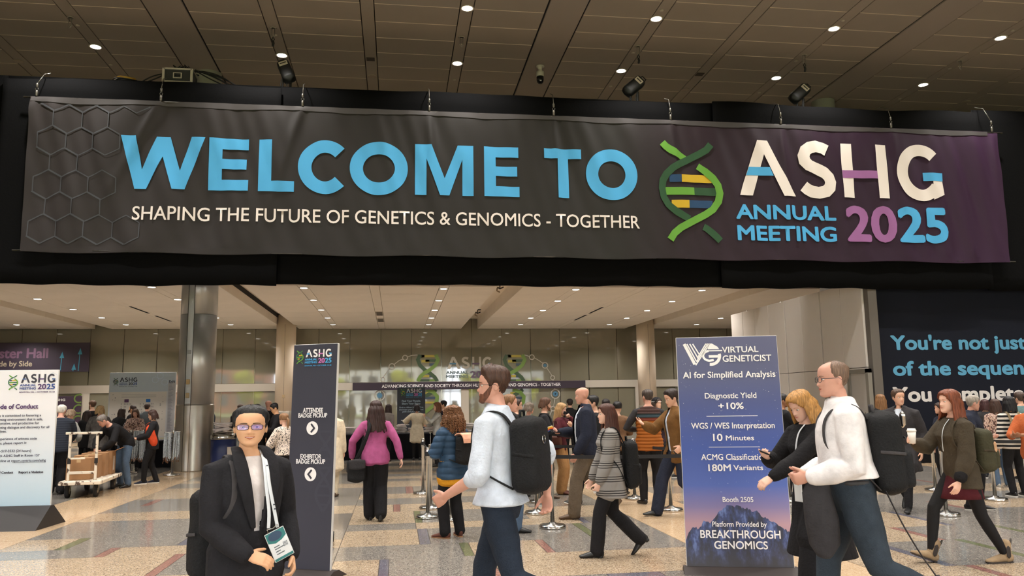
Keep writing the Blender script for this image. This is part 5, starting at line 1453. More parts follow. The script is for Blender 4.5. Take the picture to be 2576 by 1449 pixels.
# ------------------------------------------------------------------ people: one continuous body each, dressed
HZ = np.array([-.118, -.110, -.098, -.082, -.060, -.035, -.010, .015, .040, .062, .082, .100, .112, .118])
HWD = np.array([.012, .026, .040, .050, .0585, .0645, .069, .072, .0745, .0735, .068, .055, .036, .010])
HFR = np.array([-.072, -.084, -.0895, -.088, -.087, -.087, -.086, -.0895, -.0925, -.0905, -.081, -.060, -.032, -.004])
HBK = np.array([-.045, -.022, .002, .026, .050, .068, .082, .092, .098, .099, .092, .074, .048, .018])
def head_grid(nz, seg, off=0.0, feat=True, offf=None):
    """rings from chin to crown; face looks along -y; returns (nz, seg, 3), and the angle from the front"""
    u = np.linspace(0, 1, nz); z = -.118+.236*(.5-.5*np.cos(PI*u))*.55 + .236*u*.45
    w, f, b = np.interp(z, HZ, HWD), np.interp(z, HZ, HFR), np.interp(z, HZ, HBK)
    th = np.linspace(-PI, PI, seg, endpoint=False)
    s, c = np.sin(th), np.cos(th)
    se, ce = np.sign(s)*np.abs(s)**(2/2.25), np.sign(c)*np.abs(c)**(2/2.25)
    yc, d = (f+b)/2, (b-f)/2
    X = w[:, None]*se[None]; Y = yc[:, None]-d[:, None]*ce[None]; Z = np.repeat(z[:, None], seg, 1)
    if feat:
        fr = np.clip(ce, 0, 1)[None]**.5
        gx = lambda x0, sx: np.exp(-((X-x0)/sx)**2)
        gz = lambda z0, sz: np.exp(-((Z-z0)/sz)**2)
        nose = np.where(Z > -.034, np.clip((.022-Z)/.056, 0, 1)**1.15, np.exp(-((Z+.034)/.0085)**2))*.025*np.exp(-(X/(.0085+.008*np.clip((.01-Z)/.045, 0, 1)))**2)
        sock = (gx(.031, .016)+gx(-.031, .016))*gz(.004, .011)*.010
        brow = (gx(.03, .025)+gx(-.03, .025))*gz(.024, .008)*.0035
        cheek = (gx(.044, .018)+gx(-.044, .018))*gz(-.022, .018)*.005
        lips = gx(0, .021)*(gz(-.0555, .0045)*.0055+gz(-.067, .005)*.006-gz(-.0612, .002)*.003)
        chin = gx(0, .018)*gz(-.102, .012)*.006
        phil = gx(0, .03)*gz(-.05, .02)*.004
        Y = Y-(nose-sock+brow+cheek+lips+chin+phil)*fr
    if offf is not None:
        off = offf(Z, np.repeat(th[None], nz, 0))
    if np.any(np.asarray(off) != 0):
        n = np.stack((X, Y-yc[:, None], Z*.9), -1); n /= np.linalg.norm(n, axis=-1, keepdims=True)+1e-9
        G3 = np.stack((X, Y, Z), -1)+n*(np.asarray(off)[..., None] if np.ndim(off) else off)
    else:
        G3 = np.stack((X, Y, Z), -1)
    return G3, z, th
def grid_faces(nz, seg):
    F = []
    for j in range(nz-1):
        for k in range(seg): F.append((j*seg+k, j*seg+(k+1) % seg, (j+1)*seg+(k+1) % seg, (j+1)*seg+k))
    return F
def head_solid(nz=30, seg=36):
    g, z, th = head_grid(nz, seg); V = g.reshape(-1, 3)
    F = grid_faces(nz, seg); F.append(tuple(reversed(range(seg)))); F.append(tuple(range((nz-1)*seg, nz*seg)))
    return V, F
def hairline(thd, kind):
    a = abs(thd)
    if kind == 'long': xs, ys = (0, 20, 40, 55, 70, 85, 180), (.075, .072, .055, .015, -.01, -.015, -.02)
    elif kind == 'recede': xs, ys = (0, 15, 35, 50, 62, 74, 80, 100, 125, 180), (.088, .092, .098, .07, .035, -.01, .02, .01, -.05, -.07)
    elif kind == 'sides': xs, ys = (0, 60, 78, 84, 100, 125, 180), (.2, .2, .0, .0, -.005, -.05, -.07)
    elif kind == 'crown': xs, ys = (0, 58, 66, 74, 80, 84, 100, 125, 180), (.3, .3, .07, .03, .0, .0, -.005, -.05, -.07)
    elif kind == 'high': xs, ys = (0, 25, 45, 60, 72, 80, 88, 104, 128, 180), (.084, .083, .074, .048, .0, -.03, .012, .0, -.05, -.075)
    else: xs, ys = (0, 25, 45, 60, 72, 80, 88, 104, 128, 180), (.076, .075, .062, .035, -.005, -.03, .01, .0, -.05, -.075)
    return np.interp(a, xs, ys)
def shell_from(G1, G0, keep):
    """closed shell between two (nz, seg, 3) grids for the kept cells"""
    nz, seg = G1.shape[:2]; V = np.vstack((G1.reshape(-1, 3), G0.reshape(-1, 3))); n = nz*seg; F = []
    K = lambda j, k: 0 <= j < nz-1 and keep[j, k % seg]
    for j in range(nz-1):
        for k in range(seg):
            if not keep[j, k]: continue
            a, b, c, d = j*seg+k, j*seg+(k+1) % seg, (j+1)*seg+(k+1) % seg, (j+1)*seg+k
            F.append((a, b, c, d)); F.append((n+d, n+c, n+b, n+a))
            for (p, q, ok) in ((a, b, K(j-1, k)), (b, c, K(j, k+1)), (c, d, K(j+1, k)), (d, a, K(j, k-1))):
                if not ok: F.append((q, p, n+p, n+q))
    return V, F
def hair_cap(kind, top=.02, side=.010, nz=26, seg=48, rough=.003, seed=0, sweep=0.0, low=-.12, inner=-.009):
    r = np.random.default_rng(seed); ph = r.uniform(0, 6, 6)
    def off(Z, T):
        t = np.clip((Z+.02)/.12, 0, 1); back = (1-np.cos(T))/2
        o = side+(top-side)*t**1.3
        o = o+rough*(np.sin(T*13+Z*60+ph[0])+np.sin(T*21-Z*90+ph[1])*.7+np.sin(T*31+Z*40+ph[3])*.4)
        o = o+sweep*np.clip((Z-.06)/.05, 0, 1)*np.clip(np.cos(T), 0, 1)
        hl = np.vectorize(lambda q: float(hairline(q, kind)))(np.degrees(T[0]))[None]
        edge = np.clip((Z-hl)/.030, 0, 1)
        if kind == 'sides': edge = edge*np.clip((.055+.02*np.cos(T)-Z)/.03, 0, 1)
        return -.0045+(o+.0045)*edge if kind != 'long' else o
    g1, z, th = head_grid(nz, seg, feat=False, offf=off)
    g0, _, _ = head_grid(nz, seg, inner, feat=False)
    zc = (z[:-1]+z[1:])/2; tc = np.degrees(th+PI/seg)
    tc = (tc+180) % 360-180
    keep = np.zeros((nz, seg), bool)
    for k in range(seg):
        hl = hairline(tc[k], kind)
        for j in range(nz-1): keep[j, k] = zc[j] > hl-(.03 if kind != 'long' else 0) and (kind != 'sides' or zc[j] < .075+.02*math.cos(math.radians(tc[k])))
    V, F = shell_from(g1, g0, keep)
    if kind not in ('sides', 'crown'):
        n = nz*seg; F.append(tuple(range((nz-1)*seg, n)))
    return V, F
def hair_curtain(L, th0=60, width=.10, depth=.105, seed=0, thick=.022, wave=.006, nz=22, nt=44, yc=.020, top=.068, flare=.0, vary=.03):
    r = np.random.default_rng(seed); ph = r.uniform(0, 6, 8)
    t = np.linspace(math.radians(th0), 2*PI-math.radians(th0), nt); v = np.linspace(0, 1, nz)
    jag = vary*(np.sin(t*9+ph[0])*.5+np.sin(t*17+ph[1])*.3+np.sin(t*31+ph[5])*.2)
    Z = top-(top+L+jag[None])*v[:, None]
    T = np.repeat(t[None], nz, 0)
    q = np.clip((top-Z)/.080, 0, 1)**.8; lowr = np.clip((-.05-Z)/.25, 0, 1)
    wx = .078+(width-.078)*q+flare*lowr; wy = .088+(depth-.088)*q+flare*.6*lowr
    n = wave*(np.sin(T*24+Z*14+ph[2])+.7*np.sin(T*39-Z*22+ph[3])+.5*np.sin(T*13+Z*35+ph[4]))*np.clip((top+.02-Z)/.06, .2, 1)
    tap = np.clip((1-v[:, None])/.15, .25, 1)
    X = (wx+n)*np.sin(T); Y = yc-(wy+n)*np.cos(T)
    Xi = (wx-thick*tap)*np.sin(T); Yi = yc-(wy-thick*tap)*np.cos(T)
    G1 = np.stack((X, Y, Z), -1); G0 = np.stack((Xi, Yi, Z), -1)
    keep = np.ones((nz, nt), bool); keep[:, -1] = False
    return shell_from(G1, G0, keep)

def curvy(pts, rad=None, n=4):
    """Catmull-Rom refinement of a path (and of its radii)"""
    P_ = [Vector(p) for p in pts]; m = len(P_); out = []; ro = []
    g_ = lambda a, i: a[max(0, min(m-1, i))]
    for i in range(m-1):
        p0, p1, p2, p3 = g_(P_, i-1), P_[i], P_[i+1], g_(P_, i+2)
        for q in range(n):
            t = q/n
            out.append(.5*((2*p1)+(p2-p0)*t+(2*p0-5*p1+4*p2-p3)*t*t+(3*p1-p0-3*p2+p3)*t**3))
            if rad is not None:
                a, b = rad[i], rad[i+1]
                ro.append(tuple(u+(v-u)*t for u, v in zip(a, b)) if isinstance(a, tuple) else a+(b-a)*t)
    out.append(P_[-1])
    if rad is not None: ro.append(rad[-1]); return out, ro
    return out
def bumpy(V, amp, seed, f=1.0):
    r = np.random.default_rng(seed); v = np.array([tuple(q) for q in V]); c = v.mean(0); d = v-c; d /= np.linalg.norm(d, axis=1, keepdims=True)+1e-9; s_ = 0
    for k in range(4):
        a = r.normal(size=3); a /= np.linalg.norm(a); s_ = s_+np.sin((v@a)*f*(14+11*k)+r.uniform(0, 6)+1.5*np.sin((v@a[::-1])*9*f))/(1+.6*k)
    return [Vector(q) for q in v+d*(amp*s_)[:, None]]
def remesh(parts, voxel, smooth=2, dec=None, fac=.5):
    V = []; F = []
    n = 0
    for v, f in parts:
        V.append(np.asarray([tuple(q) for q in v], dtype=float)); F += [tuple(i+n for i in q) for q in f]; n += len(v)
    V = np.vstack(V)
    me = bpy.data.meshes.new('w'); me.from_pydata(V.tolist(), [], F); me.update()
    ob = bpy.data.objects.new('w', me)
    m = ob.modifiers.new('r', 'REMESH'); m.mode = 'VOXEL'; m.voxel_size = voxel
    if smooth:
        m = ob.modifiers.new('s', 'SMOOTH'); m.iterations = smooth; m.factor = fac
    if dec:
        m = ob.modifiers.new('d', 'DECIMATE'); m.ratio = dec
    return evaluated(ob)
def co_of(me):
    v = np.empty(len(me.vertices)*3); me.vertices.foreach_get('co', v); return v.reshape(-1, 3)
def nrm_of(me):
    v = np.empty(len(me.vertices)*3); me.vertices.foreach_get('normal', v); return v.reshape(-1, 3)
def set_co(me, v): me.vertices.foreach_set('co', v.reshape(-1)); me.update()
def shade_smooth(me): me.polygons.foreach_set('use_smooth', np.ones(len(me.polygons), bool))
def fcent(me):
    v = np.empty(len(me.polygons)*3); me.polygons.foreach_get('center', v); return v.reshape(-1, 3)
def wrinkle(me, amp, seed, freq=1.0, zs=.7):
    r = np.random.default_rng(seed); v = co_of(me); n = nrm_of(me); s = np.zeros(len(v)); p = v*np.array((1, 1, zs))
    for k in range(5):
        d = r.normal(size=3); d /= np.linalg.norm(d); e = r.normal(size=3); e /= np.linalg.norm(e); f = freq*(12+9*k)
        s += np.sin((p@d)*f+1.8*np.sin((p@e)*f*.45+r.uniform(0, 6)))/(1+.5*k)
    set_co(me, v+n*(amp*s/2)[:, None])
def drop_faces(me, mask):
    bm = bmesh.new(); bm.from_mesh(me); bm.faces.ensure_lookup_table()
    bmesh.ops.delete(bm, geom=[bm.faces[i] for i in np.nonzero(mask)[0]], context='FACES')
    bm.to_mesh(me); bm.free()

SKINS = {'light': (214, 168, 144), 'pale': (224, 180, 158), 'pink': (208, 156, 136), 'tan': (206, 158, 122), 'asian': (216, 166, 128), 'brown': (150, 104, 78)}
def skinmat(k):
    nm = 'skin_'+k
    if nm in MATS: return MATS[nm]
    m = plain(nm, SKINS[k], .5, var=.05, vscale=18, spec=.35)
    b = m.node_tree.nodes['Principled BSDF']; b.inputs['Subsurface Weight'].default_value = .12; b.inputs['Subsurface Radius'].default_value = (.012, .005, .003)
    return m
def lipmat(k):
    c = SKINS[k]; return plain('lip_'+k, (c[0]*.88, c[1]*.68, c[2]*.68), .45)
EYEW = plain('eye_white', (226, 220, 214), .25); EYED = plain('eye_iris', (42, 30, 24), .2)
def ik(S, W, l1, l2, hint):
    d = W-S; L = d.length; mx = (l1+l2)*.995
    if L > mx: W = S+d*(mx/L); d = W-S; L = mx
    L = max(L, abs(l1-l2)+.01); u = d.normalized(); a = (l1*l1-l2*l2+L*L)/(2*L); h = math.sqrt(max(0, l1*l1-a*a))
    p = hint-u*hint.dot(u)
    if p.length < 1e-5: p = u.orthogonal()
    return S+u*a+p.normalized()*h, W
PEOPLE = []
TRIS = {}
def person(label, hx, hy, Y, yaw=0, H=None, lean=0, side=0, head=(0, 0), legs=None, arms=None, sex='m', fat=1.0, skin='light',
           hair=('short', (50, 38, 30)), top=None, inner=None, bottom=None, shoes=None, lod=2, face=None, glasses=None, beard=None, twist=0, group=None, hips=0, hs=(.99, .96, .93), smile=False):
    """hx, hy: where the crown is seen; Y: distance into the hall; yaw 0 faces the photographer, 90 faces towards +x, 180 walks away"""
    fem = sex == 'f'
    R = Vector
    legs = legs or ((.02, .10, 0, 0), (-.02, .10, 0, 0))
    arms = arms or ({}, {})
    ln, sd, tw = math.radians(lean), math.radians(side), math.radians(twist)
    # ---- skeleton at unit scale (1.75 m)
    TH, SH, AN = .435, .425, .085
    ank = []
    for i, lg in enumerate(legs):
        s = 1 if i == 0 else -1
        ank.append(R((s*lg[1], -lg[0], AN+lg[2])))
    hipw = .088
    if not hips: hips = .6*(ank[0].y+ank[1].y)/2
    pz = .93
    for i, a in enumerate(ank):
        s = 1 if i == 0 else -1
        hd = math.hypot(a.x-s*hipw, a.y-hips); reach = (TH+SH)*.992
        pz = min(pz, a.z+math.sqrt(max(.05, reach**2-hd**2)))
    pel = R((0, hips, pz))
    def T(dz, x=0.0, y=0.0):
        if dz > 0:
            f = ln*min(1, .45+dz/.35*.55); g = sd
        else: f = ln*.25; g = 0
        a = tw*max(0, min(1, dz/.45)); x, y = x*math.cos(a)-y*math.sin(a), x*math.sin(a)+y*math.cos(a)
        yy = y*math.cos(f)-dz*math.sin(f); zz = dz*math.cos(f)+y*math.sin(f)
        xx = x*math.cos(g)+zz*math.sin(g)*(1 if dz > 0 else 0)
        return pel+R((xx, yy, zz))
    hd_p, hd_y = math.radians(head[0]), math.radians(head[1])
    nb = T(.548, 0, .012)
    up = R((math.sin(sd)*.6, -math.sin(ln*.85), math.cos(ln*.85)))
    hc = nb+up*.146+R((0, -.022, 0))+R((math.sin(hd_y), -math.cos(hd_y), 0))*(.035*math.sin(max(0, hd_p)))-R((0, 0, .02*abs(math.sin(hd_p))))
    HR = Matrix.Rotation(hd_y, 3, 'Z') @ Matrix.Rotation(hd_p, 3, 'X')
    HRO = HR.copy(); HR = HR @ Matrix.Diagonal(hs).to_3x3()
    ht = hair[2].get('top') if len(hair) > 2 else None
    if ht is None: ht = {'bald': 0, 'curly': .03, 'sides': .003, 'crown': .006, 'recede': .01, 'crop': .01, 'high': .03, 'bun': .014, 'tail': .014}.get(hair[0], .019)
    topz = hc.z+(.118*hs[2]+ht)*math.cos(hd_p)
    zt = P(hx, hy, Y).z
    k = (H/1.75) if H else zt/topz
    wz = Matrix.Rotation(math.radians(yaw), 3, 'Z')
    hcw = wz @ (hc*k)
    base = R((P(hx, hy, Y).x-hcw.x, Y-hcw.y, 0))
    vox_b, vox_g = ((.0055, .010), (.0085, .014), (.012, .018))[lod]
    dec_b = (.35, .40, .36)[lod]
    seg = (16, 12, 10)[lod]
    per = empty('person', base, math.radians(yaw), label, 'person', group)
    sm = skinmat(skin); hm = hairmat('hair_%d_%d_%d' % hair[1], hair[1])
    sh = (.162 if fem else .185)*(.5+.5*fat)
    # ---- limbs
    J = {}
    arm_bits = []; 
    for i, am in enumerate(arms):
        s = 1 if i == 0 else -1
        S = T(.462, s*sh, .002)
        h = am.get('h', (.04, .25, .80)); W = R((s*h[1], -h[0], h[2]))
        e = am.get('e', (-1, .35, -.3)); hint = R((s*e[1], -e[0], e[2]))
        E, W = ik(S, W, .295, .26, hint)
        fd = (W-E).normalized()
        if 'd' in am: d = R((s*am['d'][1], -am['d'][0], am['d'][2])).normalized()
        else: d = fd
        nn = am.get('n', (0, -1, 0)); n = R((s*nn[1], -nn[0], nn[2])); n = (n-d*n.dot(d))
        n = n.normalized() if n.length > 1e-4 else d.orthogonal()
        J['SEW'[0]+str(i)] = S; J['E'+str(i)] = E; J['W'+str(i)] = W; J['d'+str(i)] = d; J['n'+str(i)] = n; J['w'+str(i)] = d.cross(n)
        am_t = .9 if fem else 1.0
        arm_bits.append(tube([S, S.lerp(E, .45), E, E.lerp(W, .35), W, W+d*.02], [.050*am_t*fat, .044*am_t*fat, .036*am_t, .037*am_t, .026*am_t, .024*am_t], seg))
        w = d.cross(n); hs = .93 if fem else 1.0
        arm_bits.append(tube([W+d*.005, W+d*.045*hs, W+d*.092*hs], [(.024*hs, .018*hs), (.038*hs, .016*hs), (.040*hs, .013*hs)], seg, ref=w))
        cu = math.radians(am.get('c', 18)); rad = -1 if i == 0 else 1
        for q, (o, Lf) in enumerate(((.030, .070), (.010, .080), (-.010, .075), (-.029, .058))):
            p = W+d*(.09*hs)+w*(o*rad*hs); dirv = d.copy(); pts = [p-d*.02, p]; a = 0
            for fz, m_ in ((.46, .8), (.31, 1.0), (.23, .8)):
                a += cu*m_*(1+.08*q); dv = d*math.cos(a)+n*math.sin(a); p = p+dv*(Lf*hs*fz); pts.append(p)
            arm_bits.append(tube(pts, [.0095*hs, .0095*hs, .0088*hs, .0082*hs, .0068*hs], 8))
        tb = W+d*(.028*hs)+w*(.026*rad*hs); ta = math.radians(am.get('th', 38))
        td = d*math.cos(ta)+w*(rad*math.sin(ta))+n*(.25+.3*math.sin(cu)); td.normalize()
        t2 = (td*.8+d*.35+n*.25*math.sin(cu)).normalized()
        arm_bits.append(tube([tb, tb+td*.036*hs, tb+td*.036*hs+t2*.030*hs, tb+td*.036*hs+t2*.054*hs], [.0135*hs, .0115*hs, .0100*hs, .0075*hs], 8))
    leg_bits = []
    for i, (lg, A) in enumerate(zip(legs, ank)):
        s = 1 if i == 0 else -1
        Hh = pel+R((s*hipw, 0, 0)); K, A = ik(Hh, A, TH, SH, R((s*.08, -1, .15)))
        J['H'+str(i)] = Hh; J['K'+str(i)] = K; J['A'+str(i)] = A
        leg_bits.append(tube([Hh, Hh.lerp(K, .4), K, K.lerp(A, .3), A], [.082*fat, .073*fat, .052, .050, .036], seg))
        fy = math.radians(lg[4] if len(lg) > 4 else 6)*s; pt = math.radians(lg[3])
        FM = Matrix.Rotation(fy, 3, 'Z') @ Matrix.Rotation(pt, 3, 'X')
        J['F'+str(i)] = FM
        foot = [FM @ R(q) for q in ((0, .045, -.045), (0, -.03, -.045), (0, -.10, -.055), (0, -.165, -.062))]
        leg_bits.append(tube([A+q for q in foot], [(.030, .034), (.034, .036), (.040, .024), (.032, .016)], 10, ref=FM @ R((1, 0, 0))))
    # ---- torso sections: (dz, half width, half depth, y offset)
    if fem: TS = [(-.10, .110, .085, .01), (-.02, .158*fat, .108*fat, .012), (.08, .150*fat, .102*fat, .008), (.19, .122*fat, .088*fat, -.002), (.29, .132*fat, .098*fat, -.006), (.37, .142*fat, .116*fat, -.014), (.44, .145, .098, .0), (.49, .135, .072, .008), (.53, .085, .056, .012), (.565, .048, .048, .012)]
    else: TS = [(-.10, .110, .085, .01), (-.02, .150*fat, .108*fat, .010), (.08, .148*fat, .106*fat*fat, .0), (.19, .145*fat, .105*fat*fat, -.006), (.30, .156*fat, .112*fat, -.006), (.39, .168, .118, -.002), (.45, .165, .104, .004), (.495, .150, .078, .010), (.535, .095, .062, .012), (.57, .056, .056, .012)]
    def torso_loft(ts, ease=0.0, nseg=None, x2=2.35):
        nseg = nseg or (28, 22, 18)[lod]; V = []; n = len(ts)
        rows = [(ts[0][0]-.012, ts[0][1]*.5, ts[0][2]*.5, ts[0][3])]+list(ts)+[(ts[-1][0]+.012, ts[-1][1]*.5, ts[-1][2]*.5, ts[-1][3])]
        for dz, a, b, yo in rows:
            a, b = a+ease, b+ease
            for q in range(nseg):
                t = 2*PI*q/nseg; c, s_ = math.cos(t), math.sin(t)
                V.append(T(dz, a*math.copysign(abs(c)**(2/x2), c), yo+b*math.copysign(abs(s_)**(2/x2), s_)))
        F = grid_faces(len(rows), nseg); F.append(tuple(reversed(range(nseg)))); F.append(tuple(range((len(rows)-1)*nseg, len(rows)*nseg)))
        return V, F
    HV, HF = head_solid(*((40, 48), (30, 36), (24, 28))[lod])
    hw = [(HR @ R(v))+hc for v in HV]
    bits = [(hw, HF), torso_loft(TS), tube([nb-up*.06, nb+up*.02, nb+up*.075+R((0, -.008, 0))], [(.060, .058), (.052 if not fem else .046, .052 if not fem else .046), (.050 if not fem else .045, .052 if not fem else .046)], seg, ref=R((1, 0, 0)))]
    for s in (-1, 1):
        bits.append(([(HR @ R((s*(.073+.006*q[0]), .010+q[1]*.018+.004, -.006+q[2]*.031)))+hc for q in [(v[0]*1.0+.3*v[1], v[1], v[2]-.15*v[1]) for v in sphere((0, 0, 0), 1.0, 10, 8)[0]]], sphere((0, 0, 0), 1, 10, 8)[1]))
    bits += arm_bits+leg_bits
    me = remesh(bits, vox_b, (2, 2, 1)[lod], dec_b, .4)
    v = co_of(me)
    # face colours by place on the head
    me.materials.clear()
    me.materials.append(sm)
    set_co(me, v*k); shade_smooth(me); me.name = 'body'
    link('body', me, per)
    HG, HGz, HGt = head_grid(40, 72)
    fsel = np.abs(HGt) < 1.45
    def hsurf(x, z):
        j = int(np.clip(np.searchsorted(HGz, z)-1, 0, len(HGz)-2)); t = (z-HGz[j])/(HGz[j+1]-HGz[j]); row = HG[j]*(1-t)+HG[j+1]*t; row = row[fsel]
        return float(np.interp(x, row[:, 0], row[:, 1]))
    def hpt(x, z, off): return ((HR @ R((x, hsurf(x, z)-off, z)))+hc)*k
    def strip(name, xs, zu, zl, m, off=.0016):
        V0 = []; F0 = []; rows = 3
        for q, x in enumerate(xs):
            for j in range(rows+1): z = zl[q]+(zu[q]-zl[q])*j/rows; V0.append(hpt(x, z, off*(.35 if j in (0, rows) else 1)))
        for q in range(len(xs)-1):
            for j in range(rows): a = q*(rows+1)+j; F0.append((a, a+rows+1, a+rows+2, a+1))
        return mobj(name, V0, F0, m, per, True)
    if face if face is not None else lod < 2:
        bm_ = plain('brow_%s_%d_%d_%d' % ((skin,)+hair[1]), tuple(c*.62+q*.34 for c, q in zip(hair[1], SKINS[skin])), .8)
        lm_ = lipmat(skin)
        for s in (-1, 1):
            g = Geo()
            c0 = R((s*.031, -.0710, .0030))
            V0, F0 = sphere((0, 0, 0), .0122, 12, 8); g.add([((HR @ (R(q)+c0))+hc)*k for q in V0], F0)
            V0, F0 = sphere((0, 0, 0), (.0060, .0032, .0060), 10, 6); g.add([((HR @ (R(q)+c0+R((0, -.0106, -.0005))))+hc)*k for q in V0], F0, 1)
            V0, F0 = sphere((0, 0, 0), (.0140, .0136, .0136), 16, 14)
            up_ = [f for f in F0 if min(V0[i][2] for i in f) > (.0022 if smile else .0036)]; dn_ = [f for f in F0 if max(V0[i][2] for i in f) < -.0048]
            g.add([((HR @ (R(q)+c0+R((0, .0004, 0))))+hc)*k for q in V0], up_+dn_, 2)
            g.obj('eye', [EYEW, EYED, sm], per, True)
            xs = [s*(.012+.036*q/8) for q in range(9)]; zc_ = [.0205+.0050*math.sin(PI*(.15+.70*q/8)) for q in range(9)]; hw_ = [.0030*(1-.55*(q/8)**2)*(.75 if fem else 1.0)*(.6 if q == 0 else 1) for q in range(9)]
            strip('eyebrow', xs, [z+h_ for z, h_ in zip(zc_, hw_)], [z-h_ for z, h_ in zip(zc_, hw_)], bm_, .0022)
        xs = [-.0235+.047*q/12 for q in range(13)]; e_ = [1-abs(q-6)/6 for q in range(13)]
        cu = .004 if smile else .0012
        ml = [-.0612+cu*(1-v) for v in e_]
        gap = [.0052*v**.6 if smile else 0 for v in e_]
        zu = [m_+.0010+.0048*v**.7-(.0012 if q == 6 else 0) for q, (m_, v) in enumerate(zip(ml, e_))]
        strip('upper_lip', xs, zu, ml, lm_, .0022)
        if smile:
            strip('mouth_inside', xs, [m_+.0004 for m_ in ml], [m_-g_*1.25 for m_, g_ in zip(ml, gap)], plain('mouth_dark', (70, 30, 30), .6), .0012)
            strip('teeth', xs[2:-2], [m_-.0002 for m_ in ml[2:-2]], [m_-g_*.85 for m_, g_ in zip(ml[2:-2], gap[2:-2])], plain('teeth_white', (232, 226, 216), .35), .0020)
        strip('lower_lip', xs, [m_-g_ for m_, g_ in zip(ml, gap)], [m_-g_-.0008-.0072*v**.75 for m_, v, g_ in zip(ml, e_, gap)], lm_, .0024)
    if beard:
        def boff(Z, Tt):
            td = np.degrees(np.abs(Tt)); bl = np.interp(td, (0, 20, 42, 62, 76, 88), (-.043, -.045, -.054, -.030, .004, .012))
            w_ = np.interp(Z, HZ, HWD)*np.sin(Tt)
            e1 = np.clip((bl-Z)/.014, 0, 1)*np.clip((90-td)/10, 0, 1)
            return -.0045+.0115*e1+.0012*np.sin(Tt*40+Z*200)*e1-.012*np.exp(-((Z+.0635)/.0085)**2)*np.exp(-(w_/.021)**4)
        g1, zb_, tb_ = head_grid(34, 72, offf=boff); g0, _, _ = head_grid(34, 72, -.010)
        tdg = np.degrees(np.abs(tb_)); kp = np.zeros((34, 72), bool)
        for j in range(33): kp[j] = (tdg < 92) & ((zb_[j]) < .03)
        V0, F0 = shell_from(g1, g0, kp); mobj('beard', [((HR @ R(q))+hc)*k for q in V0], F0, hairmat('beard_%d_%d_%d' % beard, beard), per, True)
    # ---- hair
    hk = hair[0]; hp = hair[2] if len(hair) > 2 else {}
    sd_ = int(abs(hx)*7+hy) % 997
    hb = []
    if hk in ('short', 'high', 'recede', 'sides', 'crop', 'crown'):
        t_, s_ = {'short': (.020, .012), 'high': (.030, .011), 'recede': (.010, .010), 'sides': (.004, .005), 'crown': (.006, .007), 'crop': (.010, .006)}[hk]
        hb.append(hair_cap('short' if hk == 'crop' else hk, hp.get('top', t_), hp.get('side', s_), seed=sd_, rough=hp.get('rough', .0022), sweep=hp.get('sweep', 0)))
    elif hk in ('long', 'bob', 'shaggy'):
        hb.append(hair_cap('long', hp.get('top', .018), .014, seed=sd_, rough=.002))
        hb.append(hair_curtain(hp.get('L', .34 if hk == 'long' else .13), hp.get('th0', 58), hp.get('w', .104), hp.get('d', .108), sd_, wave=hp.get('wave', .0045), flare=hp.get('flare', .01)))
    elif hk == 'curly':
        hb.append(hair_curtain(.20, 66, .150, .150, sd_, wave=.008, yc=.03)); hb.append(hair_cap('long', .03, .03, seed=sd_, rough=.009))
        r_ = random.Random(sd_)
        for q in range(hp.get('n', 150)):
            t = r_.uniform(math.radians(62), 2*PI-math.radians(62)); z = r_.uniform(-.24, .10); rr = .108+.062*max(0, min(1, (.10-z)/.22))*(1 if z > -.12 else 1-(-.12-z)*1.6)
            c = (rr*math.sin(t), .02-rr*1.02*math.cos(t), z); rad = r_.uniform(.018, .03)
            pts = [(c[0]+rad*.55*math.cos(a*2.1+q), c[1]+rad*.55*math.sin(a*2.1+q), c[2]+.03-a*.010) for a in range(7)]
            hb.append(tube(pts, [.004, .0075, .0085, .0085, .0085, .0075, .004], 5))
    elif hk in ('bun', 'tail'):
        hb.append(hair_cap('long', .014, .010, seed=sd_, rough=.0018))
        if hk == 'bun': hb.append(sphere((0, .105, .055), (.042, .038, .04), 14, 10))
        else: hb.append(tube([(0, .09, .03), (0, .135, -.02), (0, .14, -.12), (0, .12, -.22)], [.022, .03, .026, .01], 12))
    if hb:
        g = Geo()
        for V0, F0 in hb: g.add([((HR @ R(q))+hc)*k for q in V0], F0)
        g.obj('hair', hm, per, True)
    if glasses:
        g = Geo(); gl = Geo(); yf = -.098
        for s in (-1, 1):
            c = R((s*.032, yf, .001)); loop = []
            for q in range(17):
                t = 2*PI*q/16; loop.append(c+R((.026*math.copysign(abs(math.cos(t))**.6, math.cos(t)), .004*abs(math.cos(t))*(1 if s*math.cos(t) > 0 else 0), .0165*math.copysign(abs(math.sin(t))**.6, math.sin(t)))))
            g.add([((HR @ R(q))+hc)*k for q in tube(loop, .0016, 6)[0]], tube(loop, .0016, 6)[1])
            gl.add([((HR @ (c+(q-c)*.97))+hc)*k for q in loop[:-1]], [tuple(range(16))])
            tmp = tube([(s*.058, yf+.003, .008), (s*.074, -.06, .008), (s*.0775, .012, .008), (s*.077, .028, -.006)], .0017, 6); g.add([((HR @ R(q))+hc)*k for q in tmp[0]], tmp[1])
        tmp = tube([(-.007, yf, .004), (0, yf-.003, .006), (.007, yf, .004)], .0016, 6); g.add([((HR @ R(q))+hc)*k for q in tmp[0]], tmp[1])
        o = g.obj('glasses', plain('frame_%d_%d_%d' % glasses[:3], glasses[:3], .35), per, True)
        lm = glasses[3] if len(glasses) > 3 else None
        if lm: gl.obj('lens', lm, o)
    # ---- upper garment
    tri = 0
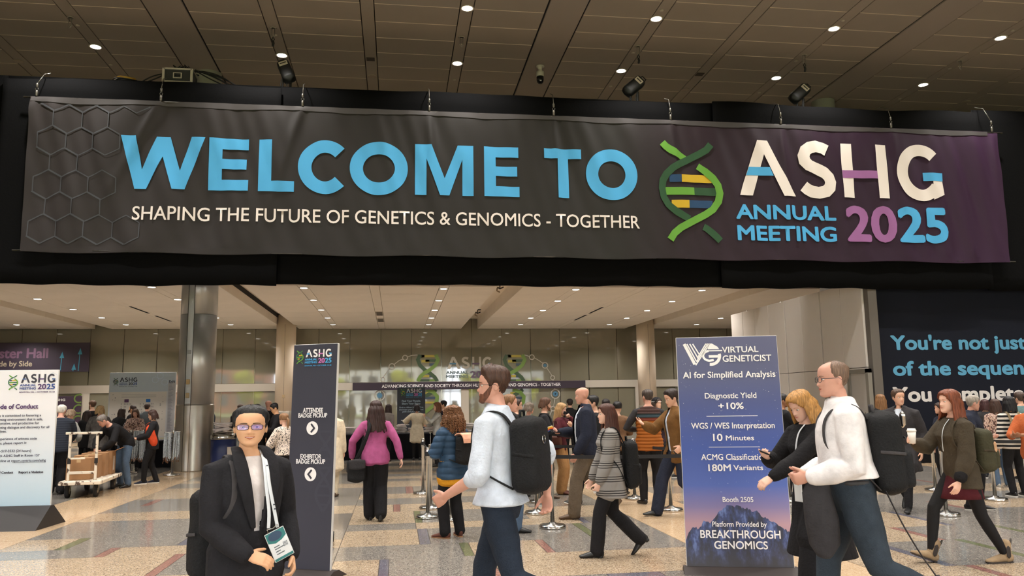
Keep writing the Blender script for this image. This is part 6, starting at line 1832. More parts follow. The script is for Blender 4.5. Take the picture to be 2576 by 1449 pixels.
    def sleeves(frac, e0, e1, ec, cut0=0.0):
        out = []
        for i in (0, 1):
            S, E, W = J['S'+str(i)], J['E'+str(i)], J['W'+str(i)]
            tot = 1+frac if frac > 0 else 1
            inn = T(.475, (1 if i == 0 else -1)*sh*.50, .004)
            pts = [inn, S, S.lerp(E, .5), E] if frac >= 0 else [inn, S, S.lerp(E, 1+frac)]
            rad = [.054+e0, .049+e0, .047*fat+e0, .040+e1] if frac >= 0 else [.062+e0, .058+e0, .052+e0]
            if frac > 0:
                pts += [E.lerp(W, frac*.5), E.lerp(W, frac)]; rad += [.040+e1, .032+ec]
            out.append(tube(pts, rad, seg))
        return out
    def garment(spec, nm):
        kind = spec.get('kind', 'shirt'); e = spec.get('ease', .012); hem = spec.get('hem', -.06); fl = spec.get('flare', .0)
        ts = [q for q in TS if q[0] > hem+.02 and q[0] > -.09]
        hipa = max(q[1] for q in TS if q[0] < .1)
        lo = []
        if hem < -.05:
            n_ = max(1, int((-.04-hem)/.10))
            for q in range(n_+1):
                dz = hem+(-.04-hem)*q/(n_+1); t = (-.04-dz)/.4
                lo.append((dz, hipa*.98+fl*t, (.112*fat+fl*.8*t), .01))
            ts = lo+[q for q in ts if q[0] > -.03]
        else:
            ts = [(hem, np.interp(hem, [q[0] for q in TS], [q[1] for q in TS])+fl, np.interp(hem, [q[0] for q in TS], [q[2] for q in TS])+fl, .005)]+ts
        if spec.get('boxy'):
            ts = [(q[0], max(q[1], spec['boxy']) if q[0] < .40 else q[1], max(q[2], spec['boxy']*.70) if q[0] < .40 else q[2], q[3]) for q in ts]
        ts = [q for q in ts if q[0] < spec.get('neck', .58 if spec.get('collar') else .56)]
        bits = [torso_loft(ts, e)]
        if hem < -.05 and bottom and not spec.get('nothigh'):
            for i in (0, 1):
                Hh, K = J['H'+str(i)], J['K'+str(i)]; tl = max(.12, min(.9, (-hem-.055)/.435))
                bits.append(tube([Hh+R((0, 0, .05)), Hh.lerp(K, tl*.5), Hh.lerp(K, tl)], [.10*fat+e*.6, (.094*fat+e*.9)+fl*.15, (.088*fat+e)+fl*.3], seg))
        fr = spec.get('sleeve', .97)
        if fr is not None: bits += sleeves(fr, e*.9, e*.75+spec.get('puff', 0), e*.6+spec.get('puff', 0)*.5)
        me = remesh(bits, vox_g*spec.get('vox', .62 if kind == 'puffer' else 1), 3, (None, None if kind == 'puffer' else .62, .5)[lod], .5)
        v = co_of(me)
        if kind == 'puffer':
            n = nrm_of(me); per_ = spec.get('quilt', .075); v = v+n*(.015*(np.abs(np.sin(PI*v[:, 2]/per_))**.6-.75))[:, None]; set_co(me, v)
        wrinkle(me, spec.get('wr', .004), sd_, spec.get('wf', 1.0))
        if spec.get('open'):
            # cut the front open: w0 half-gap at the collar end, w1 at the bottom of the opening z (relative to the hip)
            w_t, w_b, zb = spec['open']
            c = fcent(me); pl = np.array(pel); rel = c-pl
            dzv = rel[:, 2]; ref_y = -np.array([math.tan(ln)]) * dzv
            yl = rel[:, 1]+np.sin(ln*.9)*np.maximum(dzv, 0)
            tt = np.clip((dzv-zb)/(.56-zb), 0, 1); half = w_b+(w_t-w_b)*tt
            mask = (yl < -.02) & (dzv > zb) & (np.abs(rel[:, 0]-spec.get('ox', 0)) < half)
            drop_faces(me, mask)
        set_co(me, co_of(me)*k); shade_smooth(me); me.materials.clear()
        for m_ in (spec['m'] if isinstance(spec['m'], list) else [spec['m']]): me.materials.append(m_)
        me.name = nm
        return link(nm, me, per)
    if inner: garment(dict(dict(ease=.006, sleeve=None, hem=-.03, wr=.002), **inner), inner.get('name', 'shirt'))
    if top: 
        o = garment(top, top.get('name', 'jacket'))
        if top.get('collar'):
            g = Geo(); cm = top['collar']; V0 = []; F0 = []; n_ = 20
            for q in range(n_+1):
                t = math.radians(28+304*q/n_); 
                for (ra, rb, dz) in ((.066, .066, .545), (.060, .060, .583), (.072, .074, .560), (.078, .080, .535)):
                    V0.append(T(dz+.012*math.cos(t), ra*math.sin(t), .012-rb*math.cos(t)*1.0)*k)
            for q in range(n_):
                for j in range(3): F0.append((4*q+j, 4*q+4+j, 4*q+5+j, 4*q+1+j))
            g.add(V0, F0).obj('collar', cm, per, True)
    # ---- lower garment
    if bottom:
        bk = bottom.get('kind', 'trousers'); bits = []
        ts = [q for q in TS if q[0] < .14 and q[0] > -.11]
        ts = [(q[0], q[1], q[2], q[3]) for q in ts]+[(bottom.get('waist', .12), np.interp(.12, [q[0] for q in TS], [q[1] for q in TS]), np.interp(.12, [q[0] for q in TS], [q[2] for q in TS]), 0)]
        if bk == 'trousers':
            w_ = bottom.get('wide', 0); e = bottom.get('ease', .010)
            bits.append(torso_loft(ts, .008))
            for i in (0, 1):
                Hh, K, A = J['H'+str(i)], J['K'+str(i)], J['A'+str(i)]
                hemp = A+(A-K).normalized()*bottom.get('drop', .015)
                bits.append(tube([Hh+R((0, 0, .02)), Hh.lerp(K, .35), K, K.lerp(A, .35), K.lerp(A, .75), hemp], [.090*fat+e*.6, .080*fat+e, .058+e+w_*.5, .056+e+w_*.8, .048+e+w_, .045+e+w_], seg))
            me = remesh(bits, vox_g, 3, (.7, .5, .4)[lod], .5)
            wrinkle(me, bottom.get('wr', .004), sd_+3, 1.0, .9)
            set_co(me, co_of(me)*k); shade_smooth(me); me.materials.clear(); me.materials.append(bottom['m']); me.name = 'trousers'; link('trousers', me, per)
        else:
            L = bottom.get('L', .38); rows = [(.11, .135, .10)]+[(.11-(.11+L)*q/6, .165+bottom.get('flare', .03)*q/6, .118+bottom.get('flare', .03)*q/6) for q in range(1, 7)]
            V0 = []; n_ = 28
            mid = (J['K0']+J['K1'])/2-pel
            for dz, a, b in rows:
                t = max(0, -dz)/max(L, .01); sway = mid.y*.25*t; spr = abs(J['K0'].y-J['K1'].y)*.22*t
                for q in range(n_): an = 2*PI*q/n_; V0.append((pel+R((a*math.cos(an), sway+(b+spr)*math.sin(an)+.008, dz)))*k)
            F0 = grid_faces(len(rows), n_); F0.append(tuple(range((len(rows)-1)*n_, len(rows)*n_)))
            o = mobj('skirt', V0, F0, bottom['m'], per, True)
            md = o.data
            if bottom.get('tights'):
                bits = []
                for i in (0, 1):
                    Hh, K, A = J['H'+str(i)], J['K'+str(i)], J['A'+str(i)]
                    bits.append(tube([Hh, Hh.lerp(K, .4), K, K.lerp(A, .32), K.lerp(A, .8), A+(A-K).normalized()*.0], [.090*fat, .080*fat, .059, .058, .044, .042], seg))
                bits.append(torso_loft(ts, .002))
                me = remesh(bits, vox_g, 2, None, .4); set_co(me, co_of(me)*k); shade_smooth(me); me.materials.clear(); me.materials.append(bottom['tights']); me.name = 'tights'; link('tights', me, per)
    # ---- shoes
    if shoes:
        for i in (0, 1):
            A, FM = J['A'+str(i)], J['F'+str(i)]
            hl = shoes.get('heel', 0); boot = shoes.get('boot', 0)
            pts = [(0, .062, -.040), (0, .03, -.038), (0, -.04, -.040), (0, -.10, -.052), (0, -.16, -.062), (0, -.195, -.066)]
            rr = [(.026, .040), (.036, .044), (.040, .040), (.046, .030), (.042, .021), (.026, .015)]
            V0, F0 = tube(pts, rr, 14, ref=(1, 0, 0))
            lo = -.085+hl*.45
            V0 = [R((q.x, q.y, max(q.z, -.0835))) for q in V0]
            g = Geo().add([(A+FM @ q)*k for q in V0], F0)
            if boot:
                tb = tube([(0, .012, -.05), (0, .006, -.0), (0, .012, boot)], [(.042, .052), (.045, .052), (.046, .052)], 14, ref=(1, 0, 0)); g.add([(A+FM @ R(q))*k for q in tb[0]], tb[1])
            if shoes.get('sole'):
                sp_ = [(0, .066, -.0805), (0, .0, -.0805), (0, -.10, -.0805), (0, -.165, -.078), (0, -.20, -.074)]
                tb = tube(sp_, [(.026, .011), (.038, .012), (.049, .011), (.044, .010), (.026, .009)], 14, ref=(1, 0, 0)); g.add([(A+FM @ R((q[0], q[1], max(q[2], -.0875))))*k for q in tb[0]], tb[1], 1)
            if hl:
                tb = bevbox(-.024, .024, .02, .068, -.085-hl*.2, -.05, .006); g.add([(A+FM @ R(q))*k for q in tb[0]], tb[1])
            g.obj('shoe', [shoes['m'], shoes.get('sole') or shoes['m']], per, True)
    J.update(dict(per=per, k=k, T=T, base=base, yaw=yaw, pel=pel, hc=hc, HR=HR, sh=sh, mats=(sm, hm), label=label))
    PEOPLE.append((label[:34], round(k*1.75, 2), round(base.x, 2), round(base.y, 2)))
    return J
def worn(J, name, label, cat, group=None):
    """a thing carried by a person: top-level Empty in the same local frame"""
    return empty(name, J['base'], math.radians(J['yaw']), label, cat, group)
def backpack(J, m, label, w=.30, d=.16, h=.46, dz=.26, back=.135, pocket=True, x=0.0, strapm=None, straps=(1, 1), flap=None, tilt=0, sy=1.0, name='backpack'):
    T, k = J['T'], J['k']
    e = worn(J, name, label, 'backpack')
    strapm = strapm or m
    def tr(V): return [T(dz+q[2], x+q[0], back+d/2+q[1])*k for q in V]
    V, F = rbox(w, d, h, 3.2, 40, 22, .17); V = bumpy(V, .0035, int(w*1000+h*77), .8); mobj('pack_body', tr(V), F, m, e, True)
    for s in (-1, 1):
        V, F = tube(curvy([(s*w*.49, -d*.3, h*.02), (s*w*.52, d*.1, 0), (s*w*.47, d*.40, -h*.02)]), (.010, .003), 6, ref=(0, 0, 1)); mobj('side_strap', tr(V), F, strapm, e, True)
    if pocket:
        V, F = rbox(w*.80, d*.42, h*.46, 3.2, 30, 14, .2); V = bumpy(V, .003, int(h*991), 1.0); mobj('front_pocket', tr([(q[0], q[1]+d*.46, q[2]-h*.20) for q in V]), F, m, e, True)
        V, F = tube([(-w*.36, d*.50, h*.16), (0, d*.56, h*.17), (w*.36, d*.50, h*.16)], .006, 6); mobj('zip', tr(V), F, plain('zip_dark', (40, 40, 42), .4), e, True)
    if flap:
        path = [(-.34*d, .47*h), (-.1*d, .525*h), (.25*d, .53*h), (.50*d, .47*h), (.62*d, .36*h), (.655*d, .22*h)]; V = []; F = []
        for q, (yy, zz_) in enumerate(path):
            for dy, dz_ in ((.004, .012), (-.002, -.002)):
                for sx in (-1, 1): V.append((sx*w*(.50-.012*q), yy+dy*(1 if q > 2 else 0)+(.008 if q > 3 and dz_ > 0 else 0), zz_+dz_*(1 if q < 4 else .1)))
        for q in range(len(path)-1):
            o = 4*q; F += [(o, o+1, o+5, o+4), (o+3, o+2, o+6, o+7), (o+2, o, o+4, o+6), (o+1, o+3, o+7, o+5)]
        F += [(1, 0, 2, 3), tuple(4*(len(path)-1)+i for i in (0, 1, 3, 2))]
        mobj('flap', tr(V), F, flap, e)
    V, F = tube([(-.035, -d*.2, h*.48), (-.03, -d*.2, h*.56), (.03, -d*.2, h*.56), (.035, -d*.2, h*.48)], .009, 8); mobj('top_handle', tr(V), F, strapm, e, True)
    for i, s in enumerate((1, -1)):
        if not straps[i]: continue
        pts = [T(min(.45, dz+h*.40), s*.080, back+.015), T(.515, s*.095, .085), T(.538, s*.105, .01), T(.50, s*.110, -.066*sy), T(.42, s*.112, -.108*sy), T(.30, s*.118, -.112*sy), T(.21, s*.160, -.070), T(.15, s*.172, .03), T(dz-h*.42, s*.12, back+.02)]
        cp, cr_ = curvy(pts, [(.026*k, .006*k)]*6+[(.014*k, .005*k)]*3, 4)
        V, F = tube([p*k for p in cp], cr_, 8, ref=(1, 0, 0)); mobj('strap', V, F, strapm, e, True)
    return e
def box_item(J, i, size, off, m, name, label, cat, dirs=None, bev=.006):
    """a flat thing in hand i: size along (finger direction, across, thickness)"""
    k = J['k']; W, d, n, w = J['W%d' % i], J['d%d' % i], J['n%d' % i], J['w%d' % i]
    e = worn(J, name, label, cat)
    c = W+d*off[0]+n*off[1]+w*off[2]
    V, F = bevbox(-size[0]/2, size[0]/2, -size[1]/2, size[1]/2, -size[2]/2, size[2]/2, bev)
    ax = dirs or (d, w, n)
    mobj('case' if name == 'phone' else 'body', [(c+ax[0]*q[0]+ax[1]*q[1]+ax[2]*q[2])*k for q in V], F, m, e)
    if name == 'phone':
        V, F = bevbox(-size[0]/2+.004, size[0]/2-.004, -size[1]/2+.004, size[1]/2-.004, size[2]/2, size[2]/2+.001, .001)
        mobj('screen', [(c+ax[0]*q[0]+ax[1]*q[1]+ax[2]*q[2])*k for q in V], F, plain('phone_screen', (24, 26, 32), .1), e)
    return e, c
# ------------------------------------------------------------------ cloths
BLK = cloth('cloth_black', (27, 26, 28)); BLK2 = cloth('cloth_soft_black', (34, 33, 36)); CHAR = cloth('cloth_charcoal', (52, 50, 52)); NVY = cloth('cloth_navy', (34, 38, 52))
WHS = cloth('cloth_white_shirt', (228, 224, 224), .8, .2); TEE = cloth('cloth_white_tee', (220, 210, 206), .85, .2); PALEB = cloth('cloth_pale_blue', (206, 214, 226), .8, .3, 60)
JEAN = cloth('denim_dark', (36, 44, 56), .85, .4, 120); JEANB = cloth('denim_blue', (78, 96, 118), .85, .4, 120); JEAN2 = cloth('denim_slate', (50, 59, 68), .85, .4, 120)
PINK = cloth('cloth_pink', (168, 84, 130), .8, .25, 30); TEALN = cloth('puffer_teal', (44, 70, 96), .6, .2, 20, spec=.35); OLIVE = cloth('cloth_olive', (68, 60, 48)); OLIVG = cloth('pack_olive', (64, 62, 46))
KHAKI = cloth('cloth_khaki', (164, 122, 78)); TAUPE = cloth('cloth_taupe', (100, 88, 74)); MAROON = cloth('cloth_maroon', (82, 34, 42)); BURG = cloth('cloth_burgundy', (78, 28, 36)); BRWN = cloth('cloth_brown_tweed', (110, 78, 42), .9, .4, 90)
BEIG = cloth('cloth_beige_coat', (196, 182, 158)); GREYT = cloth('cloth_grey_tweed', (104, 100, 98), .9, .5, 120, .3); LGREY = cloth('cloth_light_grey', (168, 168, 164)); ORNG = cloth('cloth_orange_red', (204, 74, 40), .6, .2)
TIGHT = cloth('tights_black', (24, 23, 24), .7, .1); SUEDE = cloth('suede_sand', (150, 128, 100)); BRBOOT = cloth('leather_brown', (92, 56, 46), .55, .1); BLSHOE = plain('shoe_black', (24, 23, 23), .4); BRSHOE = plain('shoe_brown', (84, 64, 48), .5)
WSOLE = plain('sole_white', (220, 216, 210), .6); DSOLE = plain('sole_dark', (48, 40, 36), .7); TANSOLE = plain('sole_tan', (150, 108, 74), .6); PACKB = cloth('pack_black', (28, 28, 29), .75, .4, 70); PACKS = cloth('strap_dark_grey', (66, 63, 64), .8)
TANJ = cloth('cloth_tan_jacket', (112, 84, 62))
def bandmat(name, bands, base, axis='Z', rough=.85, k=1.0):
    """a cloth with printed or woven stripes at given heights (object space)"""
    if name in MATS: return MATS[name]
    m, nt, b = _base(name); tc = nt.nodes.new('ShaderNodeTexCoord'); sp = nt.nodes.new('ShaderNodeSeparateXYZ'); nt.links.new(tc.outputs['Object'], sp.inputs['Vector'])
    mr = nt.nodes.new('ShaderNodeMapRange'); mr.inputs['From Max'].default_value = 2.0; nt.links.new(sp.outputs[axis], mr.inputs['Value'])
    cr = nt.nodes.new('ShaderNodeValToRGB'); cr.color_ramp.interpolation = 'CONSTANT'; e = cr.color_ramp.elements
    e[0].position = 0; e[0].color = lin(base); e.remove(e[1])
    for z0, z1, c in bands:
        q = e.new(z0/2.0); q.color = lin(c); q = e.new(z1/2.0); q.color = lin(base)
    nt.links.new(mr.outputs['Result'], cr.inputs['Fac']); nt.links.new(cr.outputs['Color'], b.inputs['Base Color']); b.inputs['Roughness'].default_value = rough
    b.inputs['Specular IOR Level'].default_value = .25
    MATS[name] = m
    return m
def repeat_stripes(name, c1, c2, scale, sharp=(.48, .52), vec=(0, 0, 1), third=None):
    if name in MATS: return MATS[name]
    m, nt, b = _base(name); tc = nt.nodes.new('ShaderNodeTexCoord'); w = nt.nodes.new('ShaderNodeTexWave'); w.bands_direction = 'Z'; w.inputs['Scale'].default_value = scale; w.inputs['Distortion'].default_value = .4
    w.inputs['Detail Scale'].default_value = 2
    nt.links.new(tc.outputs['Object'], w.inputs['Vector']); cr = nt.nodes.new('ShaderNodeValToRGB'); e = cr.color_ramp.elements
    e[0].position = sharp[0]; e[0].color = lin(c1); e[1].position = sharp[1]; e[1].color = lin(c2)
    nt.links.new(w.outputs['Fac'], cr.inputs['Fac'])
    last = cr.outputs['Color']
    if third:
        w2 = nt.nodes.new('ShaderNodeTexWave'); w2.bands_direction = 'Z'; w2.inputs['Scale'].default_value = third[0]; nt.links.new(tc.outputs['Object'], w2.inputs['Vector'])
        c2_ = nt.nodes.new('ShaderNodeValToRGB'); c2_.color_ramp.elements[0].position = third[1]; c2_.color_ramp.elements[1].position = third[1]+.08; nt.links.new(w2.outputs['Fac'], c2_.inputs['Fac'])
        mx = nt.nodes.new('ShaderNodeMix'); mx.data_type = 'RGBA'; mx.inputs['A'].default_value = lin(third[2]); nt.links.new(c2_.outputs['Color'], mx.inputs['Factor']); nt.links.new(last, mx.inputs['B']); last = mx.outputs['Result']
    nt.links.new(last, b.inputs['Base Color']); b.inputs['Roughness'].default_value = .9; b.inputs['Specular IOR Level'].default_value = .2
    MATS[name] = m
    return m
def spotted(name, base, ink, scale=60, pos=.42, ink2=None):
    if name in MATS: return MATS[name]
    m, nt, b = _base(name); tc = nt.nodes.new('ShaderNodeTexCoord'); n = nt.nodes.new('ShaderNodeTexNoise'); n.inputs['Scale'].default_value = scale; n.inputs['Detail'].default_value = 1.5
    nt.links.new(tc.outputs['Object'], n.inputs['Vector']); cr = nt.nodes.new('ShaderNodeValToRGB'); cr.color_ramp.interpolation = 'CONSTANT'; e = cr.color_ramp.elements
    e[0].position = 0; e[0].color = lin(ink); e[1].position = pos; e[1].color = lin(base)
    if ink2: q = e.new(.60); q.color = lin(ink2)
    nt.links.new(n.outputs['Fac'], cr.inputs['Fac']); nt.links.new(cr.outputs['Color'], b.inputs['Base Color']); b.inputs['Roughness'].default_value = .85
    MATS[name] = m
    return m
COATST = repeat_stripes('coat_stripes', (48, 46, 46), (140, 136, 132), 13, (.25, .42), third=(2.1, .42, (136, 132, 128)))
BWST = repeat_stripes('sweater_stripes', (30, 30, 32), (212, 202, 192), 4.6, (.5, .53))
PLAID = repeat_stripes('plaid_navy', (36, 40, 50), (46, 50, 60), 7, (.2, .6))
FLOR = spotted('blouse_spotted', (220, 204, 190), (40, 36, 38), 62, .43); FLOR2 = spotted('blouse_flowered', (206, 176, 160), (92, 64, 58), 30, .45, (150, 110, 96))
VEST = bandmat('vest_bands', [(.72, 1.315, (158, 90, 34)), (1.318, 1.362, (112, 54, 40)), (1.365, 1.425, (52, 68, 74))], (66, 46, 42))
LENSP = plain('lens_violet', (120, 96, 206), .05, spec=.8)
lb = LENSP.node_tree.nodes['Principled BSDF']; lb.inputs['Alpha'].default_value = .42; lb.inputs['Coat Weight'].default_value = 1.0
WALKL = ((.30, .08, .0, -8), (-.34, .08, .10, 42)); WALKR = ((-.34, .08, .10, 42), (.30, .08, .0, -8))
def HOLD(f=.30, o=.06, z=1.10, c=35, n=(0, 0, 1)): return dict(h=(f, o, z), e=(-.3, .9, -.7), c=c, n=n)
HANG = dict(); HANGF = dict(h=(.22, .24, .86)); HANGB = dict(h=(-.20, .25, .86))
SB = dict(m=BLSHOE); SBR = dict(m=BRSHOE); TB = dict(m=BLK); TJ = dict(m=JEAN)

# ------------------------------------------------------------------ the man in the open black blazer, nearest the photographer
J = person('man with glasses in an open black blazer and white tee, badge on lanyard, facing us', 632, 1019, 4.5, 34, lean=1, head=(-2, -26), skin='asian', hs=(1.17, 1.03, .89), smile=True,
    legs=((.16, .10, 0, -5), (-.20, .10, .05, 25)), arms=(dict(h=(.06, .24, .90), e=(-1, .5, -.2), c=38, n=(-.3, -1, 0)), dict(h=(.23, .10, .965), e=(-.9, .7, -.3), c=24, n=(-.6, -.3, -.75), d=(.45, -.8, -.3), th=62)),
    hair=('high', (26, 23, 22), dict(top=.020, side=.007, sweep=.006, rough=.003)), glasses=(48, 34, 36, LENSP), lod=0, face=True, fat=1.03,
    top=dict(m=BLK2, name='blazer', ease=.024, hem=-.16, flare=.02, open=(.075, .012, .14), ox=0, wr=.0035, sleeve=.98, puff=.006), inner=dict(m=TEE, name='tee', ease=.008), bottom=TB, shoes=SB)
T, k = J['T'], J['k']
g = Geo()
for s in (-1, 1):
    pts = [T(.585, s*.060, .05), T(.575, s*.082, -.03), T(.50, s*.090, -.105), T(.40, s*.082, -.150), T(.29, s*.058, -.158), T(.165, s*.024, -.150)]
    cp, cr_ = curvy(pts, [(.020, .006), (.030, .007), (.038, .006), (.036, .006), (.028, .006), (.012, .005)]); g.add(*tube([p*k for p in cp], cr_, 10, ref=(1, 0, 0)))
g.obj('lapel', BLK2, J['per'], True)
lan = plain('lanyard_white', (214, 218, 222), .6)
g = Geo()
for s, zz in ((1, .0), (-1, .0)):
    o = 0 if s > 0 else 1
    pts = [T(.575, .058, .04), T(.56, .066-.006*o, -.03), T(.49, .050-.012*o, -.125+.003*o), T(.38, .052-.018*o, -.165+.003*o), T(.25, .078-.030*o, -.178+.002*o), T(.16, .098-.052*o, -.182)]
    g.add(*tube([p*k for p in curvy(pts)], (.0095, .002), 8, ref=(1, 0, 0)))
g.obj('lanyard', lan, J['per'], True)
g = Geo()
for q in range(11):
    t = q/10; c = (T(.49, .050, -.1285).lerp(T(.26, .078, -.1835), t))*k
    g.box(c.x-.005, c.x+.005, c.y-.0015, c.y-.0005, c.z-.004, c.z+.003) if q % 4 != 3 else None
g.obj('lanyard_print', plain('lanyard_ink', (70, 76, 84), .6), J['per'])
bd = empty('badge', T(.145, .074, -.186)*k, math.radians(-14), parent=J['per']); bd.rotation_euler = (math.radians(4), math.radians(-24), math.radians(-14))
Geo().add(*bevbox(-.052, .052, -.002, .002, -.158, 0, .002)).obj('holder', plain('badge_white', (226, 228, 228), .3, coat=.6), bd)
V0, F0 = poly2d([(-.049, -.003), (.049, -.003), (.049, -.045), (.02, -.06), (-.015, -.066), (-.049, -.052)]); mobj('badge_header', [(q[0], -.0028, q[1]) for q in V0], F0, plain('badge_teal', (52, 122, 120), .4), bd)
V0, F0 = poly2d(arc(-.005, -.028, .036, .024, 0, 345, 23)); mobj('badge_dome', [(q[0], -.0033, q[1]) for q in V0], F0, plain('badge_navy', (50, 72, 96), .4), bd)
V0, F0 = poly2d([(-.049, -.155), (.049, -.155), (.049, -.142), (-.049, -.142)]); mobj('badge_footer', [(q[0], -.0028, q[1]) for q in V0], F0, plain('badge_teal', (52, 122, 120), .4), bd)
its = [ribbon2d([(-.03, z), (x, z)], .005) for z, x in ((-.082, .0), (-.094, .02), (-.108, -.005), (-.122, .012))]+[ribbon2d([(.02+.006*q, -.075), (.02+.006*q, -.10)], .003) for q in range(4)]
V0, F0 = join2d(*its); mobj('badge_print', [(q[0], -.0036, q[1]) for q in V0], F0, plain('badge_ink', (96, 104, 108), .5), bd)
Geo().add(*tube([(-.03, 0, 0), (-.028, 0, .02), (.0, 0, .012), (.028, 0, .02), (.03, 0, 0)], .003, 6)).obj('clip', CHROME, bd, True)
backpack(J, PACKB, 'black backpack on the man in the open blazer, low on his back', .34, .20, .52, .10, .15, True, -.04, PACKS, (0, 1))

# ------------------------------------------------------------------ the tall bearded man with the big black backpack
J = person('tall bearded man in a pale shirt with rolled sleeves and dark jeans striding past', 1240, 917, 5.45, -120, lean=2.5, head=(0, 26), hs=(.98, .93, .87), skin='pink', lod=0, face=True, fat=1.0,
    hips=.05, legs=((-.56, .08, .24, 56), (.14, .08, 0, -4)), arms=(dict(h=(.21, .20, .965), e=(-1, .4, -.4), c=42, n=(-.2, -1, .2)), dict(h=(-.26, .26, .945), e=(-1, .3, .1), c=40, n=(.2, -1, 0))),
    hair=('crop', (72, 48, 36), dict(top=.030, side=.009, sweep=.012, rough=.004)), beard=(110, 70, 52), glasses=(40, 32, 34),
    top=dict(m=PALEB, name='shirt', ease=.020, hem=-.01, flare=.035, sleeve=.18, puff=.012, wr=.006, collar=PALEB), bottom=dict(m=JEAN, ease=.014, wr=.005), shoes=SBR)
T, k = J['T'], J['k']
for i in (0, 1):   # rolled cuffs
    E, W = J['E%d' % i], J['W%d' % i]; a, b_ = E.lerp(W, .02), E.lerp(W, .22)
    V0, F0 = tube([a*k, a.lerp(b_, .5)*k, b_*k], [.056*k, .062*k, .054*k], 18); mobj('rolled_cuff', V0, F0, PALEB, J['per'], True)
backpack(J, PACKB, 'large black backpack with a round emblem on the tall bearded man', .32, .19, .46, .275, .115, False, 0, PACKB, (1, 1))
mobj('emblem_ring', *(lambda q: ([T(.36+p[2], p[0]+.02, .115+.19+.006+p[1])*k for p in q[0]], q[1]))(tube(arc3 := [(.024*math.cos(2*PI*t/16), .0, .024*math.sin(2*PI*t/16)) for t in range(17)], .004, 6)), CHROME, bpy.data.objects['backpack.001'], True)

# ------------------------------------------------------------------ the balding man in the white shirt
J = person('balding man with glasses in a white shirt and jeans walking left at the right', 2092, 908, 5.2, -108, lean=4, head=(2, 8), skin='pink', lod=0, face=True, fat=1.1,
    hips=.05, legs=((-.54, .09, .22, 54), (.12, .09, 0, -4)), arms=(dict(h=(.20, .13, 1.03), e=(-1, .35, -.4), c=60, n=(-.2, -1, .2)), dict(h=(.20, .10, 1.02), e=(-.8, .5, -.5), c=55, n=(0, -1, .3))),
    hair=('crown', (118, 94, 78)), glasses=(38, 40, 52),
    top=dict(m=WHS, name='shirt', ease=.026, hem=.095, flare=.022, sleeve=.97, puff=.012, wr=.007, wf=.8, collar=WHS), bottom=dict(m=JEAN2, ease=.020, wr=.006), shoes=SBR)
T, k = J['T'], J['k']
V0, F0 = tube([T(.070, .178*math.cos(t*PI/12), .006+.130*math.sin(t*PI/12))*k for t in range(25)], [(.020, .005)]*25, 8, ref=(0, 0, 1)); mobj('belt', V0, F0, plain('belt_leather', (34, 28, 26), .5), J['per'], True)
lanc = tube([T(.56+.012*math.cos(q*PI/10), .074*math.sin(q*PI/10), .012-.080*math.cos(q*PI/10))*k for q in range(21)], [(.009, .002)]*21, 6, ref=(0, 0, 1)); mobj('lanyard', *lanc, lan, J['per'], True)
e = backpack(J, PACKB, 'bulky black backpack with dangling strap on the man in the white shirt', .30, .20, .50, .235, .125, True, .02, PACKS, (1, 1), sy=1.16)
V0, F0 = tube(curvy([T(.02, .13, .17)*k, T(-.16, .14, .24)*k, T(-.33, .15, .32)*k, T(-.47, .15, .40)*k, T(-.54, .14, .42)*k]), (.015, .004), 8, ref=(1, 0, 0)); mobj('dangling_strap', V0, F0, PACKS, e, True)
V0, F0 = tube([T(-.47, .12, .405)*k, T(-.455, .18, .40)*k], .010, 8); mobj('strap_buckle', V0, F0, PACKS, e, True)
V0, F0 = rbox(.045, .03, .10, 4, 14, 6, .2); mobj('metal_clip', [T(.42+q[2], .06+q[0]+.3*q[2], .345+q[1])*k for q in V0], F0, CHROME, e, True)
e = worn(J, 'jacket_over_arm', 'dark jacket carried over the arm of the man in the white shirt', 'jacket')
W = J['W0']; V0, F0 = tube([W+Vector((-.03, .06, .03)), W+Vector((-.02, .03, -.10)), W+Vector((-.02, .05, -.26)), W+Vector((-.03, .06, -.40)), W+Vector((-.02, .05, -.46))], [(.05, .03), (.085, .05), (.10, .055), (.09, .045), (.05, .03)], 16, ref=(0, 1, 0)); mobj('folded_jacket', [q*k for q in V0], F0, CHAR, e, True)

# ------------------------------------------------------------------ the blonde woman in the long black coat
J = person('blonde woman in a long black coat bent over her phone right of the blue sign', 2012, 984, 6.15, -78, lean=6, head=(26, 4), skin='pale', sex='f', lod=0, face=True,
    legs=((.14, .07, 0, 0), (-.16, .07, .02, 10)), arms=(dict(h=(.50, .10, 1.055), e=(-.3, .6, -.8), c=26, n=(0, -.5, -.85), th=30), dict(h=(.40, .06, 1.20), e=(-.2, .7, -.8), c=40, n=(-.3, -.2, .9))),
    hair=('bob', (176, 128, 70), dict(L=.17, th0=52, w=.112, d=.118, wave=.007, top=.024, flare=.03)),
    top=dict(m=BLK, name='coat', ease=.026, hem=-.50, flare=.10, sleeve=.97, puff=.010, wr=.006, vox=1.2), bottom=dict(m=BLK, wide=.055, ease=.02, drop=.05), shoes=SB)
T, k = J['T'], J['k']
box_item(J, 1, (.15, .075, .009), (.10, .022, 0), PACKB, 'phone', 'dark phone in the hand of the blonde woman in the black coat', 'phone')
V0, F0 = tube(curvy([T(.545, .05, -.05)*k, T(.47, .045, -.13)*k, T(.30, .03, -.175)*k, T(.10, .03, -.19)*k]), (.009, .002), 6, ref=(1, 0, 0)); mobj('lanyard', V0, F0, lan, J['per'], True)
c = T(.03, .03, -.195)*k; Geo().add(*bevbox(c.x-.045, c.x+.045, c.y-.003, c.y+.003, c.z-.09, c.z+.045, .003)).obj('badge', plain('badge_white', (226, 228, 228), .3), J['per'])

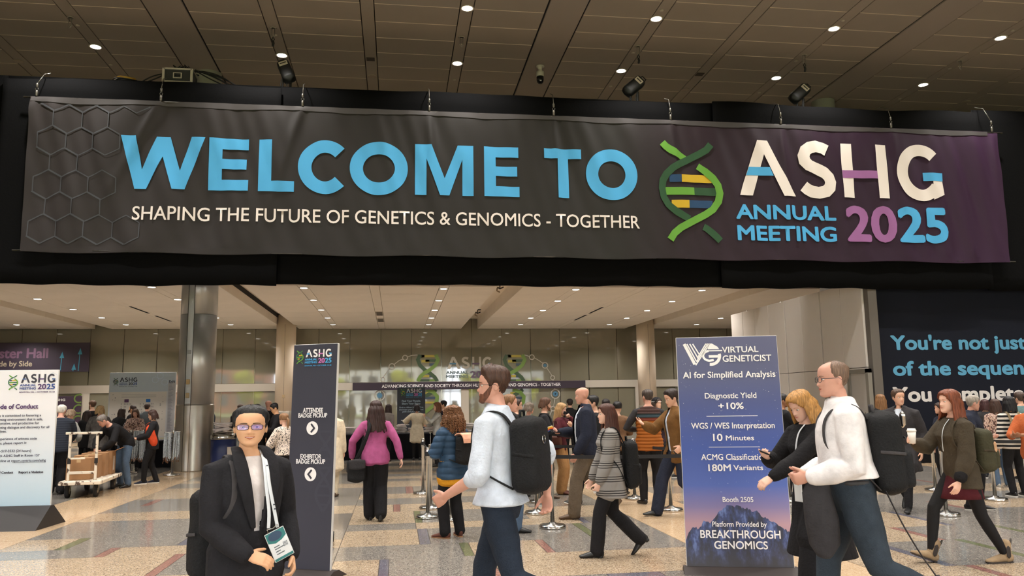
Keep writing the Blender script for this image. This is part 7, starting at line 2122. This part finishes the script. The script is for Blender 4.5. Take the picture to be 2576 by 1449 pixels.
# ------------------------------------------------------------------ the red haired woman with the coffee cup
J = person('red haired woman in an olive jacket, burgundy skirt and sand boots carrying a coffee', 2384, 978, 7.6, -92, lean=4, head=(-2, 4), skin='pale', sex='f', lod=0, face=True,
    hips=.12, legs=((-.46, .07, 0, 0, 0), (.21, .07, .015, -20, 0)), arms=(dict(h=(.04, .20, .80), e=(-1, .3, 0), c=22, n=(0, -1, 0)), dict(h=(.30, .10, 1.17), e=(-.5, .6, -.8), c=58, n=(0, -1, .1))),
    hair=('shaggy', (118, 62, 38), dict(L=.20, th0=62, w=.106, d=.122, wave=.008, top=.024, flare=.045)),
    top=dict(m=OLIVE, name='jacket', ease=.030, nothigh=1, hem=-.15, flare=.075, sleeve=.80, puff=.016, wr=.006), bottom=dict(kind='skirt', m=BURG, L=.25, flare=.012, tights=TIGHT), shoes=dict(m=SUEDE, sole=DSOLE, boot=.10))
T, k = J['T'], J['k']
E, W = J['E0'], J['W0']; V0, F0 = tube([E.lerp(W, .66)*k, E.lerp(W, .88)*k], [.058*k, .060*k], 18); mobj('turned_cuff', V0, F0, BLK, J['per'], True)
V0, F0 = tube([(W+Vector((.030*math.cos(t*PI/8), .030*math.sin(t*PI/8), .012)))*k for t in range(17)], .0035, 6); mobj('bracelet', V0, F0, plain('gold', (200, 160, 90), .3, metal=1), J['per'], True)
for i in (0, 1):
    A, FM = J['A%d' % i], J['F%d' % i]; g = Geo()
    for yy in (-.052, .066):
        g.add(*[[(A+FM @ Vector(q))*k for q in tube([(-.008, yy, .085), (-.008, yy*1.15, .14), (.008, yy*1.15, .14), (.008, yy, .085)], .004, 6)[0]], tube([(0, 0, 0), (0, 0, 1), (1, 0, 1), (1, 0, 0)], .004, 6)[1]])
    g.obj('pull_tab', plain('pull_tab_dark', (40, 34, 30), .6), J['per'], True)
    for s in (-1, 1):
        V0, F0 = rbox(.004, .045, .12, 3, 12, 6, .2); mobj('elastic_panel', [(A+FM @ (Vector(q)+Vector((s*.047, .006, .02))))*k for q in V0], F0, plain('elastic', (48, 42, 38), .8), J['per'], True)
e = worn(J, 'coffee_cup', 'white paper coffee cup with lid held out by the red haired woman', 'cup')
cpos = (J['W1']+J['d1']*.075+J['n1']*.040)
cl = Vector((cpos.x, cpos.y, cpos.z-.035))*k
Geo().lathe([(.030, 0), (.042, .125)], cl, 24).obj('cup_body', plain('cup_white', (232, 228, 222), .5), e, True)
Geo().lathe([(.045, .120), (.046, .134), (.040, .140), (.038, .150), (.034, .152)], cl, 24).obj('lid', plain('lid_white', (238, 236, 232), .35), e, True)
e = backpack(J, OLIVG, 'dark olive backpack on the red haired woman', .30, .20, .44, .20, .14, True, 0, OLIVE, (1, 1))
V0, F0 = rbox(.02, .012, .10, 3, 12, 6, .2); mobj('leather_patch', [T(.235+q[2], .155+q[0]*.4, .30+q[1]+q[0])*k for q in V0], F0, cloth('patch_peach', (196, 156, 120), .7), e, True)
V0, F0 = tube(curvy([T(.53, .05, -.07)*k, T(.46, .04, -.130)*k, T(.36, .03, -.160)*k, T(.22, .02, -.165)*k]), (.006, .002), 6, ref=(1, 0, 0)); mobj('lanyard', V0, F0, lan, J['per'], True)

# ------------------------------------------------------------------ the woman in the striped coat
J = person('long haired woman in a grey striped coat and black flares walking left in the middle', 1524, 1014, 8.67, -95, lean=2, head=(0, 4), skin='pale', sex='f', lod=0, face=True,
    legs=((.10, .06, 0, 0, 0), (-.42, .06, .10, 44, 0)), arms=(dict(h=(.07, .17, .84), e=(-1, .3, 0), c=52, n=(.2, -1, .1)), dict(h=(.10, .2, .84), c=30)),
    hair=('long', (74, 42, 32), dict(L=.40, th0=60, w=.100, d=.118, wave=.006, flare=.035)),
    top=dict(m=COATST, name='coat', ease=.026, hem=-.25, flare=.085, sleeve=.96, puff=.014, wr=.004), bottom=dict(m=BLK, wide=.022, drop=.02), shoes=dict(m=BLSHOE, heel=.05, boot=.06))
k = J['k']
e, c = box_item(J, 0, (.13, .035, .035), (.075, .030, 0), plain('white_case', (222, 220, 216), .35), 'white_case', 'white cylinder case in the hand of the woman in the striped coat', 'case', None, .015)
backpack(J, PACKB, 'black backpack hanging low behind the woman in the striped coat', .27, .17, .56, .11, .155, True, 0, PACKB, (1, 1))

# ------------------------------------------------------------------ the woman in pink
J = person('long haired woman in a pink jacket and black trousers walking away', 946, 1007, 12.0, 186, lean=2, head=(4, 0), skin='pale', sex='f', lod=1, face=False, fat=1.08,
    legs=((.12, .07, 0, 0), (-.10, .07, .02, 12)), arms=(dict(h=(.14, .34, .92), e=(-.6, 1, 0), c=42), dict(h=(-.12, .36, .90), e=(-.8, .8, 0), c=30)),
    hair=('long', (56, 36, 32), dict(L=.36, th0=62, w=.118, d=.128, wave=.010, top=.03, flare=.04)),
    top=dict(m=PINK, name='jacket', ease=.022, hem=-.10, flare=.045, sleeve=.97, puff=.0, wr=.004), bottom=dict(m=BLK, wide=.028, drop=.01, ease=.02), shoes=dict(m=BLSHOE, heel=.07))
T, k = J['T'], J['k']
e = worn(J, 'shoulder_bag', 'black bag with a long strap slung behind the woman in the pink jacket', 'bag')
V0, F0 = rbox(.32, .14, .34, 4, 24, 10, .16); mobj('bag_body', [T(-.20+q[2], .28+q[0]*.8+q[1]*.3, .06+q[1])*k for q in V0], F0, PACKB, e, True)
V0, F0 = rbox(.30, .05, .16, 4, 20, 8, .2); mobj('bag_flap', [T(-.10+q[2], .28+q[0]*.8+q[1]*.3, .14+q[1])*k for q in V0], F0, CHAR, e, True)
V0, F0 = tube(curvy([T(-.05, .30, .10)*k, T(.15, .205, .15)*k, T(.32, .14, .175)*k, T(.47, .10, .135)*k, T(.565, .105, .02)*k, T(.47, .10, -.12)*k, T(.30, .15, -.14)*k, T(.05, .22, -.08)*k, T(-.06, .25, .04)*k]), (.026, .006), 8, ref=(1, 0, 0)); mobj('strap', V0, F0, PACKB, e, True)
V0, F0 = rbox(.10, .26, .20, 3.4, 16, 8, .2); 
e2 = worn(J, 'hand_bag', 'small black bag held in the left hand of the woman in pink', 'bag'); W = J['W0']; mobj('bag_body', [(W+J['d0']*.08+Vector((q[0]+.03, q[1]*.8, q[2]-.07)))*k for q in V0], F0, PACKB, e2, True)
Geo().tube([q*k for q in (W+J['d0']*.07+Vector((.0, -.05, -.02)), W+J['d0']*.07+Vector((0, 0, .03)), W+J['d0']*.07+Vector((0, .05, -.02)))], .008).obj('handle', PACKB, e2, True)

# ------------------------------------------------------------------ the curly haired woman
J = person('woman with curly hair in a dark teal puffer jacket and brown boots', 1136, 1020, 10.3, -142, lean=1, head=(2, 4), skin='pale', sex='f', lod=1, face=False, fat=1.1,
    legs=((.04, .12, 0, 0, 20), (.0, .11, 0, 0, 25)), arms=(dict(h=(.26, .08, 1.12), e=(-.6, 1, -.6), c=40), dict(h=(.28, .06, 1.12), e=(-.6, 1, -.6), c=40)),
    hair=('curly', (122, 84, 56), dict(n=420)), top=dict(kind='puffer', m=TEALN, name='puffer_jacket', ease=.045, hem=-.16, flare=.03, sleeve=.95, puff=.02, quilt=.085, wr=.004), inner=dict(m=cloth('cloth_mustard', (214, 150, 40)), name='sweater', ease=.034, hem=-.225, flare=.01), bottom=dict(m=BLK, ease=.018, wide=.012), shoes=dict(m=BRBOOT, sole=TANSOLE, boot=.03))
backpack(J, PACKB, 'black backpack with a peach flap on the curly haired woman', .30, .16, .40, .24, .185, False, 0, PACKB, (1, 1), cloth('flap_peach', (226, 168, 140), .6, .1))

# ------------------------------------------------------------------ queue in the middle
J = person('bald man in a navy jacket and taupe trousers holding a phone', 1464, 975, 11.5, -97, lean=2, head=(6, 4), skin='pink', lod=1, fat=1.1,
    legs=((.06, .09, 0, 0, 0), (-.50, .08, .12, 46, 0)), arms=(dict(h=(.02, .24, .86), c=30), dict(h=(.20, .12, 1.12), e=(-.4, .7, -.8), c=50, n=(0, -.6, .8))), hair=('bald', (150, 120, 100)),
    top=dict(m=NVY, name='jacket', ease=.034, hem=-.10, flare=.03, sleeve=.98, puff=.014, open=(.06, .085, -.20), ox=.055, wr=.005, collar=NVY), inner=dict(m=PALEB, name='shirt', ease=.012), bottom=dict(m=TAUPE, wide=.02, ease=.02), shoes=dict(m=BRSHOE))
box_item(J, 1, (.16, .08, .01), (.10, .022, 0), PACKB, 'phone', 'dark phone in the hand of the bald man in the navy jacket', 'phone')
J = person('man with swept hair in a black sweater with rainbow sleeve stripes', 1372, 999, 14.0, 78, lean=1, head=(4, 4), skin='light', lod=1, legs=((.0, .09, 0, 0, 0), (.06, .09, 0, 0, 0)),
    arms=(HOLD(.28, .04, 1.10), HOLD(.30, .04, 1.12)), hair=('shaggy', (86, 58, 42), dict(L=.07, th0=80, w=.094, d=.108)), beard=(96, 66, 50), glasses=(60, 52, 46),
    top=dict(m=BLK2, name='sweater', ease=.020, hem=-.08, sleeve=.97), bottom=TB, shoes=dict(m=BRSHOE))
E, S = J['E1'], J['S1']; k = J['k']
for q, c in enumerate(((206, 190, 160), (214, 170, 50), (206, 120, 44), (190, 62, 48), (60, 96, 160))):
    a, b_ = S.lerp(E, .62+q*.055), S.lerp(E, .665+q*.055); V0, F0 = tube([a*k, b_*k], [.072*k, .072*k], 14, cap=False); mobj('sleeve_stripe', V0, F0, cloth('rainbow_%d' % q, c), J['per'], True)
box_item(J, 1, (.14, .09, .05), (.09, .03, 0), plain('tissue_white', (222, 216, 210), .8), 'tissue', 'white folded paper held by the man with rainbow sleeve stripes', 'paper', None, .015)
backpack(J, PACKB, 'black backpack on the man with the rainbow sleeve stripes', .28, .14, .42, .24, .125)
J = person('blonde woman in a maroon sweater and khaki trousers wearing a black mask', 1412, 1013, 14.5, 60, lean=3, head=(10, 0), skin='pale', sex='f', lod=1, legs=((.02, .09, 0, 0), (.06, .09, 0, 0)),
    arms=(dict(h=(.22, .08, 1.46), e=(.3, .9, -.9), c=50), HOLD(.26, .06, 1.10)), hair=('long', (176, 140, 96), dict(L=.26, wave=.008)), top=dict(m=MAROON, name='sweater', ease=.022, hem=-.10, flare=.02), bottom=dict(m=KHAKI, wide=.03, ease=.022), shoes=dict(m=BRBOOT))
HR, hc, k = J['HR'], J['hc'], J['k']
V0, F0 = rbox(.10, .05, .085, 2.6, 18, 8, .3); mobj('face_mask', [((HR @ Vector((q[0], q[1]-.082-.0, q[2]-.062)))+hc)*k for q in V0], F0, BLK2, J['per'], True)
e = worn(J, 'handbag', 'brown handbag on the arm of the blonde woman in maroon', 'bag'); V0, F0 = rbox(.10, .26, .20, 4, 18, 8, .2); mobj('bag_body', [(Vector((-.25, -.02, 1.02))+Vector(q))*k for q in V0], F0, BRBOOT, e, True)
Geo().tube([(-.25*k, .08*k, 1.12*k), (-.23*k, .02*k, 1.40*k), (-.24*k, -.05*k, 1.40*k), (-.25*k, -.12*k, 1.12*k)], .009).obj('strap', BRBOOT, e, True)
person('man in black walking just behind the bald man', 1490, 994, 12.9, -92, lean=3, head=(4, 0), lod=1, legs=WALKR, hair=('short', (30, 26, 26)), top=dict(m=BLK, name='jacket', ease=.03, hem=-.10), bottom=TB, shoes=dict(m=BLSHOE, sole=WSOLE), arms=(HANGF, HOLD(.34, .08, 1.2)))
person('light brown haired man behind the backpacker in slate blue jeans', 1283, 991, 10.5, 88, lean=1, head=(2, -6), lod=1, skin='pink', legs=((-.02, .09, 0, 0, 0), (.08, .09, 0, 0, 0)), hair=('short', (128, 92, 62)), top=dict(m=CHAR, name='jacket', ease=.026, hem=-.10), bottom=dict(m=JEANB, wide=.018, ease=.018), shoes=SB, arms=(HOLD(), HOLD()))
person('dark haired man with glasses just right of the light brown haired man', 1301, 1003, 14.2, 80, lod=2, face=True, skin='light', hair=('short', (60, 44, 36)), glasses=(30, 28, 30), top=dict(m=BLK2, name='jacket', ease=.024), bottom=TB, shoes=SB)
person('grey haired person in a black jacket left of the rainbow striped sleeve', 1331, 1012, 15.5, 110, lod=2, skin='pink', hair=('bob', (112, 98, 86), dict(L=.06)), sex='f', top=dict(m=BLK, name='jacket', ease=.03, hem=-.12), bottom=TB, shoes=SB)
person('dark haired person with a white collar far behind the blonde in maroon', 1433, 1003, 21.0, 178, lod=2, hair=('short', (40, 32, 28)), top=dict(m=BLK, name='jacket', ease=.02, collar=WHS), bottom=TB, shoes=SB)
person('dark haired woman with a shiny hair clip behind the woman in the striped coat', 1524, 1003, 15.8, 150, sex='f', lod=2, hair=('bun', (34, 28, 28)), skin='tan', top=dict(m=BLK2, name='jacket', ease=.02), bottom=TB, shoes=SB)
J = person('person with a dark bun and tan jacket right of the woman in the striped coat', 1553, 1009, 14.2, 150, sex='f', lod=1, face=False, hair=('bun', (30, 26, 26)), top=dict(m=TANJ, name='jacket', ease=.03, hem=-.10), bottom=dict(m=BLK, wide=.015), shoes=dict(m=BLSHOE, boot=.08), arms=(HOLD(.3, .1, 1.15), HOLD(.3, .0, 1.15)))
J = person('grey haired man in a quilted brown and orange vest seen from behind', 1628, 979, 12.75, 172, lean=1, head=(0, 16), lod=1, face=False, fat=1.08, skin='pink', hair=('short', (72, 62, 56), dict(top=.012, side=.008)),
    legs=((.02, .11, 0, 0, 20), (-.02, .11, 0, 0, 20)), arms=(HOLD(.22, .16, 1.12), HOLD(.26, .10, 1.14)), inner=dict(m=CHAR, name='shirt', ease=.014, sleeve=.97, hem=-.05), top=dict(kind='puffer', m=VEST, name='quilted_vest', ease=.032, hem=-.12, sleeve=None, quilt=.050, wr=.002, neck=.55), bottom=dict(m=BLK, ease=.018), shoes=SB)
J = person('dark haired man in a brown tweed jacket gesturing left of the blue sign', 1688, 978, 11.4, -82, lean=4, head=(16, 0), lod=1, skin='light', hair=('short', (44, 32, 28), dict(top=.030, side=.016)),
    legs=((-.40, .09, .11, 44, 0), (.26, .09, 0, -4, 0)), arms=(dict(h=(.02, .25, .94), c=34, n=(0, -1, 0)), dict(h=(.40, .10, 1.22), e=(-.3, .7, -.8), c=12, n=(0, -.4, .9), d=(.85, -.1, .5))), inner=dict(m=PALEB, name='shirt', ease=.010), top=dict(m=BRWN, name='tweed_jacket', ease=.030, hem=-.17, flare=.035, open=(.035, .045, -.30), puff=.012, collar=BRWN), bottom=dict(m=NVY, wide=.018, ease=.022), shoes=SB)
box_item(J, 0, (.14, .075, .01), (.07, .02, 0), CHAR, 'phone', 'grey phone in the lowered hand of the man in the brown tweed jacket', 'phone')
J = person('person with a dark knitted cap and white bag between the vest and the brown jacket', 1652, 1000, 15.8, 30, sex='f', lod=2, hair=('shaggy', (60, 44, 36), dict(L=.14)), top=dict(m=cloth('cloth_plum', (60, 46, 56)), name='jacket', ease=.03, hem=-.1), bottom=TB, shoes=SB)
V0, F0 = hair_cap('short', .028, .022, seed=2); V1, F1 = tube([(.093*math.cos(t*PI/10), .015+.108*math.sin(t*PI/10), .045) for t in range(21)], .007, 6)
k = J['k']; mobj('knitted_cap', [((J['HR'] @ Vector(q))+J['hc'])*k for q in V0], F0, BLK2, J['per'], True); mobj('cap_trim', [((J['HR'] @ Vector(q))+J['hc'])*k for q in V1], F1, WHS, J['per'], True)
backpack(J, LGREY, 'pale rucksack worn on the front by the person in the knitted cap', .26, .12, .30, .36, -.27, False)
person('dark haired man just behind the head of the man in brown tweed', 1697, 1003, 17.0, -120, lod=2, hair=('short', (32, 28, 28)), top=dict(m=BLK, name='jacket', ease=.03), bottom=dict(m=KHAKI), shoes=dict(m=BLSHOE, sole=WSOLE))
J = person('dark haired man pointing beside the right edge of the blue sign', 1967, 990, 13.2, 84, lod=2, face=True, skin='brown', hair=('short', (34, 28, 28)), top=dict(m=BLK, name='jacket', ease=.026), bottom=TB, shoes=SB, arms=(dict(h=(.42, .10, 1.33), e=(-.2, .8, -.8), c=8), dict(h=(.36, .06, 1.25), e=(-.2, .8, -.8), c=20)))

# ------------------------------------------------------------------ right side crowd
J = person('man in a long dark coat looking at us from behind the bulky backpack', 2258, 978, 11.1, -48, lean=1, head=(0, 44), lod=1, face=True, skin='light', fat=1.08, hair=('short', (78, 58, 46)),
    legs=((.24, .08, 0, -4), (-.34, .09, .10, 44)), arms=(dict(h=(.02, .26, .84)), dict(h=(.1, .24, .86))), inner=dict(m=PALEB, name='shirt', ease=.010), top=dict(m=CHAR, name='long_coat', ease=.036, hem=-.34, flare=.06, open=(.050, .012, .22), collar=CHAR, puff=.012), bottom=TB, shoes=SB)
person('light brown haired woman seen from behind, left of the man in the long dark coat', 2213, 991, 14.4, 170, sex='f', lod=2, hair=('long', (128, 92, 60), dict(L=.22)), top=dict(m=BLK2, name='jacket', ease=.03), bottom=TB, shoes=SB)
J = person('grey haired man in a navy jacket behind the red haired woman', 2446, 994, 10.9, 40, lean=8, head=(8, 40), lod=1, skin='pink', hair=('short', (150, 142, 132)), legs=((.05, .09, 0, 0), (-.05, .09, 0, 0)), top=dict(m=NVY, name='jacket', ease=.034, hem=-.12, collar=NVY), bottom=dict(m=BLK), shoes=dict(m=BLSHOE, sole=WSOLE), arms=(HOLD(), HOLD()))
J = person('person in a dark suit half hidden in front of the red haired woman', 2362, 1012, 13.6, -100, sex='f', lod=2, hair=('long', (52, 38, 34), dict(L=.2)), top=dict(m=NVY, name='jacket', ease=.03, hem=-.14), bottom=TB, shoes=dict(m=BLSHOE, sole=WSOLE))
e = worn(J, 'shoulder_bag', 'pinkish patterned bag left of the red haired woman', 'bag'); V0, F0 = rbox(.22, .12, .26, 3, 20, 10, .25); k = J['k']; mobj('bag_body', [(Vector((.20, -.14, 1.16))+Vector(q))*k for q in V0], F0, FLOR2, e, True)
Geo().tube([(.2*k, -.10*k, 1.27*k), (.17*k, -.02*k, 1.5*k), (.2*k, .08*k, 1.27*k)], .008).obj('strap', BRBOOT, e, True)
person('dark red haired person right of the grey haired man in navy', 2476, 1004, 15.0, 140, sex='f', lod=2, hair=('bob', (62, 36, 36)), top=dict(m=CHAR, name='jacket', ease=.03), bottom=dict(m=JEAN), shoes=dict(m=BLSHOE, sole=WSOLE))
person('brown haired woman in a patterned top left of the striped sweater', 2501, 1003, 13.4, 165, sex='f', lod=2, hair=('long', (66, 46, 38), dict(L=.16)), top=dict(m=FLOR2, name='top', ease=.022), bottom=dict(m=JEANB, ease=.02), shoes=dict(m=LGREY, sole=WSOLE), legs=((.0, .10, 0, 0), (.05, .12, 0, 0)))
J = person('black haired woman in a black and white striped sweater with khaki rucksack', 2536, 996, 12.2, 172, sex='f', lod=1, face=False, hair=('bob', (26, 24, 26), dict(L=.16, w=.108, d=.112)), top=dict(m=BWST, name='striped_sweater', ease=.028, hem=-.10, puff=.012), bottom=dict(m=BLK, ease=.014), shoes=dict(m=BLSHOE, sole=WSOLE), legs=((.0, .08, 0, 0), (.02, .13, 0, 0)))
backpack(J, cloth('pack_khaki', (128, 112, 86), .8, .5, 60), 'khaki rucksack on the woman in the striped sweater', .28, .15, .30, .24, .14, True, 0, cloth('pack_khaki', (128, 112, 86)), (1, 1))
person('brown haired person in teal behind the striped sweater woman', 2563, 985, 14.6, 175, lod=2, hair=('short', (70, 56, 50), dict(top=.03, side=.02)), top=dict(m=cloth('cloth_teal', (96, 122, 124)), name='top', ease=.024), bottom=TB, shoes=SB)
J = person('person in orange at the right edge holding a phone', 2590, 990, 9.9, -70, lod=2, skin='brown', hair=('short', (30, 26, 26)), top=dict(m=cloth('cloth_orange', (176, 92, 52)), name='top', ease=.03, sleeve=.3), bottom=dict(m=cloth('cloth_pale', (186, 180, 174))), shoes=dict(m=BLSHOE, sole=WSOLE), arms=(HOLD(.36, .05, 1.18), HOLD(.36, .05, 1.16)), legs=((.1, .1, 0, 0), (-.1, .1, 0, 0)))

# ------------------------------------------------------------------ people by the registration tables, centre
person('woman in a beige coat seen from behind at the skirted table', 1049, 1017, 24.1, 178, sex='f', lod=2, hair=('bob', (36, 28, 28), dict(L=.10)), top=dict(m=BEIG, name='coat', ease=.04, hem=-.36, flare=.05, puff=.014), bottom=dict(kind='skirt', m=BLK, L=.3, tights=TIGHT), shoes=SB, arms=(HOLD(.2, .3, 1.2), HOLD(.3, .1, 1.1)))
backpack(J := dict(T=None) if False else PEOPLE and person('person in a dark top behind the table right of the beige coat', 1115, 1007, 22.6, -100, lod=2, hair=('short', (30, 26, 26)), top=dict(m=NVY, name='top', ease=.02), bottom=TB, shoes=SB), PACKB, 'small dark rucksack on the person right of the beige coat', .26, .12, .36)
person('brown haired woman in profile raising her hand right of the beige coat', 1099, 1011, 21.6, -85, sex='f', lod=2, face=True, hair=('long', (110, 66, 42), dict(L=.16)), top=dict(m=LGREY, name='top', ease=.02), bottom=TB, shoes=SB, arms=(HOLD(.32, .08, 1.34), HOLD(.28, .04, 1.1)))
person('dark haired woman in grey bending at the table behind the pink jacket', 978, 1026, 24.1, 150, sex='f', lod=2, lean=18, H=1.66, hair=('long', (48, 32, 28), dict(L=.26)), top=dict(m=cloth('cloth_warm_grey', (120, 112, 106)), name='coat', ease=.03, hem=-.2), bottom=TB, shoes=SB)
person('person in a cream coat half hidden behind the badge pickup sign', 834, 1016, 15.2, 176, sex='f', lod=2, fat=1.15, hair=('bob', (70, 50, 40)), top=dict(m=cloth('cloth_cream', (212, 196, 170)), name='coat', ease=.04, hem=-.42, flare=.05), bottom=dict(m=BEIG), shoes=SBR)

# ------------------------------------------------------------------ people left of the badge sign
person('man in a navy suit with a backpack at the right edge of the steel column', 530, 1015, 25.5, -80, lod=2, face=True, hair=('short', (58, 36, 32)), top=dict(m=NVY, name='suit_jacket', ease=.03, hem=-.14), bottom=dict(m=NVY), shoes=SB)
backpack(person('man in a black suit in profile, far behind the man in the open blazer', 606, 1017, 26.5, 84, lod=2, face=True, skin='pink', hair=('short', (84, 66, 56)), top=dict(m=BLK2, name='suit_jacket', ease=.03, hem=-.14), bottom=TB, shoes=SB), PACKB, 'black backpack on the far man in the black suit', .28, .16, .42)
person('dark haired man seen over the hair of the man in the open blazer', 648, 1016, 22.5, 170, lod=2, hair=('short', (26, 24, 26)), top=dict(m=BLK, name='jacket', ease=.03), bottom=TB, shoes=SB)
person('bald man in black behind the man with lowered head, left of the badge sign', 676, 1008, 22.8, 150, lod=2, skin='pink', hair=('bald', (150, 110, 90)), top=dict(m=BLK, name='jacket', ease=.03), bottom=TB, shoes=SB)
person('dark haired man with glasses and lowered head left of the badge sign', 691, 1015, 19.5, -76, lod=2, face=True, lean=6, skin='asian', head=(26, 0), hair=('short', (24, 22, 24)), glasses=(28, 26, 28), top=dict(m=BLK, name='jacket', ease=.03), bottom=TB, shoes=SB, arms=(HOLD(), HOLD()))
person('light haired woman in a black and white spotted blouse left of the badge sign', 714, 1039, 14.8, -128, sex='f', lod=1, face=True, lean=2, skin='pale', fat=1.1, hair=('tail', (140, 104, 74)), top=dict(m=FLOR, name='blouse', ease=.034, hem=-.02, flare=.03, puff=.024, neck=.54), bottom=dict(m=BLK, wide=.03, ease=.02), shoes=SB, arms=(HOLD(.3, .08, 1.10), HOLD(.3, .08, 1.12)))

# ------------------------------------------------------------------ people at the left
person('white haired man in a dark plaid shirt at the cart handle', 155, 1037, 17.2, 190, lean=12, H=1.74, head=(14, 0), lod=1, face=False, skin='pink', hair=('recede', (222, 214, 206), dict(top=.012, side=.014)), fat=1.1, top=dict(m=PLAID, name='plaid_shirt', ease=.03, hem=-.12), bottom=dict(m=BLK, wide=.02, ease=.02), shoes=dict(m=BLSHOE), arms=(HOLD(.4, .12, .98), HOLD(.4, .12, .98)))
person('grey haired woman in a pale jacket bending beside the man in plaid', 178, 1040, 18.8, 165, sex='f', lean=18, H=1.66, head=(18, 0), lod=2, hair=('bob', (140, 118, 96), dict(L=.05)), top=dict(m=LGREY, name='jacket', ease=.03, hem=-.14), bottom=TB, shoes=SB, arms=(HOLD(.4, .1, 1.0), HOLD(.4, .1, 1.0)))
person('brown haired bearded man looking left behind the woman in grey tweed', 233, 1007, 25.0, -130, lod=2, face=True, hair=('short', (104, 76, 58)), beard=(90, 62, 48), top=dict(m=BLK, name='jacket', ease=.03), bottom=TB, shoes=SB)
person('long dark haired woman holding a phone left of the woman in grey tweed', 220, 1032, 24.0, -150, sex='f', lod=2, hair=('long', (48, 30, 28), dict(L=.36, w=.11)), top=dict(m=BLK, name='coat', ease=.03, hem=-.3), bottom=dict(m=BLK), shoes=dict(m=BLSHOE, boot=.2), arms=(HOLD(.3, .05, 1.0), HOLD(.3, .1, 1.0)))
person('blonde woman in a grey tweed coat seen from behind', 253, 1019, 21.5, 176, sex='f', lod=1, face=False, fat=1.15, hair=('bob', (178, 146, 104), dict(L=.10, w=.112, d=.116)), top=dict(m=GREYT, name='tweed_coat', ease=.036, hem=-.24, flare=.04), bottom=dict(m=BLK), shoes=dict(m=BLSHOE, boot=.2), arms=(HOLD(.2, .1, 1.05), HOLD(.2, .1, 1.05)))
J = person('grey haired man in a black jacket bending over the open box on the cart', 258, 1064, 17.75, -38, lean=50, H=1.74, head=(40, -20), lod=1, face=True, skin='pink', hair=('short', (120, 112, 106)), top=dict(m=BLK, name='jacket', ease=.03, hem=-.10, puff=.01), bottom=dict(m=JEANB, ease=.02), shoes=dict(m=BLSHOE), legs=((.0, .14, 0, 0), (-.02, .14, 0, 0)), arms=(dict(h=(.58, .10, .80), e=(-.2, .8, .2), c=40), dict(h=(.60, .12, .82), e=(-.2, .8, .2), c=40)))
person('long dark haired woman bending left of the flowered blouse', 307, 1039, 24.2, 150, sex='f', lean=20, H=1.66, lod=2, hair=('long', (52, 36, 30), dict(L=.34)), top=dict(m=BLK, name='coat', ease=.03, hem=-.2), bottom=TB, shoes=SB)
person('bearded man looking up at the floor plan behind the flowered blouse', 333, 1019, 25.2, -95, head=(-14, 0), lod=2, face=True, skin='tan', hair=('short', (48, 32, 28)), beard=(48, 34, 30), top=dict(m=BLK2, name='jacket', ease=.03), bottom=TB, shoes=SB)
J = person('long haired woman in a flowered blouse looking down at her phone', 341, 1029, 22.9, 8, sex='f', head=(28, 0), lod=2, face=True, hair=('long', (92, 66, 50), dict(L=.26)), top=dict(m=FLOR2, name='blouse', ease=.034, hem=-.06, puff=.024), bottom=dict(m=BLK), shoes=SB, arms=(HOLD(.28, .04, 1.12), HOLD(.28, .04, 1.10)))
e = worn(J, 'tote_bag', 'white tote bag on the arm of the woman in the flowered blouse', 'bag'); V0, F0 = rbox(.34, .10, .34, 5, 22, 10, .08); k = J['k']; mobj('bag_body', [(Vector((-.30, -.12, .86))+Vector(q))*k for q in V0], F0, TEE, e, True)
Geo().tube([(-.38*k, -.12*k, 1.02*k), (-.26*k, -.05*k, 1.34*k), (-.20*k, -.12*k, 1.02*k)], .009).obj('strap', TEE, e, True)
J = person('man in a grey pullover studying the floor plan board', 371, 1015, 25.6, 180, lod=2, hair=('crop', (64, 46, 38)), top=dict(m=cloth('cloth_slate', (84, 88, 90)), name='pullover', ease=.03, collar=WHS), bottom=TB, shoes=SB)
J = person('woman with glasses in black with an orange sling bag by the lanyard stands', 384, 1031, 18.9, -72, sex='f', lod=1, face=True, head=(14, 0), skin='light', fat=1.08, hair=('bob', (60, 38, 32), dict(L=.12, w=.11)), glasses=(28, 26, 28), top=dict(m=BLK2, name='jacket', ease=.034, hem=-.12), bottom=dict(m=BLK, ease=.016), shoes=dict(m=NVY, sole=WSOLE), legs=((.16, .08, 0, 0), (-.12, .08, .0, 0)), arms=(HOLD(.32, .08, 1.06), HOLD(.34, .06, 1.08)))
T, k = J['T'], J['k']
e = worn(J, 'sling_bag', 'orange red sling bag on the hip of the woman with glasses', 'bag'); V0, F0 = rbox(.17, .17, .50, 3, 22, 14, .3); mobj('bag_body', [T(.20+q[2]+q[1]*.55, .165+q[0], -.02+q[1]-q[2]*.35)*k for q in V0], F0, ORNG, e, True)
V0, F0 = tube(curvy([T(.40, .16, .05)*k, T(.53, .12, .02)*k, T(.46, .02, -.14)*k, T(.25, -.10, -.15)*k, T(.10, .02, -.14)*k]), (.02, .005), 8, ref=(1, 0, 0)); mobj('strap', V0, F0, ORNG, e, True)
for sc_ in [TMP]: bpy.data.scenes.remove(sc_)
print('PEOPLE', len(PEOPLE)); [print(p) for p in PEOPLE]
print('TRIS', sum(len(o.data.polygons)*2 for o in SC.objects if o.type == 'MESH'))
